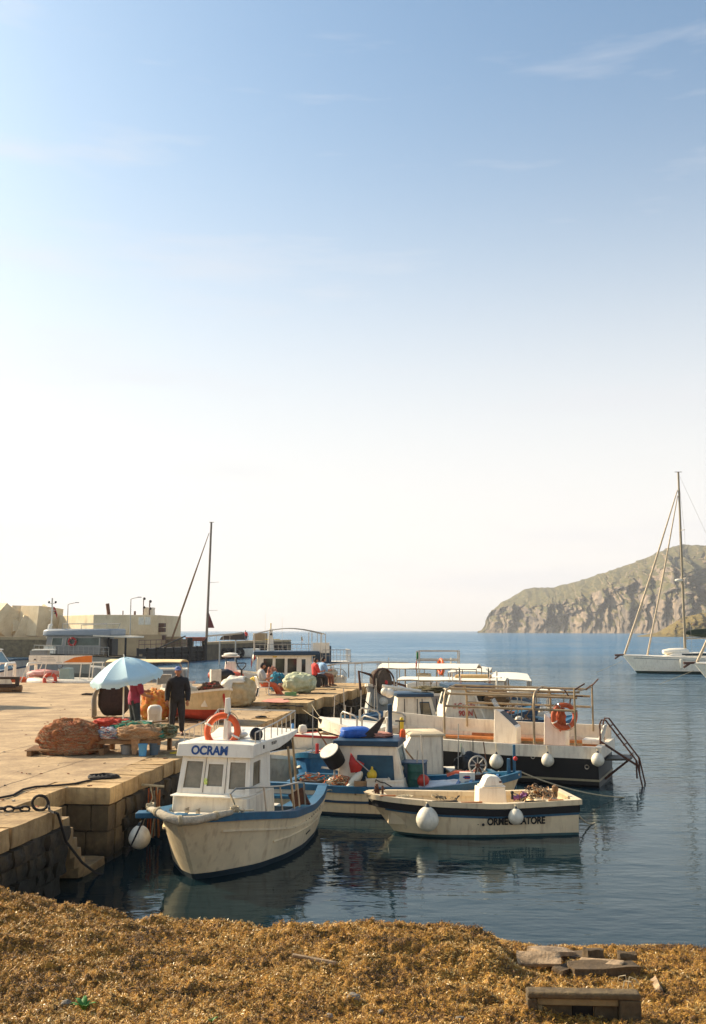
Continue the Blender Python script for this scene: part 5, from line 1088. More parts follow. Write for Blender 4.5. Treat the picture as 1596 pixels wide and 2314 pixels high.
# Z: passenger boat beyond the end of the quay
def make_passenger():
    bow = Vector((-6.9, 53.9, 0)); b, H, M, L = boat('white passenger boat with blue roof edge and bowed pipe frame beyond the quay end', (-6.4, 54.3, 0), (-.5, 55.0, 0), 1.45, [(0, 1.9), (.3, 1.6), (1, 1.5)], [M_white, M_dblue, M_wht2], name='passenger_boat', rail=M_white, rake=.6)
    X = lambda px, py, Y=54.0: to_local(b, W(px, py, Y))
    x0 = X(580, 1500).x; x1 = X(705, 1500).x; z1 = X(640, 1482).z
    # near side (port) carries the row of windows
    cabin(b, x0, x1, 1.1, 1.35, z1, .05, .0, 0, walls=M_white, roofm=M_white, side=[(.10, .30, .28, .92), (.32, .30, .50, .92), (.54, .30, .72, .92), (.80, .32, .88, .9)], front=[(.1, .3, .45, .9), (.55, .3, .9, .9)], frame=M_white, rt=.04, tops=1.0, over=.15)
    k = MB(); k.box(((x0 + x1) / 2 - .1, 0, z1 + .15), (x0 - x1 + .55, 2.7, .20)); k.obj('roof_edge', M_dblue, b, bevel=.03)
    k = MB(); k.box((x1 - .55, .7, z1 + .1), (1.0, .06, .85)); k.obj('side_screen', M_dblue, b); k = MB(); k.box((x1 - .5, .74, z1 + .42), (.9, .05, .55)); k.obj('screen_panel', M_white, b)
    k = MB(); k.box((x1 - 1.3, 0, z1 - .35), (1.6, 2.4, .06)); k.obj('upper_deck', M_white, b); k = MB(); k.box((x1 - 1.3, 1.22, z1 - .35), (1.62, .03, .10)); k.obj('deck_edge', M_dblue, b)
    for y in (1.15, -1.15):
        for px in (575, 608, 704, 724, 735): x = X(px, 1450).x; k = MB(); k.rod((x, y, z1 + .1 if px < 700 else z1 - .3), (x, y, X(px, 1433 if px in (575, 735) else 1429).z), .022); k.obj('frame_post', M_galv, b)
    for y in (1.15, -1.15): k = MB(); k.tube([(X(575 + 160 * i / 10, 1400).x, y, X(600, 1433 - 13 * math.sin(math.pi * i / 10)).z) for i in range(11)], .025); k.obj('frame_hoop', M_galv, b)
    for i in (0, 3, 6, 10): k = MB(); x = X(575 + 16 * i, 1400).x; z = X(600, 1433 - 13 * math.sin(math.pi * i / 10)).z; k.rod((x, 1.15, z), (x, -1.15, z), .02); k.obj('frame_bow', M_galv, b)
    mt = MB(); mx = X(613, 1450).x; mt.loft([[(mx + a * r_, c * r_, z) for a, c in ((.2, .12), (-.2, .12), (-.2, -.12), (.2, -.12))] for z, r_ in ((z1 + .2, 1), (z1 + 1.2, .5), (X(613, 1420).z, .4))]); mt.obj('funnel_mast', M_white, b, bevel=.02); k = MB(); k.ball((mx, .15, X(613, 1433).z), .07, 8, 6); k.obj('lamp', M_black, b); k = MB(); k.rod((mx, 0, z1 + 1.2), (mx, 0, z1 + 1.2 + .55), .03); k.rod((mx - .5, 0, X(640, 1445).z), (mx + .3, 0, X(640, 1445).z), .02); k.obj('aerial', M_yellow, b)
    for px in (601, 640): k = MB(); x = X(px, 1400).x; k.rod((x, -.3, z1 + .3), (x, -.3, X(px, 1385 if px < 620 else 1395).z), .008, 4); k.obj('whip_aerial', M_white, b)
    # railings on the roof and the after deck
    def railing(pts, h, n, name='railing'):
        k = MB(); P = [Vector(p) for p in pts]; up = Vector((0, 0, h)); k.tube([p + up for p in P], .018, 5); k.tube([p + up * .5 for p in P], .010, 4)
        for i in range(len(P) - 1):
            for j in range(n + 1): p = P[i].lerp(P[i + 1], j / n); k.rod(p, p + up, .012, 4)
        return k.obj(name, M_galv, b)
    railing([(x0 + .1, 1.2, z1 + .2), (x1 + .1, 1.2, z1 + .2)], .42, 12); railing([(x1 - .55, 1.2, z1 - .3), (x1 - 2.05, 1.2, z1 - .3), (x1 - 2.05, -1.2, z1 - .3)], .62, 8)
    for x in (x1 - 1.0, x1 - 1.95): k = MB(); k.rod((x, 1.1, 1.5), (x, 1.1, z1 - .37), .03); k.obj('deck_post', M_galv, b)
    railing([(-L + .9, 1.5, 1.55), (-L + .2, 1.3, 1.45), (-L - .05, .8, 1.2)], .5, 5)
    flag(b, X(577, 1512) + Vector((0, 0, 0)), .95, (M_red, M_white, M_red), .5, .42, droop=1.1, ang=0.2, pole=M_white); flag(b, X(681, 1462), .62, (M_grn, M_white, M_red), .2, .2, droop=1.1, ang=-2.6)
    k = MB(); k.ball((x0 - .95, 1.2, z1 - .02), (.12, .04, .05), 8, 6); k.obj('brass_badge', M_yellow, b)
    for i, (px, py) in enumerate(((747, 1520), (746, 1533))):
        t = MB(); t.tube([(.26 * math.cos(a), .0, .26 * math.sin(a)) for a in [2 * math.pi * i / 18 for i in range(18)]], .13, 8, closed=True); o = t.obj('fender_tyre', mat('bleached_tyre', (190, 170, 136), .8, .2, 8), b); o.location = X(px, py, 53.4); o.rotation_euler.x = 1.3
    lr = None
make_passenger()

# bare pipe framed boat off the quay end, and loose gear on every deck
b, H, M, L = boat('white boat with bare pipe frame and no cover off the quay end', (-.9, 50.5, 0), (3.6, 49.6, 0), 1.0, [(0, 1.25), (.3, 1.0), (1, .95)], [M_white, M_navy, M_wht2], rail=M_wht2, group='white canopied day boats')
for x in (-.1, -1.2, -2.3, -3.4):
    for y in (.9, -.9): k = MB(); k.rod((x, y, .9), (x, y, 2.35 - .05 * x * .3), .022, 6); k.obj('frame_post', M_galv, b)
for y in (.9, -.9, 0): k = MB(); k.tube([(.6, y, 2.2), (-.1, y, 2.36), (-2.0, y, 2.44), (-3.6, y, 2.40)], .022, 6); k.obj('frame_rail', M_galv, b)
for x in (-.1, -1.2, -2.3, -3.4): k = MB(); k.rod((x, .9, 2.36), (x, -.9, 2.36), .02, 6); k.obj('frame_bow', M_galv, b)
def deck_gear(t, H, L, seed, n=15, q0=.3, q1=.92, zs=.12):
    rr = random.Random(seed); H.deck(t, M_wood if seed % 2 else M_lblue, q0 - .05, min(.98, q1 + .04), dz=-.20, camber=.0, name='working_deck', inset=.08); zs = .15; ms = (M_oldw, M_rope, M_net_dk, M_net_t, M_net_o, M_orange, M_blue, M_wood, M_green)
    for i in range(n):
        q = rr.uniform(q0, q1); y = rr.uniform(-.8, .8) * (H.hw(q) - .15); z = H.zs(q) - zs - .05; p = Vector((-q * L, y, z)); kind = rr.randrange(6); k = MB(); m = ms[rr.randrange(9)]
        if kind == 0: w_ = rr.uniform(.3, .5); k.box(p + Vector((0, 0, .12)), (w_, .32, .26), rz=rr.uniform(-.5, .5)); k.obj('gear_box', m, t, bevel=.015)
        elif kind == 1: k.lathe([(.11, 0), (.14, .28), (.13, .28), (.1, .02), (0, .02)], p, 12); k.obj('bucket', m, t)
        elif kind == 2: k.ball(p + Vector((0, 0, .12)), (.16, .13, .13)); k.obj('float', (M_fend, M_yellow, M_orange)[rr.randrange(3)], t)
        elif kind == 3: k.rod(p, p + Vector((rr.uniform(-1.1, 1.1), rr.uniform(-.3, .3), rr.uniform(.3, 1.0))), .02, 5); k.obj('pole', M_wood, t)
        elif kind == 4: k.rod(p, p + Vector((rr.uniform(-.1, .1), 0, rr.uniform(.9, 1.6))), .014, 5); k.obj('staff', M_galv, t)
        else:
            vv, ff = blob((0, 0, 0), (rr.uniform(.25, .45), .28, rr.uniform(.12, .2)), seed + i, .35, 3, 24, 14, fold=.25); k.add(vv, ff); o = k.obj('net_heap', m, t, ang=180); o.location = p + Vector((0, 0, .08)); clutter(o, 'cords', [(0, 0, .08), (.15, .05, .06), (-.15, -.05, .06)], [M_net_tan, m], .009, seed + i, 10, .3)
for i, (t, H, L) in enumerate(GEAR): deck_gear(t, H, L, 40 + i)
# ------------------------------------------------------------------ far side of the harbour
M_conc = mat('pale_concrete', (232, 212, 174), .9, .15, .5, rgb2=(214, 190, 148), bump=.3, bscale=6, streak=.2)
M_conc2 = mat('tan_concrete', (186, 158, 116), .9, .15, .4, rgb2=(160, 136, 100), bump=.4, bscale=4, streak=.25)  # browner concrete for capping, lower wall, pier coping and cabinet
M_rubw = mat('rubble_masonry', (132, 116, 84), .95, .4, 1.6, rgb2=(92, 80, 60), bump=.9, bscale=5)
M_tar = mat('tarred_timber', (34, 30, 26), .9, .4, 3, bump=.3)
M_pier = mat('pier_masonry', (112, 96, 70), .95, .3, .8, rgb2=(78, 70, 54), bump=.6, bscale=4)
def make_breakwater():
    t = thing('breakwater', 'rubble faced breakwater wall at the back of the harbour', 'wall', (-60, 152, 0))
    k = MB(); k.prism([(-40, 0), (34, 0), (34, 12), (-40, 12)], -2, 2.6); k.obj('rubble_face', M_rubw, t, smooth=False); k = MB(); k.box((-3, .6, 2.85), (74, 1.4, .5)); k.obj('capping', M_conc2, t, bevel=.05)
    a, b, c = W(130, 1391, 158), W(212, 1389, 146), W(358, 1391, 149)
    t = thing('parapet_block', 'massive pale concrete parapet block at the end of the breakwater', 'wall', (b.x, b.y, 0)); k = MB(); L = lambda p: (p.x - b.x, p.y - b.y)
    A, B, C = L(a), (0, 0), L(c); zt = b.z
    k.prism([A, B, C, (C[0] + 1, C[1] + 14), (A[0], A[1] + 12)], 1.5, zt); k.obj('wall_block', M_conc, t, smooth=False, bevel=.08)
    k = MB(); k.prism([(.2, -1.2), (C[0] + .6, C[1] - 1.2), (C[0] + .6, C[1] + 4), (.2, 4)], 0, W(300, 1434, 147).z); k.obj('lower_wall', M_conc2, t, smooth=False, bevel=.08)
    for i, z in enumerate((3.0, 4.1, 4.8)): k = MB(); k.box((C[0] + .4, C[1] + 1, z), (.9, 1.5, .6)); k.obj('bracket', M_rust, t, bevel=.05)
    for px in (320, 334): q = W(px, 1403, 146.0); k = MB(); k.box((q.x - b.x, q.y - b.y, q.z), (.8, .3, 1.1)); k.obj('meter_box', M_wht2, t, bevel=.03)
    spots = [(6, 1404, 4.2, .3), (24, 1408, 3.6, 1.1), (52, 1412, 4.6, .5), (92, 1406, 4.8, .15), (112, 1412, 4.2, .8), (22, 1426, 4.0, .9), (66, 1424, 3.8, .3), (104, 1428, 3.6, 1.3), (-15, 1410, 4.4, .6)]
    labs = ['concrete cube with flat top at the far left edge of the breakwater', 'small peaked concrete cube second from the left edge', 'large tilted concrete cube in the middle of the pile', 'broad concrete cube with slanting face beside the parapet block', 'concrete cube leaning against the parapet block', 'low leaning concrete cube in front at the left', 'low concrete cube wedged under the large tilted one', 'low concrete cube at the foot of the broad one', 'concrete cube cut off by the left edge of the picture']
    for i, (px, py, s, r) in enumerate(spots):
        me = stone_mesh(s, s, s, 400 + i, .015, 2); o = put('concrete_cube', me, None, W(px, py, 158 + (i % 3)), M_conc, (.5 * math.sin(i * 2.1), .35 + .35 * math.cos(i * 1.3), .75 + .3 * math.sin(i * 5))); tag(o, labs[i], 'concrete block', 'concrete cubes piled on the breakwater')
make_breakwater()
def lamp(px, y0, y1, Y, arm, lab, tilt=.0):
    a = W(px, y0, Y); c = W(px, y1, Y); t = thing('street_lamp', lab, 'street lamp', a, 0, 'street lamps on the breakwater'); h = c.z - a.z; k = MB(); k.rod((0, 0, 0), (0, 0, h), .09, 8, r2=.06); k.obj('pole', M_galv, t)
    k = MB(); k.tube([(0, 0, h), (arm * .3, 0, h + .12), (arm, 0, h + .28)], .05); k.obj('arm', M_galv, t); k = MB(); k.box((arm * 1.12, 0, h + .29), (.55, .22, .12)); k.obj('lamp_head', M_grey, t, bevel=.03)
lamp(294, 1437, 1354, 143, 1.1, 'street lamp with arm to the right in front of the parapet block'); lamp(152, 1430, 1366, 150, 1.2, 'street lamp with arm to the right behind the ferry mast')
for i, (px, y0, y1, w, lab) in enumerate(((324, 1391, 1350, .07, 'thin signal mast on the parapet block, left of the pair'), (338, 1391, 1356, .09, 'thin signal mast with round lamps, right of the pair'), (247, 1390, 1364, .28, 'thick leaning dark post on top of the parapet block'), (278, 1390, 1380, .08, 'short thin stub on the parapet top, beside the dark post'), (305, 1390, 1381, .16, 'short stub under the street lamp on the parapet top'))):
    a, c = W(px, y0, 150), W(px, y1, 150); t = thing('signal_mast', lab, 'post', a); k = MB(); k.rod((0, 0, -.3), (-.3 if i == 2 else 0, 0, c.z - a.z), w, 7); k.obj('pole', M_rust, t)
    if i < 2: k = MB(); k.ball((.1, 0, c.z - a.z - .2), .22, 8, 6); k.obj('lamp', M_black, t); k = MB(); k.ball((.1, 0, (c.z - a.z) * .45), .2, 8, 6); k.obj('lamp', M_black, t)
a = W(331, 1391, 149); me = stone_mesh(1.6, 1.4, 1.5, 440, .1, 3); tag(put('equipment_hut', me, None, a + Vector((0, 2, .5)), M_wht2), 'small pale hut on the parapet top between the signal masts', 'hut')

def make_pier():
    a = W(318, 1478, 118); t = thing('pier', 'dark landing pier with timber piles and stone head beyond the quay', 'pier', (a.x, 118, 0))
    def X(px, py, Y): p = W(px, py, Y); return Vector((p.x - a.x, Y - 118, p.z))
    p0, p1, p2 = X(312, 1478, 116), X(462, 1478, 136), X(640, 1460, 168); z = X(400, 1464, 124).z
    # timber deck part
    k = MB(); k.prism([(p0.x, p0.y), (p1.x, p1.y), (p1.x, p1.y + 8), (p0.x, p0.y + 8)], z - .5, z); k.obj('timber_deck', M_tar, t, smooth=False); k = MB(); k.prism([(p0.x + .3, p0.y + 1), (p1.x, p1.y + 1), (p1.x, p1.y + 7), (p0.x + .3, p0.y + 7)], -.5, z - .5); k.obj('understructure', M_tar, t, smooth=False)
    for j in range(3): k = MB(); k.rod((p0.x, p0.y, .3 + .55 * j), (p1.x, p1.y, .3 + .55 * j), .12, 5); k.obj('fender_beam', M_tar, t)
    for i in range(9):
        f = i / 8; q = p0.lerp(p1, f); big = i in (6, 8); k = MB(); h = X(415, 1441, 130).z if big else z + .1; k.rod((q.x, q.y - .15, -1), (q.x, q.y - .15, h), .38 if big else .16, 8); k.obj('pile', M_tar, t)
    k = MB(); q0, q1 = p0.lerp(p1, .28), p0.lerp(p1, .68); k.rod((q0.x, q0.y - .3, z), (q1.x, q1.y - .3, z + 1.4), .1, 5); k.obj('brace', M_tar, t)
    # stone head
    k = MB(); zt = X(520, 1455, 145).z; k.prism([(p1.x, p1.y - .5), (X(505, 1478, 143).x, 25), (p2.x, p2.y), (p2.x + 1, p2.y + 6), (p1.x, p1.y + 12)], -1, zt); k.obj('stone_head', M_pier, t, smooth=False, bevel=.1)
    k = MB(); k.prism([(p1.x, p1.y - .7), (X(505, 1478, 143).x, 24.8), (p2.x + .2, p2.y - .3), (p2.x + 1, p2.y + 6), (p1.x, p1.y + 12)], zt + .004, zt + .35); k.obj('pier_coping', M_conc2, t, smooth=False, bevel=.05)
    for i in range(14): f = i / 13; q = Vector((X(508, 1478, 143).x, 24.4, 0)).lerp(Vector((p2.x, p2.y - .6, 0)), f); k = MB(); k.tube([(q.x + .55 * math.cos(c), q.y, .75 + .55 * math.sin(c)) for c in [2 * math.pi * j / 12 for j in range(12)]], .26, 6, closed=True); k.obj('tyre_fender', M_rub, t)
    # railing
    n = 26; e = p2
    k = MB(); path = [Vector((p0.x, p0.y + .4, z)), Vector((p1.x, p1.y + .4, z))]
    for h in (.5, 1.0): k.rod(path[0] + Vector((0, 0, h)), path[1] + Vector((0, 0, h)), .035, 5); 
    k.obj('railing_bar', M_rust, t)
    for i in range(14): q = path[0].lerp(path[1], i / 13); k = MB(); k.rod(q, q + Vector((0, 0, 1.02)), .035, 5); k.obj('railing_post', M_rust, t)
    k = MB(); k.rod((X(470, 1455, 140).x, 23, zt + 1.2), (X(560, 1453, 158).x, 41, zt + 1.2), .04, 5); k.obj('railing_bar', M_galv, t)
    for i in range(7): q = Vector((X(470, 1455, 140).x, 23, zt + .3)).lerp(Vector((X(560, 1453, 158).x, 41, zt + .3)), i / 6); k = MB(); k.rod(q, q + Vector((0, 0, .92)), .04, 5); k.obj('railing_post', M_galv, t)
    for px, y0, y1, Y, lab in ((553 * .0 + 496, 1502, 1449, 132, 'thin mooring pole standing in the water before the pier, left one'), (532, 1498, 1447, 134, 'thin mooring pole standing in the water before the pier, right one')):
        q = G(px, y0, 0); h = W(px, y1, q.y).z; k = MB(); k.rod((0, 0, -1), (0, 0, h), .09, 6); tag(k.obj('mooring_pole', M_galv, loc=q), lab, 'pole', 'mooring poles off the pier')
    # things on the pier
    q = W(443, 1449, 134); k = MB(); k.loft([[(-1.0, -.5, 0), (1.0, -.5, 0), (1.0, .5, 0), (-1.0, .5, 0)], [(-1.4, -.7, .55), (1.4, -.7, .55), (1.4, .7, .55), (-1.4, .7, .55)]]); tag(k.obj('dinghy_hull', mat('dull_red_hull', (172, 84, 56), .7, .2, 4), loc=q, bevel=.08), 'dull red skiff lying on the pier between two piles', 'boat')
    q = W(526, 1446, 152); k = MB(); k.loft([[(-1.9, -1, 0), (1.9, -1, 0), (1.9, 1, 0), (-1.9, 1, 0)], [(-1.6, -.8, .5), (1.8, -1, .8), (1.8, 1, .8), (-1.6, .8, .5)], [(-.3, -.6, .95), (1.5, -.9, 1.2), (1.5, .9, 1.2), (-.3, .6, .95)]]); tag(k.obj('tarpaulin_shelter', M_net_dk, loc=q, bevel=.1), 'dark tarpaulin shelter near the pier head', 'shelter')
    q = W(588, 1452, 160); k = MB(); k.box((0, 0, .7), (2.2, 1, 1.6)); tag(k.obj('cabinet', M_conc2, loc=q, bevel=.05), 'pale cabinet at the end of the pier', 'cabinet')
make_pier()

def make_yacht(label, bow_wl, L, B, fb, mast_px, mast_y, mast_Y=None, stays=(), head=math.pi, extras=True, name='sailing_yacht', mast=True):
    q = bow_wl; b = thing(name, label, 'sailing yacht', (q.x - (.9 if extras else 0), q.y, 0), head)
    H = Hull(L, [(0, .08), (.6, .45), (2, 1.1), (L * .45, B), (L, B * .8)], [(0, fb * 1.12), (L * .4, fb), (L, fb)], rake=1.3, full=((0, .05), (.15, .35), (.5, .85), (1, .85)), p=.4, draft=.5)
    H.build(b, [M_white, mat('dark_green_boot', (26, 52, 44), .5, .1, 4), M_white], boot=.22, inside=False); H.deck(b, M_white, 0, 1, dz=-.02, camber=.12, inset=.0)
    H.rail(b, M_dblue, w=.005, h=.04, out=.015, dz=-.22, name='cove_line', transom=False, t0=.05); H.rail(b, M_white, w=.01, h=.03, out=.02, z=.29, name='boot_line', transom=False, t0=.06); H.rail(b, M_galv, w=.04, h=.05, out=.02, name='toe_rail', transom=False)
    k = MB(); k.rod((-.2, 0, fb * 1.14), (.75, 0, fb * 1.12), .09); k.rod((.3, 0, fb * 1.1), (.75, 0, fb * .9), .08); k.obj('anchor', M_rust, b)
    k = MB(); k.loft([[(-L * .28, -.8, fb + .05), (-L * .28, .8, fb + .05), (-L * .75, .9, fb + .05), (-L * .75, -.9, fb + .05)], [(-L * .36, -.65, fb + .42), (-L * .36, .65, fb + .42), (-L * .74, .75, fb + .5), (-L * .74, -.75, fb + .5)]]); k.obj('coachroof', M_white, b, bevel=.08); k = MB(); k.slab([(-L * .40, .78, fb + .16), (-L * .68, .87, fb + .16), (-L * .68, .80, fb + .38), (-L * .40, .72, fb + .34)], .02); k.obj('cabin_window', M_glass, b)
    if mast:
        mp = W(mast_px, 1400, mast_Y or q.y); mx = to_local(b, mp).x; zt = W(mast_px, mast_y, q.y).z; k = MB(); k.rod((mx, 0, fb), (mx, 0, zt), .14, 8, r2=.10); k.obj('mast', mat('anodised_spar', (150, 136, 112), .5, .1, 3, metal=.3), b)
        k = MB(); k.rod((mx - .35, 0, zt + .02), (mx + .35, 0, zt + .02), .03); k.obj('masthead', M_rust, b)
        for f, w_ in ((.42, 1.0), (.68, .8)): k = MB(); z = fb + (zt - fb) * f; k.rod((mx - .15, -w_, z), (mx, 0, z), .035); k.rod((mx, 0, z), (mx - .15, w_, z), .035); k.obj('spreader', M_galv, b)
        for sg in (1, -1): k = MB(); k.tube([(mx - .1, sg * B * .85, fb), (mx - .15, sg * .9, fb + (zt - fb) * .42), (mx - .12, sg * .75, fb + (zt - fb) * .68), (mx, 0, zt - .3)], .012, 4); k.obj('shroud', M_steel, b)
        for x, f, r_ in stays: k = MB(); k.tube([(x, 0, fb * 1.1), ((x + mx) / 2 + .02, 0, (fb * 1.1 + fb + (zt - fb) * f) / 2 - .1), (mx + .15, 0, fb + (zt - fb) * f)], [r_, r_, r_ * .5], 6); k.obj('furled_sail', mat('furled_genoa', (200, 178, 146), .8, .2, 6), b)
        k = MB(); k.rod((mx, 0, zt - .1), (-L + .2, 0, fb + .2), .012, 4); k.obj('backstay', M_steel, b)
        if extras:
            k = MB(); k.rod((mx, 0, fb + 1.75), (mx - 4.6, 0, fb + 1.9), .09, 8); k.obj('boom', M_galv, b); vv, ff = blob((0, 0, 0), (2.4, .26, .42), 51, .12, 1.5); k = MB(); k.add(vv, ff); k.obj('sail_cover', mat('dark_green_canvas', (40, 52, 36), .8, .2, 5), b).location = (mx - 2.5, 0, fb + 2.28)
            k = MB(); k.lathe([(0, -1.25), (.3, -1.15), (.52, -.6), (.58, .2), (.55, 1.0), (.4, 1.2), (0, 1.22)], n=14, axis=(1, 0, 0), sx=.62); o = k.obj('tender', M_white, loc=Vector(b.location) + Vector((5.0, 0, fb + .50))); tag(o, 'white tender upturned on the foredeck of the anchored yacht', 'dinghy')
            k = MB(); k.ball((mx + .35, 0, fb + (zt - fb) * .41), (.4, .3, .16)); k.obj('radar', M_white, b)
            k = MB(); k.lathe([(0, -.5), (.14, -.42), (.15, .4), (0, .5)], (-L * .36, B + .12, fb * .62), 10); k.obj('fender', M_fend, b)
    k = MB(); k.rod((.0, 0, fb * .75), (2.4, -1.5, -.1), .02, 4); k.obj('anchor_line', M_rope, b)
    return b, H
y1, yH = make_yacht('white sailing yacht at anchor with two furled headsails and dark green sail cover', G(1430, 1521, 0), 13.5, 1.95, 1.5, 1546, 1067, stays=((-.15, .90, .10), (-2.35, .87, .085)))
q = G(1570, 1549, 0); y2, yH2 = make_yacht('white sailing yacht cut by the right edge, bow overlapping the anchored one', q, 12, 1.8, 1.45, 1800, 1000, stays=((-.2, .9, .10),), extras=False)
e = MB(); e.add([(0, 0, 0), (-.22, 0, .10), (-.42, 0, .0), (-.52, 0, -.22), (-.50, 0, -.46), (-.40, 0, -.22), (-.26, 0, -.06)], [(0, 1, 2, 3, 4, 5, 6)], 0); 
eo = e.obj('red_emblem', M_red, y2); eo.location = yH2.pt(.075, 1.05, 1) + Vector((0, .03, 0)); eo.rotation_euler = (0, 0, math.atan2((yH2.pt(.04, 1.0, 1) - yH2.pt(.12, 1.0, 1)).y, (yH2.pt(.04, 1.0, 1) - yH2.pt(.12, 1.0, 1)).x)); sm = eo.modifiers.new('film', 'SOLIDIFY'); sm.thickness = .01
# yacht whose mast stands behind the pier
q = W(390, 1452, 150); b = thing('sailing_yacht', 'sailing yacht behind the pier showing its tall leaning mast and furled genoa', 'sailing yacht', (q.x, 150, 0), math.pi)
H = Hull(13, [(0, .1), (2, 1.2), (6, 1.9), (13, 1.5)], [(0, 1.5), (5, 1.3), (13, 1.3)], rake=1.2); H.build(b, [M_white, M_navy, M_white], inside=False); H.deck(b, M_white, 0, 1, dz=0)
mb_, mt_ = to_local(b, W(466, 1455, 150)), to_local(b, W(478, 1180, 150)); k = MB(); k.rod((mb_.x, 0, .8), (mt_.x, 0, mt_.z), .2, 8, r2=.15); k.rod((mt_.x - .4, 0, mt_.z), (mt_.x + .3, 0, mt_.z), .05); k.obj('mast', mat('grey_spar', (128, 112, 92), .5, .1, 3), b)
s0, s1 = to_local(b, W(388, 1446, 150)), to_local(b, W(473, 1204, 150)); k = MB(); k.tube([(s0.x, 0, s0.z), s0.lerp(s1, .5) + Vector((0, -s0.y, 0)), (s1.x, 0, s1.z)], [.16, .15, .05], 6); k.obj('furled_sail', M_wood, b)
a, c = to_local(b, W(470, 1437, 150)), to_local(b, W(549, 1431, 150)); k = MB(); k.rod((a.x, 0, a.z), (c.x, 0, c.z), .13); k.obj('boom', M_galv, b)
for f in (.50, .27): z = mb_.z + (mt_.z - mb_.z) * f; x = mb_.x + (mt_.x - mb_.x) * f; k = MB(); k.rod((x, 0, z), (x - 1.6, .5, z + .05), .03, 5); k.obj('spreader', M_galv, b)
k = MB(); k.slab([(mb_.x - .2, .03, 4.4), (mb_.x - 1.2, .03, 4.4), (mb_.x - .3, .03, 6.8)], .03); k.obj('storm_flag', mat('maroon_cloth', (110, 50, 46), .8, .2, 5), b)

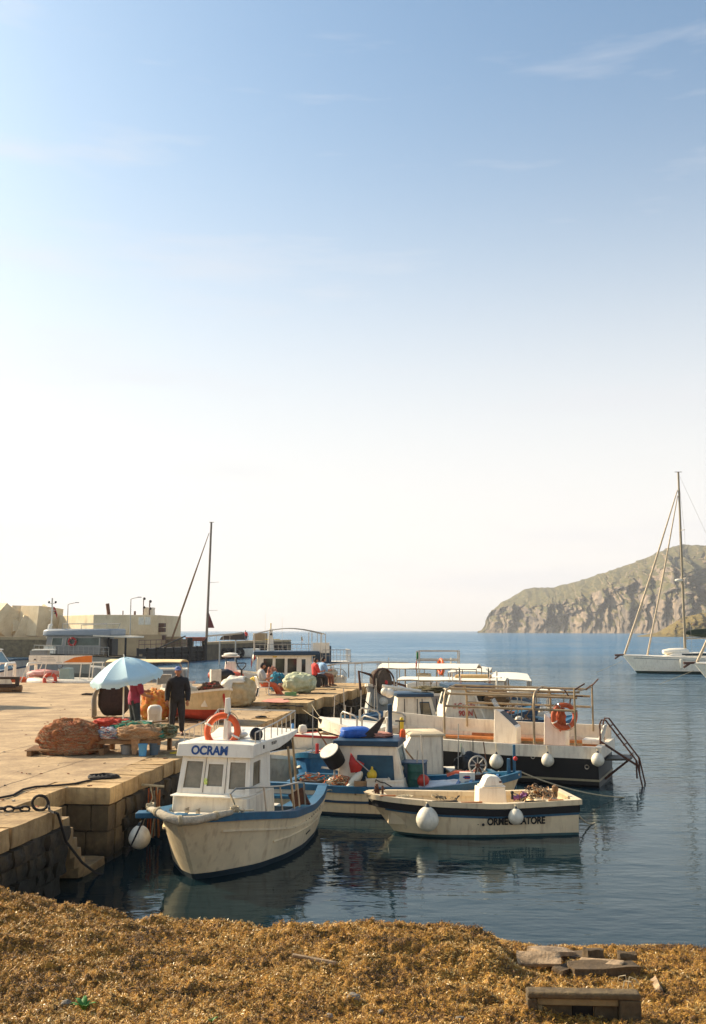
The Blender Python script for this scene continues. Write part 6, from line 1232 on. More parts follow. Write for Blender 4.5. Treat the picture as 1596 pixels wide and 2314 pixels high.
# ---- ferry and small craft on the left
def make_ferry():
    bow = W(72, 1500, 87); st = W(312, 1500, 85); b, H, M, L = boat('grey hulled passenger ferry with rounded cabin roof and name board, left of the umbrella', (bow.x, 87, 0), (st.x, 85, 0), 1.7, [(0, 2.35), (.25, 2.05), (1, 1.75)], [mat('pale_grey_hull', (158, 150, 132), .5, .1, 2, streak=.25), M_navy, M_wht2], name='ferry', rake=.8, rail=M_rub, railh=.08, blunt=.95)
    X = lambda px, py: to_local(b, W(px, py, 85.0)); x0, x1 = X(150, 1460).x, X(245, 1460).x; z0, z1 = 2.0, X(200, 1438).z; xs, xe = X(152, 1450).x, X(348, 1450).x
    xs = X(96, 1450).x; x1 = X(236, 1450).x
    cabin(b, xs, x1, 1.3, z0, z1, .25, .0, 0, walls=M_grey, roofm=M_grey, side=[(.10, .50, .30, .92), (.36, .50, .98, .92)], front=[(.08, .5, .48, .92), (.52, .5, .92, .92)], glass=mat('grey_green_glass', (84, 96, 86), .12, .3, 1.2), frame=M_wht2, rt=.05, tops=1.0, name='cabin')
    k = MB(); zr = X(200, 1421).z; k.loft([[(xs + .5 - (.35 if z == z1 + .06 else 0), s * 1.5, z), (xs + .15, s * .0, z)][:1] + [] for z in ()]) if False else None
    pts = []
    for z, g in ((z1 + .06, 0), (z1 + .5, -.05), (zr, -.35)): pts.append([(xs + .55 + g, -.5, z), (xs + .62 + g, 0, z), (xs + .55 + g, .5, z), (xs + .25 + g, 1.2 + g * .5, z), (xs - .3 + g, 1.5 + g * .4, z), (x1 - 1.0, 1.5 + g * .3, z), (x1 - 1.0, -1.5 - g * .3, z), (xs - .3 + g, -1.5 - g * .4, z), (xs + .25 + g, -1.2 - g * .5, z)])
    k = MB(); k.loft(pts); k.obj('roof', mat('blue_grey_roof', (140, 146, 150), .4, .08, 2), b, bevel=.08)
    k = MB(); k.box(((X(96, 1470).x + X(125, 1470).x) / 2, 1.42, 2.35), (1.1, .06, .7)); k.obj('white_bulwark', M_white, b)
    k = MB(); k.slab([(x1 + .6, 1.5, X(300, 1438).z), (X(309, 1438).x, 1.5, X(309, 1441).z), (X(309, 1438).x, -1.5, X(309, 1441).z), (x1 + .6, -1.5, X(300, 1438).z)][::-1], .12); k.obj('aft_awning', M_wht2, b)
    for px in (256, 298): k = MB(); x = X(px, 1460).x; k.rod((x, 1.35, 1.8), (x, 1.35, X(px, 1440).z), .09); k.obj('awning_post', M_rub, b)
    k = MB(); k.box(((x1 + X(300, 1).x) / 2, -.2, 2.6), (abs(X(300, 1).x - x1) - .5, 1.2, 1.4)); k.obj('engine_casing', M_black, b)
    n = 16; a = Vector((X(128, 1).x, 1.5, 2.02)); c = Vector((X(300, 1).x, 1.5, 1.85)); k = MB(); k.rod(a + Vector((0, 0, .75)), c + Vector((0, 0, .75)), .03, 5); k.obj('railing_bar', M_galv, b); k = MB(); k.rod(a + Vector((0, 0, .4)), c + Vector((0, 0, .4)), .02, 5); k.obj('railing_bar', M_galv, b)
    for i in range(n): q = a.lerp(c, i / (n - 1)); k = MB(); k.rod(q, q + Vector((0, 0, .76)), .022, 5); k.obj('railing_post', M_galv, b)
    k = MB(); mx = X(146, 1).x; k.tube([(mx, .6, zr - .8), (mx, .3, zr + .3), (mx, 0, X(146, 1412).z)], .14); k.rod((mx, 0, zr), (mx, 0, X(146, 1350).z), .07); k.rod((mx - .35, 0, X(146, 1362).z), (mx + .35, 0, X(146, 1362).z), .03); k.rod((mx - .35, 0, X(146, 1378).z), (mx + .25, 0, X(146, 1378).z), .03); k.obj('mast', M_white, b)
    for dx, py in ((-.33, 1362), (.3, 1362), (-.33, 1387)): k = MB(); k.ball((mx + dx, 0, X(146, py).z + .1), .10, 8, 6); k.obj('navigation_light', M_black, b)
    flag(b, (mx - .12, 0, X(150, 1380).z - .5), .9, (M_red, M_red), .75, .4, droop=.9, ang=math.pi)
    q = X(200, 1490); k = MB(); k.box((q.x, H.pt(.5, 1.4, 1).y + .08, q.z), (1.15, .04, .36)); o = k.obj('name_board', M_white, b); text_obj('lettering', 'NATANTE', .21, M_text_blk, o, (q.x, H.pt(.5, 1.4, 1).y + .105, q.z), (-1, 0, 0), (0, 0, 1), bold=.004)
    lr = lifering('two red life rings stacked on the ferry cabin side', Vector(M @ Vector((X(215, 1).x, 1.42, X(215, 1450).z))), (0, 1, 0), .3, .08, M_red, 'life rings on the boats')
    k = MB(); k.tube([(X(190, 1).x, 1.3, zr - .1), (X(190, 1).x, 1.3, X(200, 1410).z), (X(292, 1).x, 1.3, X(292, 1409).z), (X(292, 1).x, 1.3, zr - .5)], .04); k.tube([(X(200, 1).x, -1.3, zr - .1), (X(200, 1).x, -1.3, X(200, 1412).z), (X(292, 1).x, -1.3, X(292, 1409).z), (X(280, 1).x, -1.3, zr - .5)], .04); k.obj('roof_rail', M_galv, b)
make_ferry()
def left_boats():
    Wd = lambda px, py, Y=57: W(px, py, Y)
    # far left sports boat
    b, H, M, L = boat('white motor boat with raked screen cut by the left edge', (W(62, 1500, 60).x, 60, 0), (W(-90, 1500, 60).x, 60.5, 0), 1.3, [(0, 1.9), (.3, 1.6), (1, 1.5)], [M_white, M_dblue, M_wht2], rail=M_dblue, name='motor_boat'); H.deck(b, M_white, 0, .4)
    cabin(b, -1.2, -3.6, .95, 1.6, W(10, 1470, 60).z, .9, .0, 0, walls=M_white, side=[(.12, .3, .5, .9), (.55, .3, .95, .9)], front=[(.05, .1, .95, .92)], glass=mat('tinted_screen', (96, 128, 132), .1, .2, 2), name='cabin')
    # boat with square white arch
    b, H, M, L = boat('white and orange rescue boat with square white arch behind the cradle', (W(160, 1535, 56).x, 56.2, 0), (W(-30, 1535, 56).x, 55.8, 0), 1.1, [(0, 1.55), (.3, 1.35), (1, 1.3)], [M_white, M_navy, M_wht2, M_orange], rail=M_orange, railh=.2, name='rescue_boat', waist=.7); H.deck(b, M_white, 0, .3)
    for px in (20, 68): x = to_local(b, W(px, 1500, 55.5)).x; k = MB(); k.tube([(x, .95, 1.2), (x, .95, 2.05), (x, .8, 2.18), (x, -.8, 2.18), (x, -.95, 2.05), (x, -.95, 1.2)], .09, 8); k.obj('arch', M_white, b)
    k = MB(); x0, x1 = to_local(b, W(0, 1, 55.5)).x, to_local(b, W(68, 1, 55.5)).x; k.rod((x0, .8, 2.18), (x1, .8, 2.18), .06); k.rod((x0, -.8, 2.18), (x1, -.8, 2.18), .06); k.obj('arch_rail', M_white, b)
    k = MB(); vv, ff = blob((0, 0, 0), (.8, .5, .22), 61, .2, 2); k.add(vv, ff); k.obj('orange_cover', M_orange, b).location = ((x0 + x1) / 2 - .6, .2, 1.45)
    # RIB with banner
    b, H, M, L = boat('inflatable boat with white and orange banner along its awning rail', (W(60, 1540, 54).x, 54.6, 0), (W(252, 1540, 54).x, 54.2, 0), 1.0, [(0, 1.25), (.3, 1.1), (1, 1.1)], [mat('pale_teal_hull', (170, 186, 178), .5, .1, 4), M_navy, M_wht2], name='inflatable_boat')
    for sg in (1, -1): k = MB(); k.tube([(0, 0, 1.25), (-.4, sg * .55, 1.25), (-1.2, sg * .95, 1.2), (-L, sg * .98, 1.15)], [.22, .25, .27, .26], 12); k.obj('buoyancy_tube', M_oldw if sg > 0 else M_wht2, b)
    X = lambda px, py, Y=53.6: to_local(b, W(px, py, Y)); z0, z1 = X(200, 1497).z, X(200, 1481).z; xa, xm, xb = X(122, 1).x, X(196, 1).x, X(258, 1).x
    k = MB(); k.box(((xa + xb) / 2, .95, (z0 + z1) / 2), (abs(xa - xb), .03, z1 - z0)); ba = k.obj('banner', M_white, b); k = MB(); k.add([(xm, .972, z0 + .01), (xb, .972, z0 + .01), (xb, .972, z1 - .01), (xm - 1.2, .972, z1 - .02), (xm - .6, .972, (z0 + z1) / 2 + .08)], [(0, 1, 2, 3, 4)]); k.obj('orange_sweep', mat('banner_orange', (226, 122, 30), .6, .1, 3), ba)
    for i in range(3): k = MB(); k.box((xa + (xm - xa) * .55, .968, z0 + .09 + .08 * i), (.9 - .1 * i, .004, .018)); k.obj('printed_line', M_grey, ba)
    k = MB(); k.box((xa + (xm - xa) * .18, .968, z0 + .16), (.16, .004, .08), top=(.3, 1)); k.obj('printed_mark', M_text_blk, ba)
    k = MB(); k.rod((xa, .95, z0 - .05), (xb, .95, z0 - .05), .035); k.rod((xa, -.95, z0 - .05), (xb, -.95, z0 - .05), .035); k.obj('awning_rail', M_white, b)
    for px, dx in ((122, -.5), (160, -.2), (235, .1), (255, .35)):
        for y in (.95, -.95): k = MB(); x = X(px, 1).x; k.rod((x - dx if dx < 0 else x + .1, y, 1.1), (x, y, z0 - .03), .03); k.obj('awning_leg', M_white, b)
    k = MB(); k.box((X(190, 1).x, 0, 1.6), (.7, .7, .8), top=(.8, .9)); k.obj('console', mat('grey_green_console', (132, 150, 146), .5, .1, 5), b, bevel=.05); k = MB(); k.slab([(X(178, 1).x, .4, 1.95), (X(172, 1).x, .4, 2.3), (X(172, 1).x, -.4, 2.3), (X(178, 1).x, -.4, 1.95)], .02); k.obj('windscreen', M_glass, b)
    k = MB(); vv, ff = blob((0, 0, 0), (.9, .4, .22), 63, .2, 2); k.add(vv, ff); k.obj('red_white_cover', mat('pinkish_cover', (206, 170, 160), .6, .3, 2, rgb2=(200, 96, 80)), b).location = (X(140, 1).x, 0, 1.7); outboard(b, -L - .05, 0, 1.25, M_grey, 1.1)
    lifering('orange red life ring on the side of the bannered inflatable', W(113, 1536, 53.2), (-.1, -1, .25), .30, .09, mat('red_orange', (214, 70, 34), .5, .2, 5), 'life rings on the boats')
    # white gangway trestle
    t = thing('gangway', 'white A shaped boarding trestle at the far edge of the quay', 'gangway', W(276, 1547, 51.0)); h = W(282, 1505, 51).z - 1.27
    for x in (-.30, .25): 
        k = MB(); k.rod((x, 0, 0), (.22, 0, h), .035); k.obj('leg', M_white, t)
    k = MB(); k.rod((-.28, .4, 0), (.22, .4, h), .035); k.rod((.2, 0, h), (.24, .42, h), .035); k.obj('leg', M_white, t)
    for i in range(4): f = .2 + .2 * i; k = MB(); k.rod((-.30 + .5 * f, 0, h * f), (-.28 + .5 * f, .4, h * f), .02); k.obj('rung', M_galv, t)
    # cream canopied boat beyond the umbrella
    b, H, M, L = boat('small day boat with long cream canopy between the umbrella and the man in black', (W(440, 1545, 56).x, 56, 0), (W(262, 1545, 56).x, 56.4, 0), .95, [(0, 1.2), (.3, 1.05), (1, 1.0)], [M_white, M_navy, M_wht2], rail=M_wht2, group='white canopied day boats')
    canopy(b, to_local(b, W(436, 1, 55)).x, to_local(b, W(275, 1, 55)).x, .9, 1, W(350, 1495, 55.2).z, .9, 3, crown=.10, m=mat('cream_canvas', (228, 204, 150), .8, .1, 4)); k = MB(); xx = to_local(b, W(420, 1, 55)).x
    for x1 in (to_local(b, W(400, 1, 55)).x, to_local(b, W(431, 1, 55)).x): k.rod((xx, .88, 2.1), (x1, .88, .9), .025)
    k.obj('canopy_brace', M_galv, b)
    q = W(371, 1546, 51.2); t = thing('windscreen_panel', 'white framed windscreen of a small boat left of the man in black', 'windscreen', q); w = .36; h = .48; k = MB(); k.tube([(-w, 0, 0), (-w, .05, h), (w, .05, h), (w, 0, 0)], .025); k.obj('frame', M_white, t); k = MB(); k.slab([(-w, 0, .0), (w, 0, .0), (w, .05, h), (-w, .05, h)], .012); k.obj('pane', M_dusty, t); k = MB(); k.box((0, .2, -.35), (.8, .5, .7)); k.obj('console_base', M_wht2, t)
    # orange RIB with white hard top
    b, H, M, L = boat('orange inflatable with small white hard top beyond the net heaps', (W(476, 1540, 54).x, 54.5, 0), (W(556, 1540, 54).x, 54.8, 0), .8, [(0, 1.5), (.3, 1.35), (1, 1.3)], [M_orange, M_navy, M_wht2], name='inflatable_boat')
    for sg in (1, -1): k = MB(); k.tube([(.05, 0, 1.6), (-.3, sg * .45, 1.6), (-.8, sg * .75, 1.55), (-L, sg * .78, 1.5)], [.22, .26, .28, .27], 12); k.obj('buoyancy_tube', mat('faded_red_tube', (206, 84, 52), .6, .15, 4), b)
    k = MB(); k.box((-1.0, 0, 1.95), (.7, .7, .75), top=(.8, .9)); k.obj('console', M_white, b, bevel=.04); k = MB(); k.box((-1.0, 0, 2.62), (.95, .95, .08)); k.obj('hard_top', M_white, b, bevel=.03); k = MB(); k.ball((-1.0, 0, 2.72), (.4, .4, .09)); k.obj('radar', M_white, b)
    for x in (-.75, -1.3):
        for y in (.4, -.4): k = MB(); k.rod((x, y, 2.2), (x, y, 2.6), .03); k.obj('top_post', M_dblue, b)
    # blue boat farther back, white hull shapes
    b, H, M, L = boat('dark grey boat with pale deck plate between the ferry and the left edge', (W(150, 1490, 74).x, 74, 0), (W(30, 1490, 74).x, 73.5, 0), 1.2, [(0, 2.2), (.3, 2.0), (1, 1.9)], [M_grey, M_navy, M_wht2], rail=M_dblue, name='motor_boat'); k = MB(); k.box((-1.6, 0, 2.6), (1.5, 1.4, .08)); k.obj('deck_plate', M_white, b); k = MB(); k.box((-1.9, 0, 2.2), (1.2, 1.2, .7)); k.obj('deckhouse', M_grey, b)
    b, H, M, L = boat('white launch with pale awning board, in front of the ferry side', (W(205, 1500, 66).x, 66, 0), (W(420, 1500, 66).x, 66.5, 0), 1.1, [(0, 1.7), (.3, 1.5), (1, 1.5)], [M_grey, M_navy, M_wht2], rail=M_white, name='motor_boat')
left_boats()
# ------------------------------------------------------------------ people
def person(label, loc, rz, J, cloth, scale=1.0, hair='short', cap=None, girth=1.0, sleeves='long', skirt=False, look=0.0, apron=None, group=None):
    """J: joints in the figure's frame (x right, y forward, z up); one skinned body, clothes are its children"""
    t = thing('person', label, 'person', loc, rz, group); t.scale = (scale,) * 3
    V_ = []; R_ = []; E_ = []; T_ = []
    def add(p, r): V_.append(Vector(p)); R_.append(r if isinstance(r, tuple) else (r, r)); return len(V_) - 1
    def link(a, b, tg): E_.append((a, b)); T_.append(tg)
    g = girth; pel = add(J['pelvis'], (.155 * g, .125 * g)); wa = add(Vector(J['pelvis']).lerp(Vector(J['chest']), .45), (.15 * g, .12 * g)); ch = add(J['chest'], (.175 * g, .125 * g)); up = add(Vector(J['chest']).lerp(Vector(J['neck']), .62), (.12 * g, .10 * g)); nk = add(J['neck'], .058); hd = add(Vector(J['neck']).lerp(Vector(J['head']), .6), .062)
    link(pel, wa, 'hips'); link(wa, ch, 'torso'); link(ch, up, 'torso'); link(up, nk, 'neck'); link(nk, hd, 'neck')
    for s in 'LR':
        sh = add(J['sh' + s], .068 * g); el = add(J['el' + s], .047 * g); wr = add(J['wr' + s], .031); ha = add(J['ha' + s], (.036, .022)); m1 = add(Vector(J['sh' + s]).lerp(Vector(J['el' + s]), .5), .056 * g); m2 = add(Vector(J['el' + s]).lerp(Vector(J['wr' + s]), .35), .045 * g)
        link(up, sh, 'torso'); link(sh, m1, 'uarm'); link(m1, el, 'uarm'); link(el, m2, 'farm'); link(m2, wr, 'farm'); link(wr, ha, 'hand')
        hp = add(J['hip' + s], .098 * g); kn = add(J['kn' + s], .062 * g); an = add(J['an' + s], .042); he = add(Vector(J['an' + s]) + Vector((0, 0, -.045)), .042); to = add(J['to' + s], (.045, .03)); m3 = add(Vector(J['hip' + s]).lerp(Vector(J['kn' + s]), .45), .085 * g); m4 = add(Vector(J['kn' + s]).lerp(Vector(J['an' + s]), .35), .058 * g)
        link(pel, hp, 'hips'); link(hp, m3, 'thigh'); link(m3, kn, 'thigh'); link(kn, m4, 'shin'); link(m4, an, 'shin'); link(an, he, 'foot'); link(he, to, 'foot')
    me = bpy.data.meshes.new('skin'); me.from_pydata([tuple(v) for v in V_], E_, []); o = bpy.data.objects.new('skin', me); COL.objects.link(o)
    md = o.modifiers.new('skin', 'SKIN'); md.branch_smoothing = .4; md.use_smooth_shade = True
    for i, d in enumerate(me.skin_vertices[0].data): d.radius = R_[i]; d.use_root = (i == pel)
    sb = o.modifiers.new('sub', 'SUBSURF'); sb.levels = 1; sb.render_levels = 1
    bpy.context.view_layer.update(); em = bpy.data.meshes.new_from_object(o.evaluated_get(bpy.context.evaluated_depsgraph_get())); bpy.data.objects.remove(o); bpy.data.meshes.remove(me)
    vs = [v.co.copy() for v in em.vertices]; ns = [v.normal.copy() for v in em.vertices]; fs = [tuple(p.vertices) for p in em.polygons]; bpy.data.meshes.remove(em)
    def near(c):
        best = None
        for (a, b), tg in zip(E_, T_):
            ab = V_[b] - V_[a]; k = max(0, min(1, (c - V_[a]).dot(ab) / max(1e-9, ab.length_squared))); d = (c - V_[a] - ab * k).length - (R_[a][0] * (1 - k) + R_[b][0] * k) * .8
            if best is None or d < best[0]: best = (d, tg)
        return best[1]
    tags = [near(sum((vs[i] for i in f), Vector()) / len(f)) for f in fs]
    body = MB(); body.add(vs, fs)
    # head with nose, brow, chin, ears
    hc = Vector(J['head']); R = Matrix.Rotation(look, 3, 'Z'); hm = MB(); hm.ball((0, 0, 0), (.077, .098, .118), 16, 12); hv = []
    for p in hm.v:
        p = Vector(p)
        if p.z < -.02: p.x *= 1 - (-.02 - p.z) * 3.0; p.y = p.y * .92 + (.012 if p.y > 0 else 0)
        hv.append(R @ p + hc)
    body.add(hv, hm.f)
    nb = MB(); nb.lathe([(0, -.035), (.017, -.028), (.013, 0), (.006, .03), (0, .035)], (0, .100, -.012), 8, sy=1.3); nb.ball((.079, -.005, -.01), (.012, .022, .032), 8, 6); nb.ball((-.079, -.005, -.01), (.012, .022, .032), 8, 6); nb.tube([(-.045, .088, .028), (0, .099, .03), (.045, .088, .028)], .008, 5); nb.tube([(-.024, .088, -.060), (0, .094, -.062), (.024, .088, -.060)], .006, 5); body.add([R @ Vector(p) + hc for p in nb.v], nb.f)
    # fingers
    for s in 'LR':
        wr, ha = Vector(J['wr' + s]), Vector(J['ha' + s]); d = (ha - wr).normalized(); sd = d.cross(Vector((0, 1, 0))); sd = sd.normalized() if sd.length > .2 else Vector((0, 0, 1)); cu = d.cross(sd) * (1 if s == 'L' else -1)
        for i, ln in enumerate((.062, .072, .068, .052)):
            a = ha + sd * (.026 - .0175 * i) - d * .005; m = a + d * ln * .55 + cu * .010; e = m + d * ln * .40 + cu * .022; body.tube([a - d * .02, a, m, e], [.0095, .0095, .0085, .006], 6)
        a = wr + d * .03 + sd * .03; body.tube([a - sd * .02, a + d * .02 + sd * .012, a + d * .055 + sd * .018 + cu * .01], [.012, .011, .008], 6)
    bo = body.obj('body', M_skin, t, ang=180)
    ey = MB(); ey.ball(R @ Vector((.030, .090, .012)) + hc, .0085, 6, 5); e1 = ey.obj('eye', M_text_blk, bo); ey = MB(); ey.ball(R @ Vector((-.030, .090, .012)) + hc, .0085, 6, 5); ey.obj('eye', M_text_blk, bo)
    # hair / cap
    hb = MB(); hb.ball((0, 0, 0), (.083, .104, .125), 16, 12); keep = []
    for f in hb.f:
        c = sum((Vector(hb.v[i]) for i in f), Vector()) / len(f)
        if c.z > .045 or (c.y < -.01 and c.z > -.06) : keep.append(f)
    hx = MB(); hx.add([R @ Vector(p) * (1.03 + .04 * noise.noise(Vector(p) * 40)) + hc for p in hb.v], keep); hx.obj('hair', M_hair if hair != 'grey' else mat('grey_hair', (150, 140, 128), .8, .2, 20), bo)
    if cap:
        cm = MB(); cm.lathe([(.090, .035), (.092, .06), (.082, .10), (.05, .128), (0, .136)], n=16, sx=.95, sy=1.18); cm.loft([[(-.07, .08, .05), (-.04, .18, .035), (.04, .18, .035), (.07, .08, .05), (.05, .09, .058), (-.05, .09, .058)], [(-.07, .08, .056), (-.04, .18, .043), (.04, .18, .043), (.07, .08, .056), (.05, .09, .064), (-.05, .09, .064)]]); cv = [R @ Vector(p) + hc for p in cm.v]; c2 = MB(); c2.add(cv, cm.f); c2.obj('cap', cap, bo)
    def garment(name, sel, off, m, extra=None, fold=.006):
        used = {}; gv = []; gf = []
        for f, tg in zip(fs, tags):
            if not sel(tg, sum((vs[i] for i in f), Vector()) / len(f)): continue
            q = []
            for i in f:
                if i not in used:
                    used[i] = len(gv); gv.append(vs[i] + ns[i] * (off + fold * noise.noise(vs[i] * 11 + Vector((3, 1, 7)))))
                q.append(used[i])
            gf.append(tuple(q))
        k = MB(); k.add(gv, gf); go = k.obj(name, m, bo, ang=180); sl = go.modifiers.new('cloth', 'SOLIDIFY'); sl.thickness = .008; sl.offset = 1; return go
    wz = V_[wa].z
    arm_ok = lambda tg, c: tg == 'uarm' or (tg == 'farm' and sleeves == 'long')
    garment('shirt', lambda tg, c: tg == 'torso' or arm_ok(tg, c) or (tg == 'hips' and c.z > J.get('hem', 0)) or (tg == 'neck' and c.z < J['neck'][2] + .0), .016 * g + .004, cloth['top'])
    if not skirt: garment('trousers', lambda tg, c: tg in ('thigh', 'shin') or (tg == 'hips'), .012, cloth['legs'], fold=.010)
    else:
        garment('trousers', lambda tg, c: tg in ('thigh',) or tg == 'hips', .02, cloth['legs'])
    for s in 'LR':
        an, to = Vector(J['an' + s]), Vector(J['to' + s]); d = (to - an); d.z = 0; d = d.normalized() if d.length > .02 else Vector((0, 1, 0)); p = Vector((-d.y, d.x, 0)); base = Vector((an.x, an.y, to.z - .03)); k = MB(); rg = []
        for f, w_, h_ in ((-.07, .030, .075), (-.03, .042, .085), (.05, .045, .075), (.13, .048, .055), (.19, .036, .040), (.205, .02, .03)): c = base + d * f; rg.append([c + p * w_, c + p * w_ * .9 + Vector((0, 0, h_ * .7)), c + p * w_ * .4 + Vector((0, 0, h_)), c - p * w_ * .4 + Vector((0, 0, h_)), c - p * w_ * .9 + Vector((0, 0, h_ * .7)), c - p * w_])
        k.loft(rg); k.obj('shoe', cloth['shoe'], bo, ang=60)
    return t
def stand(arms=None, lean=0.0, step=.10):
    J = dict(pelvis=(0, 0, .95), chest=(0, .02 + lean * .3, 1.27), neck=(0, .02 + lean * .5, 1.47), head=(0, .05 + lean * .6, 1.62), shL=(-.19, .01 + lean * .45, 1.40), shR=(.19, .01 + lean * .45, 1.40), elL=(-.25, -.02, 1.11), elR=(.25, -.02, 1.11), wrL=(-.26, .07, .87), wrR=(.26, .07, .87), haL=(-.26, .09, .79), haR=(.26, .09, .79), hipL=(-.09, 0, .90), hipR=(.09, 0, .90), knL=(-.11, .03, .49), knR=(.12, .06, .49), anL=(-.12, -.02, .09), anR=(.14, step, .09), toL=(-.14, .13, .03), toR=(.18, step + .15, .03), hem=.84)
    if arms: J.update(arms)
    return J
def sit(seat=.45, lean=-.12, arms=None, legs=None):
    J = dict(pelvis=(0, 0, seat + .10), chest=(0, lean * .7, seat + .42), neck=(0, lean * .8 + .02, seat + .62), head=(0, lean * .7 + .06, seat + .77), shL=(-.19, lean * .8, seat + .55), shR=(.19, lean * .8, seat + .55), elL=(-.25, lean + .10, seat + .27), elR=(.25, lean + .10, seat + .27), wrL=(-.14, lean + .36, seat + .28), wrR=(.14, lean + .36, seat + .30), haL=(-.08, lean + .43, seat + .29), haR=(.08, lean + .43, seat + .31), hipL=(-.10, .02, seat + .08), hipR=(.10, .02, seat + .08), knL=(-.13, .45, seat + .05), knR=(.13, .45, seat + .05), anL=(-.13, .50, .09), anR=(.13, .50, .09), toL=(-.14, .65, .03), toR=(.14, .65, .03), hem=seat + .12)
    if arms: J.update(arms)
    if legs: J.update(legs)
    return J
M_blkc = mat('black_wool', (42, 40, 41), .9, .3, 10, bump=.2); M_blkt = mat('black_trousers', (52, 48, 46), .9, .3, 9, bump=.2); M_pink = mat('raspberry_shirt', (150, 54, 84), .85, .15, 9, bump=.2); M_dkd = mat('dark_denim', (48, 58, 62), .9, .2, 10, bump=.2)
M_oil = mat('orange_oilskin', (206, 92, 48), .6, .15, 6, bump=.3); M_gtee = mat('grey_shirt', (168, 166, 162), .85, .12, 8); M_redt = mat('red_shirt', (206, 62, 54), .85, .12, 8); M_lbt = mat('pale_blue_shirt', (140, 176, 206), .85, .12, 8); M_shoe = mat('brown_shoe', (96, 66, 48), .7, .2, 9); M_capb = mat('blue_cap', (40, 70, 130), .7, .2, 7, rgb2=(110, 130, 170))
q = G(400, 1660, QZ); person('man in black jumper, black trousers and blue cap standing on the quay facing the camera', q, math.pi + .12, stand(dict(elL=(-.26, -.04, 1.10), elR=(.26, -.03, 1.10))), dict(top=M_blkc, legs=M_blkt, shoe=M_shoe), 1.02, hair='grey', cap=M_capb, girth=1.12)
q = G(301, 1662, QZ); person('person in raspberry shirt and dark trousers mending a net under the blue umbrella', q, -1.0, stand(dict(elL=(-.24, .12, 1.14), wrL=(-.16, .38, 1.12), haL=(-.14, .46, 1.12), elR=(.26, .10, 1.10), wrR=(.14, .34, 1.00), haR=(.10, .42, 1.0), chest=(0, .05, 1.26), neck=(0, .10, 1.45), head=(0, .17, 1.58)), lean=.1, step=.04), dict(top=M_pink, legs=M_dkd, shoe=M_shoe), 1.0, sleeves='short', girth=1.18)
q = G(594, 1577, QZ + .0); chair_q = q
person('man in orange oilskin trousers and grey shirt sitting on a white plastic chair mending nets', Vector((q.x, q.y, QZ)), -1.25, sit(.45, -.10, legs=dict(knL=(-.16, .46, .50), knR=(.16, .44, .50), anL=(-.20, .66, .09), anR=(.20, .74, .09), toL=(-.22, .82, .04), toR=(.24, .90, .04))), dict(top=M_gtee, legs=M_oil, shoe=M_shoe), 1.06, sleeves='short', girth=1.15)
q = G(712, 1553, QZ + .13); person('man in red shirt sitting on a crate at the quay end with one hand raised', Vector((q.x, q.y, QZ + .13)), -1.1, sit(.42, -.02, arms=dict(elL=(-.34, .12, .86), wrL=(-.36, .12, 1.12), haL=(-.36, .13, 1.20))), dict(top=M_redt, legs=M_blkt, shoe=M_shoe), 1.03, sleeves='short')
k = MB(); k.box((0, 0, .2), (.42, .40, .40)); o = k.obj('crate', M_black, loc=Vector((q.x, q.y, QZ + .13)), rz=-1.1, bevel=.01); tag(o, 'black crate under the man in the red shirt', 'crate')
q2 = G(722, 1551, QZ + .13); person('man in pale blue shirt sitting beside and partly behind the man in red', Vector((q2.x + .12, q2.y + .45, QZ + .13)), -1.0, sit(.42, .0), dict(top=M_lbt, legs=mat('tan_trousers', (150, 96, 70), .9, .2, 9), shoe=M_shoe), 1.03, sleeves='short')
k = MB(); k.box((0, 0, .2), (.42, .40, .40)); o = k.obj('crate', M_net_dk, loc=Vector((q2.x + .12, q2.y + .45, QZ + .13)), rz=-1.0, bevel=.01); tag(o, 'dark crate under the man in the pale blue shirt', 'crate')
q = W(557, 1450, 156); person('far figure in red shirt and dark trousers standing on the pier', q, 2.6, stand(lean=.35), dict(top=M_redt, legs=M_blkt, shoe=M_shoe), 1.0, sleeves='short')
q = W(540, 1450, 154); person('far crouched figure in dark clothes on the pier by the shelter', q, 2.0, sit(.35), dict(top=M_blkc, legs=M_blkt, shoe=M_shoe), 1.0)

# plastic chair
def make_chair():
    t = thing('plastic_chair', 'white plastic garden chair under the man in orange', 'chair', Vector((chair_q.x, chair_q.y, QZ)), -1.25); m = mat('white_plastic', (232, 226, 210), .4, .05, 4); w = .24
    k = MB(); k.box((0, 0, .43), (.48, .44, .03)); k.obj('seat', m, t, bevel=.01)
    for sx in (1, -1):
        k = MB(); k.rod((sx * .25, .22, 0), (sx * .22, .18, .42), .022, 6); k.obj('leg', m, t); k = MB(); k.rod((sx * .24, -.28, 0), (sx * .21, -.19, .42), .022, 6); k.obj('leg', m, t); k = MB(); k.tube([(sx * .25, .20, .42), (sx * .26, .20, .63), (sx * .26, .12, .66), (sx * .25, -.20, .66), (sx * .23, -.24, .70)], .022, 6); k.obj('armrest', m, t)
    k = MB(); k.tube([(-.22, -.20, .42), (-.23, -.28, .78), (-.14, -.31, .86), (.14, -.31, .86), (.23, -.28, .78), (.22, -.20, .42)], .022, 6); k.obj('back_frame', m, t)
    for i in range(5): x = -.14 + .07 * i; k = MB(); k.rod((x, -.20, .44), (x, -.305, .85), .014, 5); k.obj('slat', m, t)
make_chair()

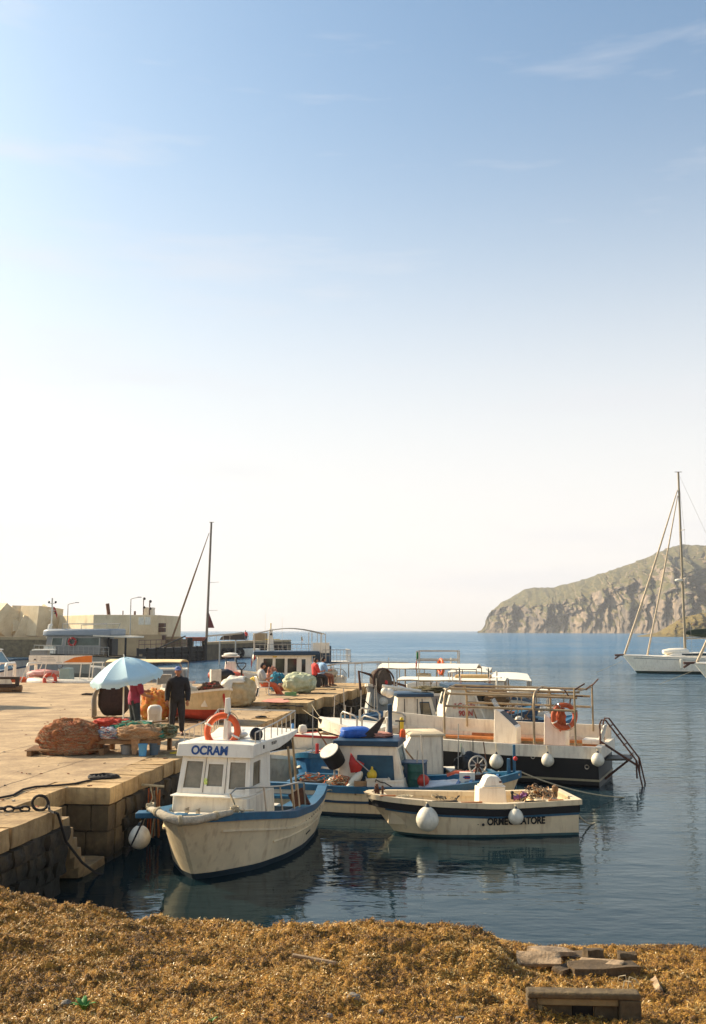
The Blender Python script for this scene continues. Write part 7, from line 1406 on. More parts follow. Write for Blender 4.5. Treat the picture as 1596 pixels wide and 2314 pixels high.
# ------------------------------------------------------------------ things on the quay
def lump(name, cat, label, loc, r, m, seed, amp=.2, freq=2.2, fold=0.0, rz=0.0, squash=.8, group=None):
    vv, ff = blob((0, 0, 0), r, seed, amp, freq, 56, 34, fold=fold, flat=-r[2], squash=squash); rough = .10 if 'net' in name and 'bale' not in name else .012; vv = [v * (1 + rough * noise.noise(v * 13 + Vector((seed, 0, 0))) + rough * .6 * noise.noise(v * 29)) if v.z > -r[2] + .01 else v * (1 + 2 * rough * noise.noise(v * 6)) for v in vv]; vv = [Vector((v.x, v.y, max(v.z, -r[2]))) for v in vv]; k = MB(); k.add(vv, ff); o = k.obj(name, m, loc=Vector(loc) + Vector((0, 0, r[2])), rz=rz, ang=180); tag(o, label, cat, group); return o
def fuzz(parent, name, r, mats, seed, n=60, ln=.25, th=.006):
    n = int(n * 4); th *= .5
    """loose meshes and cords lying over a heap, following its surface"""
    rr = random.Random(seed)
    for q, m in enumerate(mats):
        k = MB()
        for i in range(n):
            a = rr.uniform(0, 2 * math.pi); b = rr.uniform(-1.0, 1.0); p = []; da = rr.uniform(-1, 1) * ln / max(r[0], .1); db = rr.uniform(-.6, .6) * ln / max(r[2], .1)
            for s in range(7):
                f = s / 6; aa = a + da * f * 2; bb = max(-1.25, min(1.45, b + db * f)); h = 1.03 + .12 * noise.noise(Vector((aa * 3, bb * 3, seed + i))) + 0; cb = math.cos(bb) if bb > 0 else max(.94, math.cos(bb))
                p.append(Vector((r[0] * cb * math.cos(aa) * h, r[1] * cb * math.sin(aa) * h, r[2] * math.sin(bb) * (h if bb > 0 else 1))))
            k.tube(p, th * rr.uniform(.6, 1.5), 4)
        k.obj(name, m, parent, kind='stuff')
# umbrella
def make_umbrella():
    base = G(279, 1640, QZ); Y = 26.0; base = W(279, 1640, Y); base.z = QZ; top = W(280, 1485, Y); t = thing('umbrella', 'pale blue beach umbrella tilted over the net mending table', 'umbrella', base); h = top.z - QZ
    k = MB(); k.rod((0, 0, 0), (-.03, 0, h + .04), .02, 8); k.obj('pole', M_white, t); R = .93; n = 8; cz = Vector((-.03, 0, h)); tilt = Matrix.Rotation(-.13, 3, 'Y') @ Matrix.Rotation(.14, 3, 'X')
    m = mat('pale_blue_canvas', (186, 216, 222), .75, .05, 4); k = MB(); rows = 7; off = .25
    for i in range(n):
        for j in range(rows):
            def P(ii, f, u=0):
                a0, a1 = 2 * math.pi * ii / n + off, 2 * math.pi * (ii + 1) / n + off; e0 = Vector((math.cos(a0), math.sin(a0), 0)); e1 = Vector((math.cos(a1), math.sin(a1), 0)); d = e0.lerp(e1, u); z = -.46 * (f ** 1.75) - .05 * f + (-.045 * math.sin(math.pi * u) * f); return cz + tilt @ (d * R * f * (1 - .0) + Vector((0, 0, z)))
            f0, f1 = j / rows, (j + 1) / rows
            for u in range(4): k.add([P(i, f0, u / 4), P(i, f0, (u + 1) / 4), P(i, f1, (u + 1) / 4), P(i, f1, u / 4)], [(0, 3, 2, 1)] if f0 > 0 else [(0, 3, 2)])
    bm = bmesh.new(); o = k.obj('canopy', m, t, ang=30); bm.from_mesh(o.data); bmesh.ops.remove_doubles(bm, verts=bm.verts, dist=.0005); bm.to_mesh(o.data); bm.free(); o.data.polygons.foreach_set('use_smooth', [True] * len(o.data.polygons)); o.data.set_sharp_from_angle(angle=rad(22)); s = o.modifiers.new('cloth', 'SOLIDIFY'); s.thickness = .004
    k = MB()
    for i in range(n):
        for u in range(6):
            a = lambda uu: 2 * math.pi * (i + uu) / n + off; e = lambda uu: (Vector((math.cos(a(0)), math.sin(a(0)), 0)).lerp(Vector((math.cos(a(1)), math.sin(a(1)), 0)), uu)); p0, p1 = [cz + tilt @ (e(uu) * R + Vector((0, 0, -.51 - .045 * math.sin(math.pi * uu)))) for uu in (u / 6, (u + 1) / 6)]; d = tilt @ Vector((0, 0, -.085 - .02 * math.sin(u * 2.4))); k.add([p0, p1, p1 + d + Vector((0, .02 * math.sin(u * 3), 0)), p0 + d], [(0, 3, 2, 1)])
    o = k.obj('valance', m, t, smooth=False); s = o.modifiers.new('cloth', 'SOLIDIFY'); s.thickness = .004
    for i in range(n): a = 2 * math.pi * i / n + off; k = MB(); k.tube([cz + tilt @ (Vector((math.cos(a), math.sin(a), 0)) * R * f + Vector((0, 0, -.46 * f ** 1.75 - .05 * f - .012))) for f in (.02, .25, .5, .75, .98)], .006, 5); k.obj('rib', M_steel, t)
    k = MB(); k.rod(cz, cz + tilt @ Vector((0, 0, .07)), .018); k.obj('finial', M_white, t)
make_umbrella()
# net mending table
def make_table():
    q = G(285, 1706, QZ); t = thing('net_table', 'low plank table heaped with nets in front of the umbrella', 'table', q, -.12); w, d, h = 1.55, 1.1, .32
    for i in range(7): k = MB(); k.box((0, .05 + d * i / 7 + .07, h), (w + .06 * math.sin(i * 3), .145, .035)); k.obj('plank', M_wood, t)
    k = MB(); k.box((0, .02, h - .05), (w, .04, .08)); k.obj('apron', M_wood, t)
    for x in (-.68, .68):
        for y in (.1, 1.0): k = MB(); k.box((x, y, (h - .02) / 2), (.09, .09, h - .02)); k.obj('leg', M_wood, t)
    M = Matrix.Translation(q) @ Matrix.Rotation(-.12, 4, 'Z'); Z = QZ + h + .02
    def on(name, cat, lab, x, y, r, m, seed, fz=None, **kw):
        o = lump(name, cat, lab, (M @ Vector((x, y, 0))).xy.to_3d() + Vector((0, 0, Z)), r, m, seed, **kw)
        if fz: fuzz(o, 'cords', r, fz, seed, 46, .3, .007)
        return o
    on('net_pile', 'net', 'heap of dark orange netting at the left end of the plank table', -.62, .62, (.42, .42, .20), M_net_red, 71, [M_net_red, M_net_o], amp=.35, fold=.2)
    on('net_pile', 'net', 'heap of green netting in the middle of the plank table', .02, .45, (.52, .34, .17), M_net_g, 72, [M_net_g, M_net_tan], amp=.3, fold=.2)
    on('net_pile', 'net', 'pale tan netting hanging over the front of the plank table', .26, .12, (.48, .22, .15), M_net_tan, 73, [M_net_tan, M_rope], amp=.3, fold=.25)
    on('net_pile', 'net', 'white and blue floats and line at the left front of the table', -.45, .22, (.3, .2, .12), mat('mixed_net', (206, 200, 190), .8, .3, 9, rgb2=(60, 90, 130)), 74, [M_net_red, M_net_t, M_white], amp=.35)
    on('net_pile', 'net', 'olive netting with teal float at the right end of the table', .66, .5, (.32, .36, .14), mat('olive_net', (96, 84, 48), .9, .4, 20), 75, [M_net_g, M_rope], amp=.3, fold=.2)
    k = MB(); k.slab([(.10, -.01, h + .06), (.34, -.02, h + .06), (.24, -.05, -.0 + .02), (.16, -.05, .0 + .02)][::-1], .02); k.obj('hanging_net', M_net_tan, t)
    k = MB(); k.lathe([(.16, 0), (.18, .09), (.19, .10), (.17, .10), (.15, .02), (0, .02)], n=16); o = k.obj('basin', M_oldw, loc=M @ Vector((.12, .85, Z - QZ + .22)), rz=0); tag(o, 'grey white basin among the nets on the table', 'basin')
    k = MB(); k.ball((0, 0, 0), (.15, .13, .11)); tag(k.obj('float', M_fend, loc=M @ Vector((-.1, .95, Z - QZ + .2))), 'white float beside the umbrella pole', 'float')
    k = MB(); k.rod((0, 0, 0), (.85, -.1, .12), .02); k.rod((.0, .02, .0), (-.4, .1, -.06), .02); tag(k.obj('oar', M_wood, loc=M @ Vector((-.1, .55, Z - QZ + .25))), 'dark wooden pole lying across the heaped nets', 'pole')
    k = MB(); k.tube(coil((0, 0, 0), .26, 5, .018, 7), .018, 5); tag(k.obj('rope_coil', M_rope, loc=M @ Vector((-.2, 1.15, Z - QZ + .05))), 'coil of pale rope behind the table at the pole foot', 'rope')
    k = MB(); k.ball((0, 0, 0), .085); tag(k.obj('float', mat('teal_float', (36, 140, 130), .5, .1, 5), loc=M @ Vector((.72, .2, Z - QZ + .10))), 'teal ball float at the right front of the table', 'float')
    for x, y, r, hh, m, lab in ((.42, -.12, .10, .26, mat('light_blue_bucket', (88, 160, 200), .5, .15, 5), 'light blue bucket standing in front of the plank table'), (.62, .1, .13, .26, mat('grey_blue_tub', (86, 104, 116), .6, .2, 5), 'grey blue tub under the right end of the table'), (-.05, .15, .13, .2, M_grey, 'grey pail in the shade under the table')):
        k = MB(); k.lathe([(r * .8, 0), (r, hh), (r * 1.06, hh), (r * 1.06, hh - .02), (r * .94, hh - .02), (r * .76, .02), (0, .02)], n=16); tag(k.obj('bucket', m, loc=M @ Vector((x, y, 0))), lab, 'bucket')
    k = MB(); k.ball((0, 0, 0), (.19, .17, .15)); tag(k.obj('float', M_oldw, loc=M @ Vector((1.12, .62, .15))), 'big yellowed float on the ground right of the table', 'float')
    k = MB(); k.tube([Vector((.14 * math.cos(i * .7), .1 * math.sin(i * .9), .02 + .02 * math.sin(i))) for i in range(14)], .02, 5); tag(k.obj('yellow_rope', M_yellow, loc=M @ Vector((1.05, .35, 0))), 'bit of yellow rope below the yellowed float', 'rope')
    o = lump('net_pile', 'net', 'large hairy tan and orange net heap at the left end of the row', G(152, 1706, QZ) + Vector((0, .35, 0)), (.70, .52, .36), mat('rust_tan_net', (168, 112, 66), .95, .35, 9, rgb2=(120, 66, 38), bump=.8, bscale=30), 81, amp=.18, fold=.22, freq=2.6); fuzz(o, 'cords', (.70, .52, .36), [M_net_tan, M_rope, M_net_o, M_net_b, M_net_tan], 82, 260, .3, .006)
    o = lump('net_pile', 'net', 'small grey green and rust netting bundle between the big heap and the table', G(208, 1703, QZ) + Vector((0, .2, .12)), (.20, .16, .20), mat('greygreen_net', (150, 166, 156), .9, .3, 12, rgb2=(160, 84, 54)), 83, amp=.25); 
    p = thing('pallet', 'dark wooden pallet under the large net heap', 'pallet', G(150, 1708, QZ), .1)
    for i in range(5): k = MB(); k.box((-.05, .08 + .22 * i, .115), (1.7, .12, .025)); k.obj('board', M_wood, p)
    for x in (-.8, 0, .75): k = MB(); k.box((x, .5, .05), (.1, 1.0, .10)); k.obj('bearer', M_wood, p)
    k = MB(); k.box((0, 0, .2), (.12, .1, .4)); k.box((.1, .1, .40), (.5, .3, .04)); tag(k.obj('stool', M_wood, loc=G(92, 1700, QZ) + Vector((.05, .4, 0))), 'low dark wooden stool at the left of the net heap', 'stool')
make_table()
# tarp covered bale behind the umbrella
def make_bale():
    q = G(253, 1621, QZ); t = thing('net_bale', 'dark net bale under a white tarpaulin behind the umbrella', 'net bale', q, .1); r = (.5, .45, .52); vv, ff = blob((0, 0, 0), r, 91, .1, 2, flat=-.5, squash=.75); k = MB(); k.add([(a + .06, b, c + .56) for a, b, c in vv], ff); k.obj('net', mat('dark_maroon_net', (58, 40, 32), .9, .3, 14, bump=.5), t)
    k = MB(); rings = []
    for i in range(11):
        f = i / 10; y = -.52 + 1.0 * f; rg = []
        for j in range(17):
            a = math.pi * (1.08 - 1.06 * j / 16); R = 1 + .05 * noise.noise(Vector((f * 3, j * .4, 5))); cut = .10 if f < .2 else 0; rg.append((-.02 + .60 * R * math.cos(a) + .05, y, max(.02, .55 + .58 * R * math.sin(a) - (.5 * (a / math.pi - 1) if a > math.pi else 0)) if j > 0 else .02))
        rings.append(rg[:16 if f > .15 else 13])
    n = 13; k.loft([r_[:n] for r_ in rings], closed=False, cap=False); o = k.obj('tarpaulin', M_tarp, t, ang=180); s = o.modifiers.new('cloth', 'SOLIDIFY'); s.thickness = .02
    k = MB(); k.box((-.15, -.5, .03), (.7, .1, .07)); k.obj('plank', M_wood, t)
make_bale()
# pedestal, little boat ashore, heaps
q = G(349, 1654, QZ); t = thing('mooring_bollard', 'white round topped service bollard with a black socket', 'bollard', q, .1); k = MB(); w = .185; prof = []
k.loft([[(x * s_, y * .8 * s_, z) for x, y in [(w * math.copysign(abs(math.cos(a)) ** .6, math.cos(a)), w * math.copysign(abs(math.sin(a)) ** .6, math.sin(a))) for a in [2 * math.pi * i / 20 for i in range(20)]]] for z, s_ in ((0, 1), (.48, 1), (.56, 1.08), (.60, 1.06), (.67, .92), (.71, .65), (.725, .25))]); k.obj('body', M_white, t, ang=50); k = MB(); k.box((-.05, -.155, .24), (.08, .02, .13)); k.obj('socket', M_black, t); k = MB(); k.box((-.02, -.152, .30), (.22, .01, .38)); k.obj('panel', M_wht2, t)
def ashore():
    b, H, M, L = boat('beige wooden boat with red bottom chocked up ashore behind the man in black', (G(502, 1640, QZ).x, 29.9, 0), (G(362, 1640, QZ).x, 31.9, 0), .80, [(0, .78), (.3, .66), (1, .70)], [mat('beige_topsides', (206, 180, 134), .7, .15, 4, streak=.25), mat('red_antifoul', (176, 62, 40), .7, .2, 5), M_wht2], name='rowing_boat', rake=.35, rail=M_wht2, railh=.06, full=((0, .06), (.15, .4), (.45, .8), (1, .85)), draft=.22, boot=.16)
    b.location.z = QZ + .24; k = MB(); k.box((.02, 0, .28), (.05, .05, 1.0), rot=Matrix.Rotation(-.3, 3, 'Y')); k.obj('stem', M_net_red, b); k = MB(); k.box((-L + .02, 0, .38), (.05, 1.1, .9)); k.obj('transom', M_wht2, b)
    for x in (-.5, -L + .5): k = MB(); k.box((x, 0, -.21), (.12, 1.1, .06)); o = k.obj('chock', M_wood, b)
    for px, py, r, m, seed, lab, fz in ((441, 1590, (.33, .3, .2), M_net_dk, 95, 'dark net with teal rope slung over the beige boat beside the man in black', [M_net_t, M_net_t, M_net_dk]), (478, 1566, (.36, .3, .26), mat('brown_floats', (84, 62, 44), .9, .4, 9), 96, 'brown net heap with cork floats on the bow of the beige boat', [M_net_b, M_net_dk, M_net_red])):
        q = W(px, py + 16, 30.6); o = lump('net_pile', 'net', lab, q, r, m, seed, amp=.35, fold=.25); fuzz(o, 'cords', r, fz, seed, 40, .35, .012)
    q = W(430, 1572, 30.4); k = MB(); k.tube(coil((0, 0, 0), .2, 4, .016, 9), .018, 5); tag(k.obj('rope_coil', M_net_t, loc=q), 'coil of turquoise rope behind the man in black', 'rope')
    o = lump('net_pile', 'net', 'yellow and orange nets piled between the umbrella and the man in black', G(350, 1632, QZ) + Vector((-.1, .6, 0)), (.42, .35, .45), mat('yellow_net', (204, 154, 62), .9, .3, 9, rgb2=(206, 96, 52)), 97, amp=.25, fold=.2); fuzz(o, 'cords', (.42, .35, .45), [M_yellow, M_net_o], 98, 40, .4, .01)
    k = MB(); k.box((0, 0, .5), (.10, .7, 1.0)); tag(k.obj('board', M_oldw, loc=G(374, 1628, QZ) + Vector((0, .4, 0)), rz=.5, bevel=.03), 'pale board standing on edge left of the man in black', 'board')
ashore()
o = lump('net_bale', 'net bale', 'big beige net bale with white cloth thrown over its left side', G(534, 1599, QZ) + Vector((0, .45, 0)), (.62, .5, .52), mat('beige_sheet', (200, 178, 136), .85, .2, 4, rgb2=(168, 146, 106), bump=.8, bscale=7), 101, amp=.14, fold=.16, squash=.7)
vv, ff = blob((0, 0, 0), (.66, .54, .56), 101, .12, 2.2, 48, 30, fold=.10, flat=-.56, squash=.7); ff = [f for f in ff if sum(vv[i].z for i in f) / 4 > .30 + .75 * sum(vv[i].x for i in f) / 4 + .12 * math.sin(9 * sum(vv[i].y + vv[i].x for i in f) / 4)]; vv = [v * (1 + .035 * noise.noise(v * 9)) for v in vv]; k = MB(); k.add(vv, ff); c = k.obj('cover_cloth', M_tarp, o, ang=180); sl_ = c.modifiers.new('cloth', 'SOLIDIFY'); sl_.thickness = .02
vv, ff = blob((0, 0, 0), (.2, .2, .14), 103, .4, 4); k = MB(); k.add(vv, ff); c = k.obj('red_netting', mat('salmon_net', (196, 92, 72), .9, .3, 20), o, ang=180); c.location = (-.52, -.3, -.40)
o = lump('net_bale', 'net bale', 'round greenish white sheeted bale near the quay end', G(676, 1567, QZ + .13) + Vector((0, .4, 0)), (.68, .45, .40), mat('greenish_sheet', (206, 206, 172), .8, .22, 4, rgb2=(164, 170, 130), bump=.8, bscale=7), 104, amp=.16, fold=.26, squash=.75)
for px, py, r, m, seed, lab, fz in ((628, 1556, (.32, .3, .42), M_net_t, 105, 'turquoise net heap in front of the seated man in orange', [M_net_t, M_net_b]), (645, 1560, (.42, .3, .22), M_net_b, 106, 'brown net spread between the turquoise heap and the pale bale', [M_net_b, M_net_red]), (615, 1550, (.25, .25, .5), mat('pink_brown_net', (176, 116, 92), .9, .4, 14), 107, 'pinkish net with cork floats held by the seated man', [M_net_tan, M_net_red]), (573, 1566, (.2, .2, .28), M_dblue, 108, 'dark blue bundle behind the plastic chair', None)):
    o = lump('net_pile', 'net', lab, G(px, py + 8, QZ) + Vector((0, .2, 0)), r, m, seed, amp=.3, fold=.2)
    if fz: fuzz(o, 'cords', r, fz, seed, 36, .4, .012)
o = lump('plastic_bag', 'bag', 'yellow plastic sack behind the plastic chair', W(577, 1538, 42) - Vector((0, 0, .1)), (.22, .18, .13), M_yellow, 109)
for px, py, sz, m, lab, nm, cat in ((640, 1560, (.34, .3, .32), mat('blue_crate', (34, 74, 140), .6, .2, 5), 'blue crate between the turquoise heap and the pale bale', 'crate', 'crate'), (657, 1573, (.42, .3, .26), mat('green_tub', (120, 160, 96), .6, .2, 5), 'light green tub in front of the pale bale', 'tub', 'tub'), (487, 1545, (.36, .3, .5), M_oldw, 'pale box behind the brown net heap', 'fish_box', 'box')):
    k = MB(); w_, d_, h_ = sz; k.box((0, 0, .012), (w_, d_, .024)); k.box((0, d_ / 2, h_ / 2), (w_, .02, h_)); k.box((0, -d_ / 2, h_ / 2), (w_, .02, h_)); k.box((w_ / 2 - .01, 0, h_ / 2), (.02, d_ - .02, h_)); k.box((-w_ / 2 + .01, 0, h_ / 2), (.02, d_ - .02, h_)); o = k.obj(nm, m, loc=G(px, py + 6, QZ) if px != 487 else W(px, py, 36) , rz=.3); tag(o, lab, cat)
k = MB(); vv, ff = blob((0, 0, 0), (.4, .3, .22), 111, .2, 2); k.add(vv, ff); tag(k.obj('black_sack', M_black, loc=W(506, 1525, 37.5), ang=180), 'black sack on top of the box beside the beige bale', 'sack')
# pallet truck
q = G(545, 1572, QZ); t = thing('pallet_truck', 'pallet truck with looped handle standing behind the beige bale', 'pallet truck', q, .2); h = W(545, 1498, q.y).z - QZ; k = MB(); k.rod((0, 0, .2), (0, -.1, h - .3), .04); k.obj('shaft', M_black, t); k = MB(); k.tube([(0, -.1, h - .3), (.17, -.1, h - .12), (.18, -.1, h - .02), (.1, -.1, h), (-.1, -.1, h), (-.18, -.1, h - .02), (-.17, -.1, h - .12), (0, -.1, h - .3)], .025, 6); k.obj('handle', M_black, t)
for x in (.2, -.2): k = MB(); k.box((x, .65, .09), (.16, 1.15, .06)); k.obj('fork', M_red, t)
k = MB(); k.rod((-.1, 0, .1), (.1, 0, .1), .1, 12); k.obj('wheel', M_rub, t)
# red paint on the raised slab, mooring posts of rope, cradle, stick
k = MB(); pts = [(588, 1583), (612, 1579), (640, 1580), (654, 1585), (650, 1589), (615, 1588)]; vs = [G(a, b, QZ + .136) for a, b in pts]; k.add(vs, [tuple(range(len(vs)))[::-1]]); c = sum(vs, Vector()) / 6
k = MB(); vv = []; n = 24; pk = [G(a, b, QZ + .136) for a, b in ((590, 1585), (606, 1580), (632, 1578.5), (650, 1581), (655, 1586), (640, 1588), (612, 1587.5))]; k.add(pk + [p + Vector((0, 0, .008)) for p in pk], [tuple(range(7, 14))] + [(i, (i + 1) % 7, 7 + (i + 1) % 7, 7 + i) for i in range(7)]); tag(k.obj('red_mat', mat('faded_red_mat', (206, 110, 96), .9, .3, 6, rgb2=(200, 150, 120)), smooth=False), 'faded red mat lying at the edge of the raised slab', 'mat')
def make_cradle():
    q = G(10, 1565, QZ); t = thing('boat_cradle', 'dark timber cradle with white panel standing on a log roller at the left edge', 'cradle', q, .05); Y = q.y; X = lambda px, py: W(px, py, Y) - q; m = mat('dark_beam', (74, 56, 42), .85, .3, 5, bump=.3)
    def bar(a, b, w, d, nm): a, b = X(*a), X(*b); k = MB(); k.box((a + b) / 2 if False else ((a.x + b.x) / 2, .2, (a.z + b.z) / 2), (abs(a.x - b.x) + w, d, abs(a.z - b.z) + w)); k.obj(nm, m, t, bevel=.01)
    bar((-60, 1533), (38, 1533), .12, .2, 'top_beam'); bar((-60, 1550), (30, 1550), .16, .3, 'lower_beam'); bar((36, 1537), (36, 1548), .14, .18, 'post'); bar((29, 1553), (29, 1558), .16, .2, 'post'); bar((-40, 1537), (-40, 1548), .14, .18, 'post')
    k = MB(); a, b = X(-55, 1546), X(22, 1535); k.slab([(a.x, .1, a.z), (b.x + .1, .1, a.z), (b.x, .1, b.z), (a.x, .1, b.z)], .02); k.obj('panel', M_wht2, t); k = MB(); a = X(-70, 1563); b = X(45, 1562); k.rod((a.x, .25, .16), (b.x, .25, .16), .16, 12); k.obj('log', M_wood, t)
make_cradle()
k = MB(); k.tube([(-.35, 0, .03), (-.15, .03, .05), (.1, 0, .04), (.25, .02, .09), (.36, 0, .03)], [.03, .05, .05, .06, .02], 6); tag(k.obj('dark_rag', M_net_dk, loc=G(203, 1571, QZ)), 'dark twisted rag lying alone on the open quay', 'rag')
# unseen launch on blocks, added left of the frame to cast the quay shadow
b, H, M, L = boat('white launch on blocks added out of view beyond the left edge to cast a shadow on the quay', (G(-42, 1590, QZ).x, 37.6, 0), (G(-42, 1590, QZ).x - 6, 38.2, 0), 1.1, [(0, 1.3), (.3, 1.05), (1, 1.0)], [M_white, M_dblue, M_wht2], rail=M_dblue, name='motor_boat'); b.location.z = QZ + .95
cabin(b, -1.6, -3.8, .85, .9, 1.7, .5, 0, 0, side=[(.1, .3, .9, .9)], front=[(.1, .2, .9, .9)])
for x in (-1.2, -4.5): k = MB(); k.box((x, 0, -.63), (.3, 1.4, .65)); k.obj('block', M_wood, b)

# ropes
def rope_coil_thing(px, py, z, lab, R=.32, m=M_drope, n=6, seed=5, tail=None, r=.016):
    q = G(px, py, z); k = MB(); pts = coil((0, 0, 0), R, n, r, seed, .35)
    if tail: pts += [p - q for p in tail]
    k.tube(pts, r, 5); o = k.obj('rope_coil', m, loc=q); tag(o, lab, 'rope'); return o
tail = [G(a, b, QZ + .02) for a, b in ((205, 1763), (170, 1771), (130, 1775), (80, 1778), (52, 1784), (30, 1797), (0, 1803), (-30, 1806))]
rope_coil_thing(238, 1759, QZ, 'black mooring rope coiled at the block corner with a tail running off left', .30, tail=tail, n=7, r=.02)
def edge_ring(px, py, lab, tail):
    q = G(px, py, QZ); t = thing('mooring_ring', lab, 'mooring ring', q); k = MB(); k.tube([(.12 * math.cos(a), .05, .12 + .11 * math.sin(a)) for a in [2 * math.pi * i / 18 for i in range(18)]], .022, 8, closed=True); k.obj('ring', M_drope, t)
    for i in range(6): k = MB(); c = Vector((-.22 - .12 * i, .02 + .03 * math.sin(i * 1.7), .035)); k.tube([c + Vector((.075 * math.cos(a), .04 * math.sin(a) if i % 2 else 0, .04 * math.sin(a) if not i % 2 else .012)) for a in [2 * math.pi * j / 10 for j in range(10)]], .018, 6, closed=True); k.obj('chain_link', M_drope, t)
    k = MB(); k.tube(tail, .02, 6); o = k.obj('mooring_line', M_drope); tag(o, 'black line running from the chained ring down beside the steps', 'rope')
q = G(92, 1832, QZ); edge_ring(88, 1834, 'rusty mooring ring and chain on the quay beside the steps', [q + Vector((.1, .05, .12)), G(112, 1832, QZ + .03), G(124, 1836, QZ + .02), Q(-2.2, .03, QZ - .05), Q(-2.0, .09, QZ - .5), Q(-1.4, .12, QZ - .95), Q(-.9, .15, .05), Q(-.5, .3, -.1)])
rope_coil_thing(590, 1622, QZ, 'dark rope looped over itself at the edge of the quay above the OCRAM roof', .26, M_drope, 4, 11, r=.022); rope_coil_thing(515, 1662, QZ, 'dark rope heap on the quay left of the awning posts', .34, M_net_dk, 6, 12, r=.02)
rope_coil_thing(617, 1583 + 6, QZ, 'short dark rope end on the raised slab by the red mat', .22, M_drope, 3, 13, r=.018) if False else None
for i, (p0, p1, sag, m, lab) in enumerate(((G(672, 1592, QZ), W(790, 1640, 29.5), .5, M_rope, 'pale mooring line from the raised slab to the black boat bow'), (G(700, 1583, QZ + .13), W(760, 1650, 29), .4, M_rope, 'pale mooring line slanting down from the slab edge'), (G(600, 1632, QZ), W(735, 1645, 29.8), .25, M_rope, 'pale line stretched from the rope loops to the black boat bow'), (G(748, 1573, QZ + .13), W(822, 1590, 38), .6, M_drope, 'dark line sagging from the quay end to the grey bow'))):
    k = MB(); k.tube(arc(p0, p1, sag * .4), .008, 5); tag(k.obj('mooring_line', m), lab, 'rope', None)
for i, (px, py) in enumerate(((640, 1597), (668, 1582), (700, 1569), (728, 1560))):
    q = G(px, py, QZ + (.0 if i == 0 else .13)); k = MB(); rr = random.Random(i); k.tube([Vector((-.45 + .1 * j, .05 * math.sin(j * 1.3 + i), .025 + .02 * abs(math.sin(j)))) for j in range(10)] + coil((.6, 0, 0), .13, 2, .016, i + 20, turns=12), .02, 5); tag(k.obj('rope_end', M_drope if i < 3 else M_net_dk, loc=q, rz=.2 * i), ('dark rope lying in front of the beige bale on the quay', 'dark rope ends by the red mat', 'dark rope on the slab in front of the pale bale', 'dark rope near the feet of the seated men')[i], 'rope')
# stern lines going into the water
k = MB(); k.tube(arc(W(1172, 1742, 22.5), G(1412, 1802, 0) , .12), .016, 5); tag(k.obj('mooring_line', M_rope), 'pale stern line running from the blue bow post to the water on the right', 'rope')
k = MB(); k.tube(arc(W(1290, 1812, 20.4), G(1344, 1860, 0), .15), .018, 5); tag(k.obj('mooring_line', M_rope), 'pale line from the dinghy stern into the water', 'rope')
k = MB(); a = OM @ Vector((-.3, -.62, 1.18)); k.tube(arc(a, W(285, 1935, 16.6), .0), .016, 5); tag(k.obj('mooring_line', M_drope), 'black line hanging from the OCRAM bow towards the water', 'rope')
# sticks and lines bundled on the wall by the bow
q = W(330, 1800, 19.6); t = thing('gear_bundle', 'bundle of poles, handles and orange cord hung on the quay wall behind the bow', 'fishing gear', q); rr = random.Random(3)
for i in range(12): k = MB(); x = rr.uniform(-.32, .36); k.rod((x, rr.uniform(-.1, .1), -.75), (x + rr.uniform(-.1, .1), rr.uniform(-.1, .1), rr.uniform(.0, .22)), rr.uniform(.008, .02), 5); k.obj('pole', (M_wood, M_rope, M_teak, M_net_o)[i % 4], t)
k = MB(); k.tube([(-.36, -.08, .16), (-.1, -.1, .24), (.15, -.1, .22), (.36, -.08, .2)], .025, 6); k.tube([(.1, -.1, .22), (.16, -.15, .0), (.05, -.18, -.25), (-.02, -.15, -.5)], .014, 5); k.obj('handle_rail', M_rope, t)

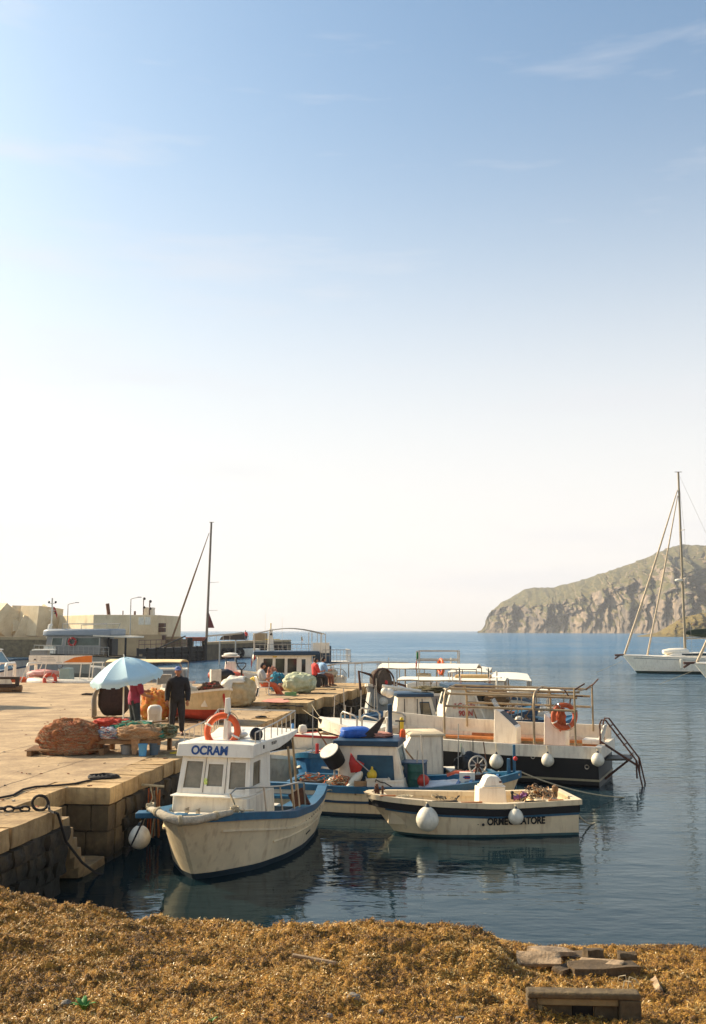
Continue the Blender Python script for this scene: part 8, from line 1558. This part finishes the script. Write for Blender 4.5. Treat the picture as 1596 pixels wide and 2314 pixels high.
# ------------------------------------------------------------------ debris on the beach
def gz(px, py):
    z = .3
    for _ in range(6): q = G(px, py, z); z = ground_z(q.x, q.y)
    return Vector((q.x, q.y, z))
def make_debris():
    m = mat('weathered_concrete', (112, 94, 64), .95, .3, 5, rgb2=(78, 64, 44), bump=.6); q = gz(1322, 2316); t = thing('concrete_trough', 'broken concrete trough lying on its side half buried in seagrass', 'concrete trough', q + Vector((0, 0, -.15)), -.06); s = 1 / 225.
    # outer face; recess whose black back piece paints the darkness of a hole
    w, h, d = 1.06, .43, .17; pm = mat('lit_ledge_tone', (150, 130, 92), .95, .2, 6, bump=.4); F = lambda x0, x1, z0, z1, y0, y1, nm, mm, bv=.012: (lambda k: k.box(((x0 + x1) / 2, (y0 + y1) / 2, (z0 + z1) / 2), (x1 - x0, y1 - y0, z1 - z0)) and k.obj(nm, mm, t, bevel=bv))(MB())
    F(-w / 2, w / 2, h - .06, h, 0, d, 'top_slab', m, .02); F(-w / 2, -w / 2 + .09, 0, h - .062, .005, d, 'side_slab', m); F(w / 2 - .20, w / 2, 0, h - .062, .004, d, 'side_slab', m)
    F(-w / 2 + .092, w / 2 - .202, .30, h - .064, .045, d, 'lit_band', pm); F(-w / 2 + .092, -w / 2 + .15, 0, .298, .05, d, 'lit_band', pm)  # paler bands carry the sunlight on the inner ledge in their colour
    F(-w / 2 + .152, -.10, 0, .298, .10, d, 'inner_wall', m); F(.11, w / 2 - .202, 0, .298, .09, d, 'inner_wall', m); F(-.098, .108, 0, .298, .14, d, 'hole_shade_slab', M_black)
    mw = mat('driftwood', (178, 150, 116), .85, .25, 8, rgb2=(120, 98, 70), bump=.5); md = mat('dark_driftwood', (92, 74, 50), .9, .3, 8, bump=.5)
    def plank(px0, py0, px1, py1, wd, th, m, lab, dz=.04, roll=0.0, nm='driftwood_plank'):
        a, b = gz(px0, py0) + Vector((0, 0, dz)), gz(px1, py1) + Vector((0, 0, dz)); c = (a + b) / 2; v = b - a; o = put(nm, stone_mesh(v.length, wd, th, int(px0), .30, 5), None, c, m, (roll, -math.asin(max(-1, min(1, v.z / v.length))), math.atan2(v.y, v.x))); tag(o, lab, 'driftwood', 'driftwood by the trough'); return o
    plank(1168, 2182, 1268, 2196, .22, .04, mw, 'pale broken plank tilted at the left of the driftwood', .08, .35); plank(1205, 2172, 1290, 2166, .2, .06, mw, 'pale squared timber behind the tilted plank', .09, .1); plank(1272, 2172, 1340, 2170, .24, .10, md, 'dark square timber end beside the pale squared timber', .05); plank(1258, 2205, 1320, 2188, .14, .09, md, 'short round ended timber in front of the dark timber', .05)
    plank(1290, 2204, 1440, 2206, .26, .10, md, 'long dark beam lying across in front of the other driftwood', .05); plank(1310, 2192, 1410, 2196, .16, .03, mw, 'pale thin board on top of the long dark beam', .13); o = plank(1322, 2180, 1362, 2180, .12, .16, md, 'dark wedge of timber standing behind the beam', .1); plank(1400, 2190, 1438, 2188, .1, .08, md, 'small dark block on the right end of the beam', .14); plank(1478, 2220, 1490, 2248, .07, .05, mw, 'small pale upright splinter right of the beam', .06, .6); plank(660, 2168, 760, 2186, .05, .03, mw, 'thin twig lying on the slope in the middle of the beach', .03)
    for i in range(3): q = gz(1405 + 12 * i, 2225 + 5 * i); k = MB(); k.tube([(-.05, 0, .0), (-.02, .02, .08 + .02 * i), (.04, -.01, .10), (.07 + .02 * i, 0, .0)], .007, 5); tag(k.obj('dry_root', M_rope, loc=q), ('pale dry root curling up, leftmost by the beam', 'pale dry root curling up, between two others', 'pale dry root curling up, nearest the right')[i], 'root', 'dry roots by the trough')
    for i, (px, py, r, lab) in enumerate(((800, 2266, .055, 'dark grey stone on the seagrass at the bottom middle'), (860, 2292, .03, 'small grey stone right of the dark grey stone'), (745, 2305, .035, 'small pale stone at the bottom edge left of the middle'), (1040, 2305, .04, 'grey stone at the bottom edge right of the middle'), (150, 2258, .05, 'flat grey stone at the lower left'))): vv, ff = blob((0, 0, 0), (r * 1.1, r * .9, r * .65), 500 + i, .35, 1.6, 18, 12); k = MB(); k.add(vv, ff); o = k.obj('stone', mat('grey_stone', (128, 120, 108), .9, .3, 9), loc=gz(px, py) + Vector((0, 0, r * .3)), rz=i, ang=180); tag(o, lab, 'stone')
    mg = mat('weed_leaf', (62, 120, 34), .6, .3, 9)
    for px, py, n, lab in ((190, 2292, 7, 'small bright green weed at the lower left of the beach'), (478 * 1.0, 2310, 4, 'tiny green weed at the bottom edge')):
        t = thing('weed', lab, 'plant', gz(px, py), 0); rr = random.Random(int(px))
        for i in range(n):
            a = 2 * math.pi * i / n + rr.uniform(-.3, .3); ln = rr.uniform(.10, .17) * (1 if n > 5 else .5); k = MB(); d = Vector((math.cos(a), math.sin(a), 0)); sd = Vector((-d.y, d.x, 0)); rows = []
            for j in range(7): f = j / 6; wv = ln * .13 * math.sin(math.pi * min(1, f * .9 + .08)) * (1 + .35 * (j % 2)); c = d * ln * f * .8 + Vector((0, 0, .02 + ln * (1.3 * f - .75 * f * f))); rows.append([c - sd * wv, c + Vector((0, 0, -.006)), c + sd * wv])
            k.loft(rows, closed=False, cap=False); o = k.obj('leaf', mg, t); s = o.modifiers.new('thick', 'SOLIDIFY'); s.thickness = .002
make_debris()
# ------------------------------------------------------------------ sea haze
def make_haze():
    k = MB(); k.box((0, 0, 78), (64000, 64000, 170)); o = k.obj('haze', [], smooth=False, kind='stuff'); m = bpy.data.materials.new('haze'); m.use_nodes = True; nt = m.node_tree; nt.nodes.clear()
    v = nt.nodes.new('ShaderNodeVolumePrincipled'); v.inputs['Color'].default_value = (.93, .95, 1.0, 1); v.inputs['Density'].default_value = .00017; v.inputs['Anisotropy'].default_value = .2
    ou = nt.nodes.new('ShaderNodeOutputMaterial'); nt.links.new(v.outputs[0], ou.inputs['Volume']); o.data.materials.append(m); tag(o, 'thin pale sea haze over the whole bay', 'haze')
make_haze()
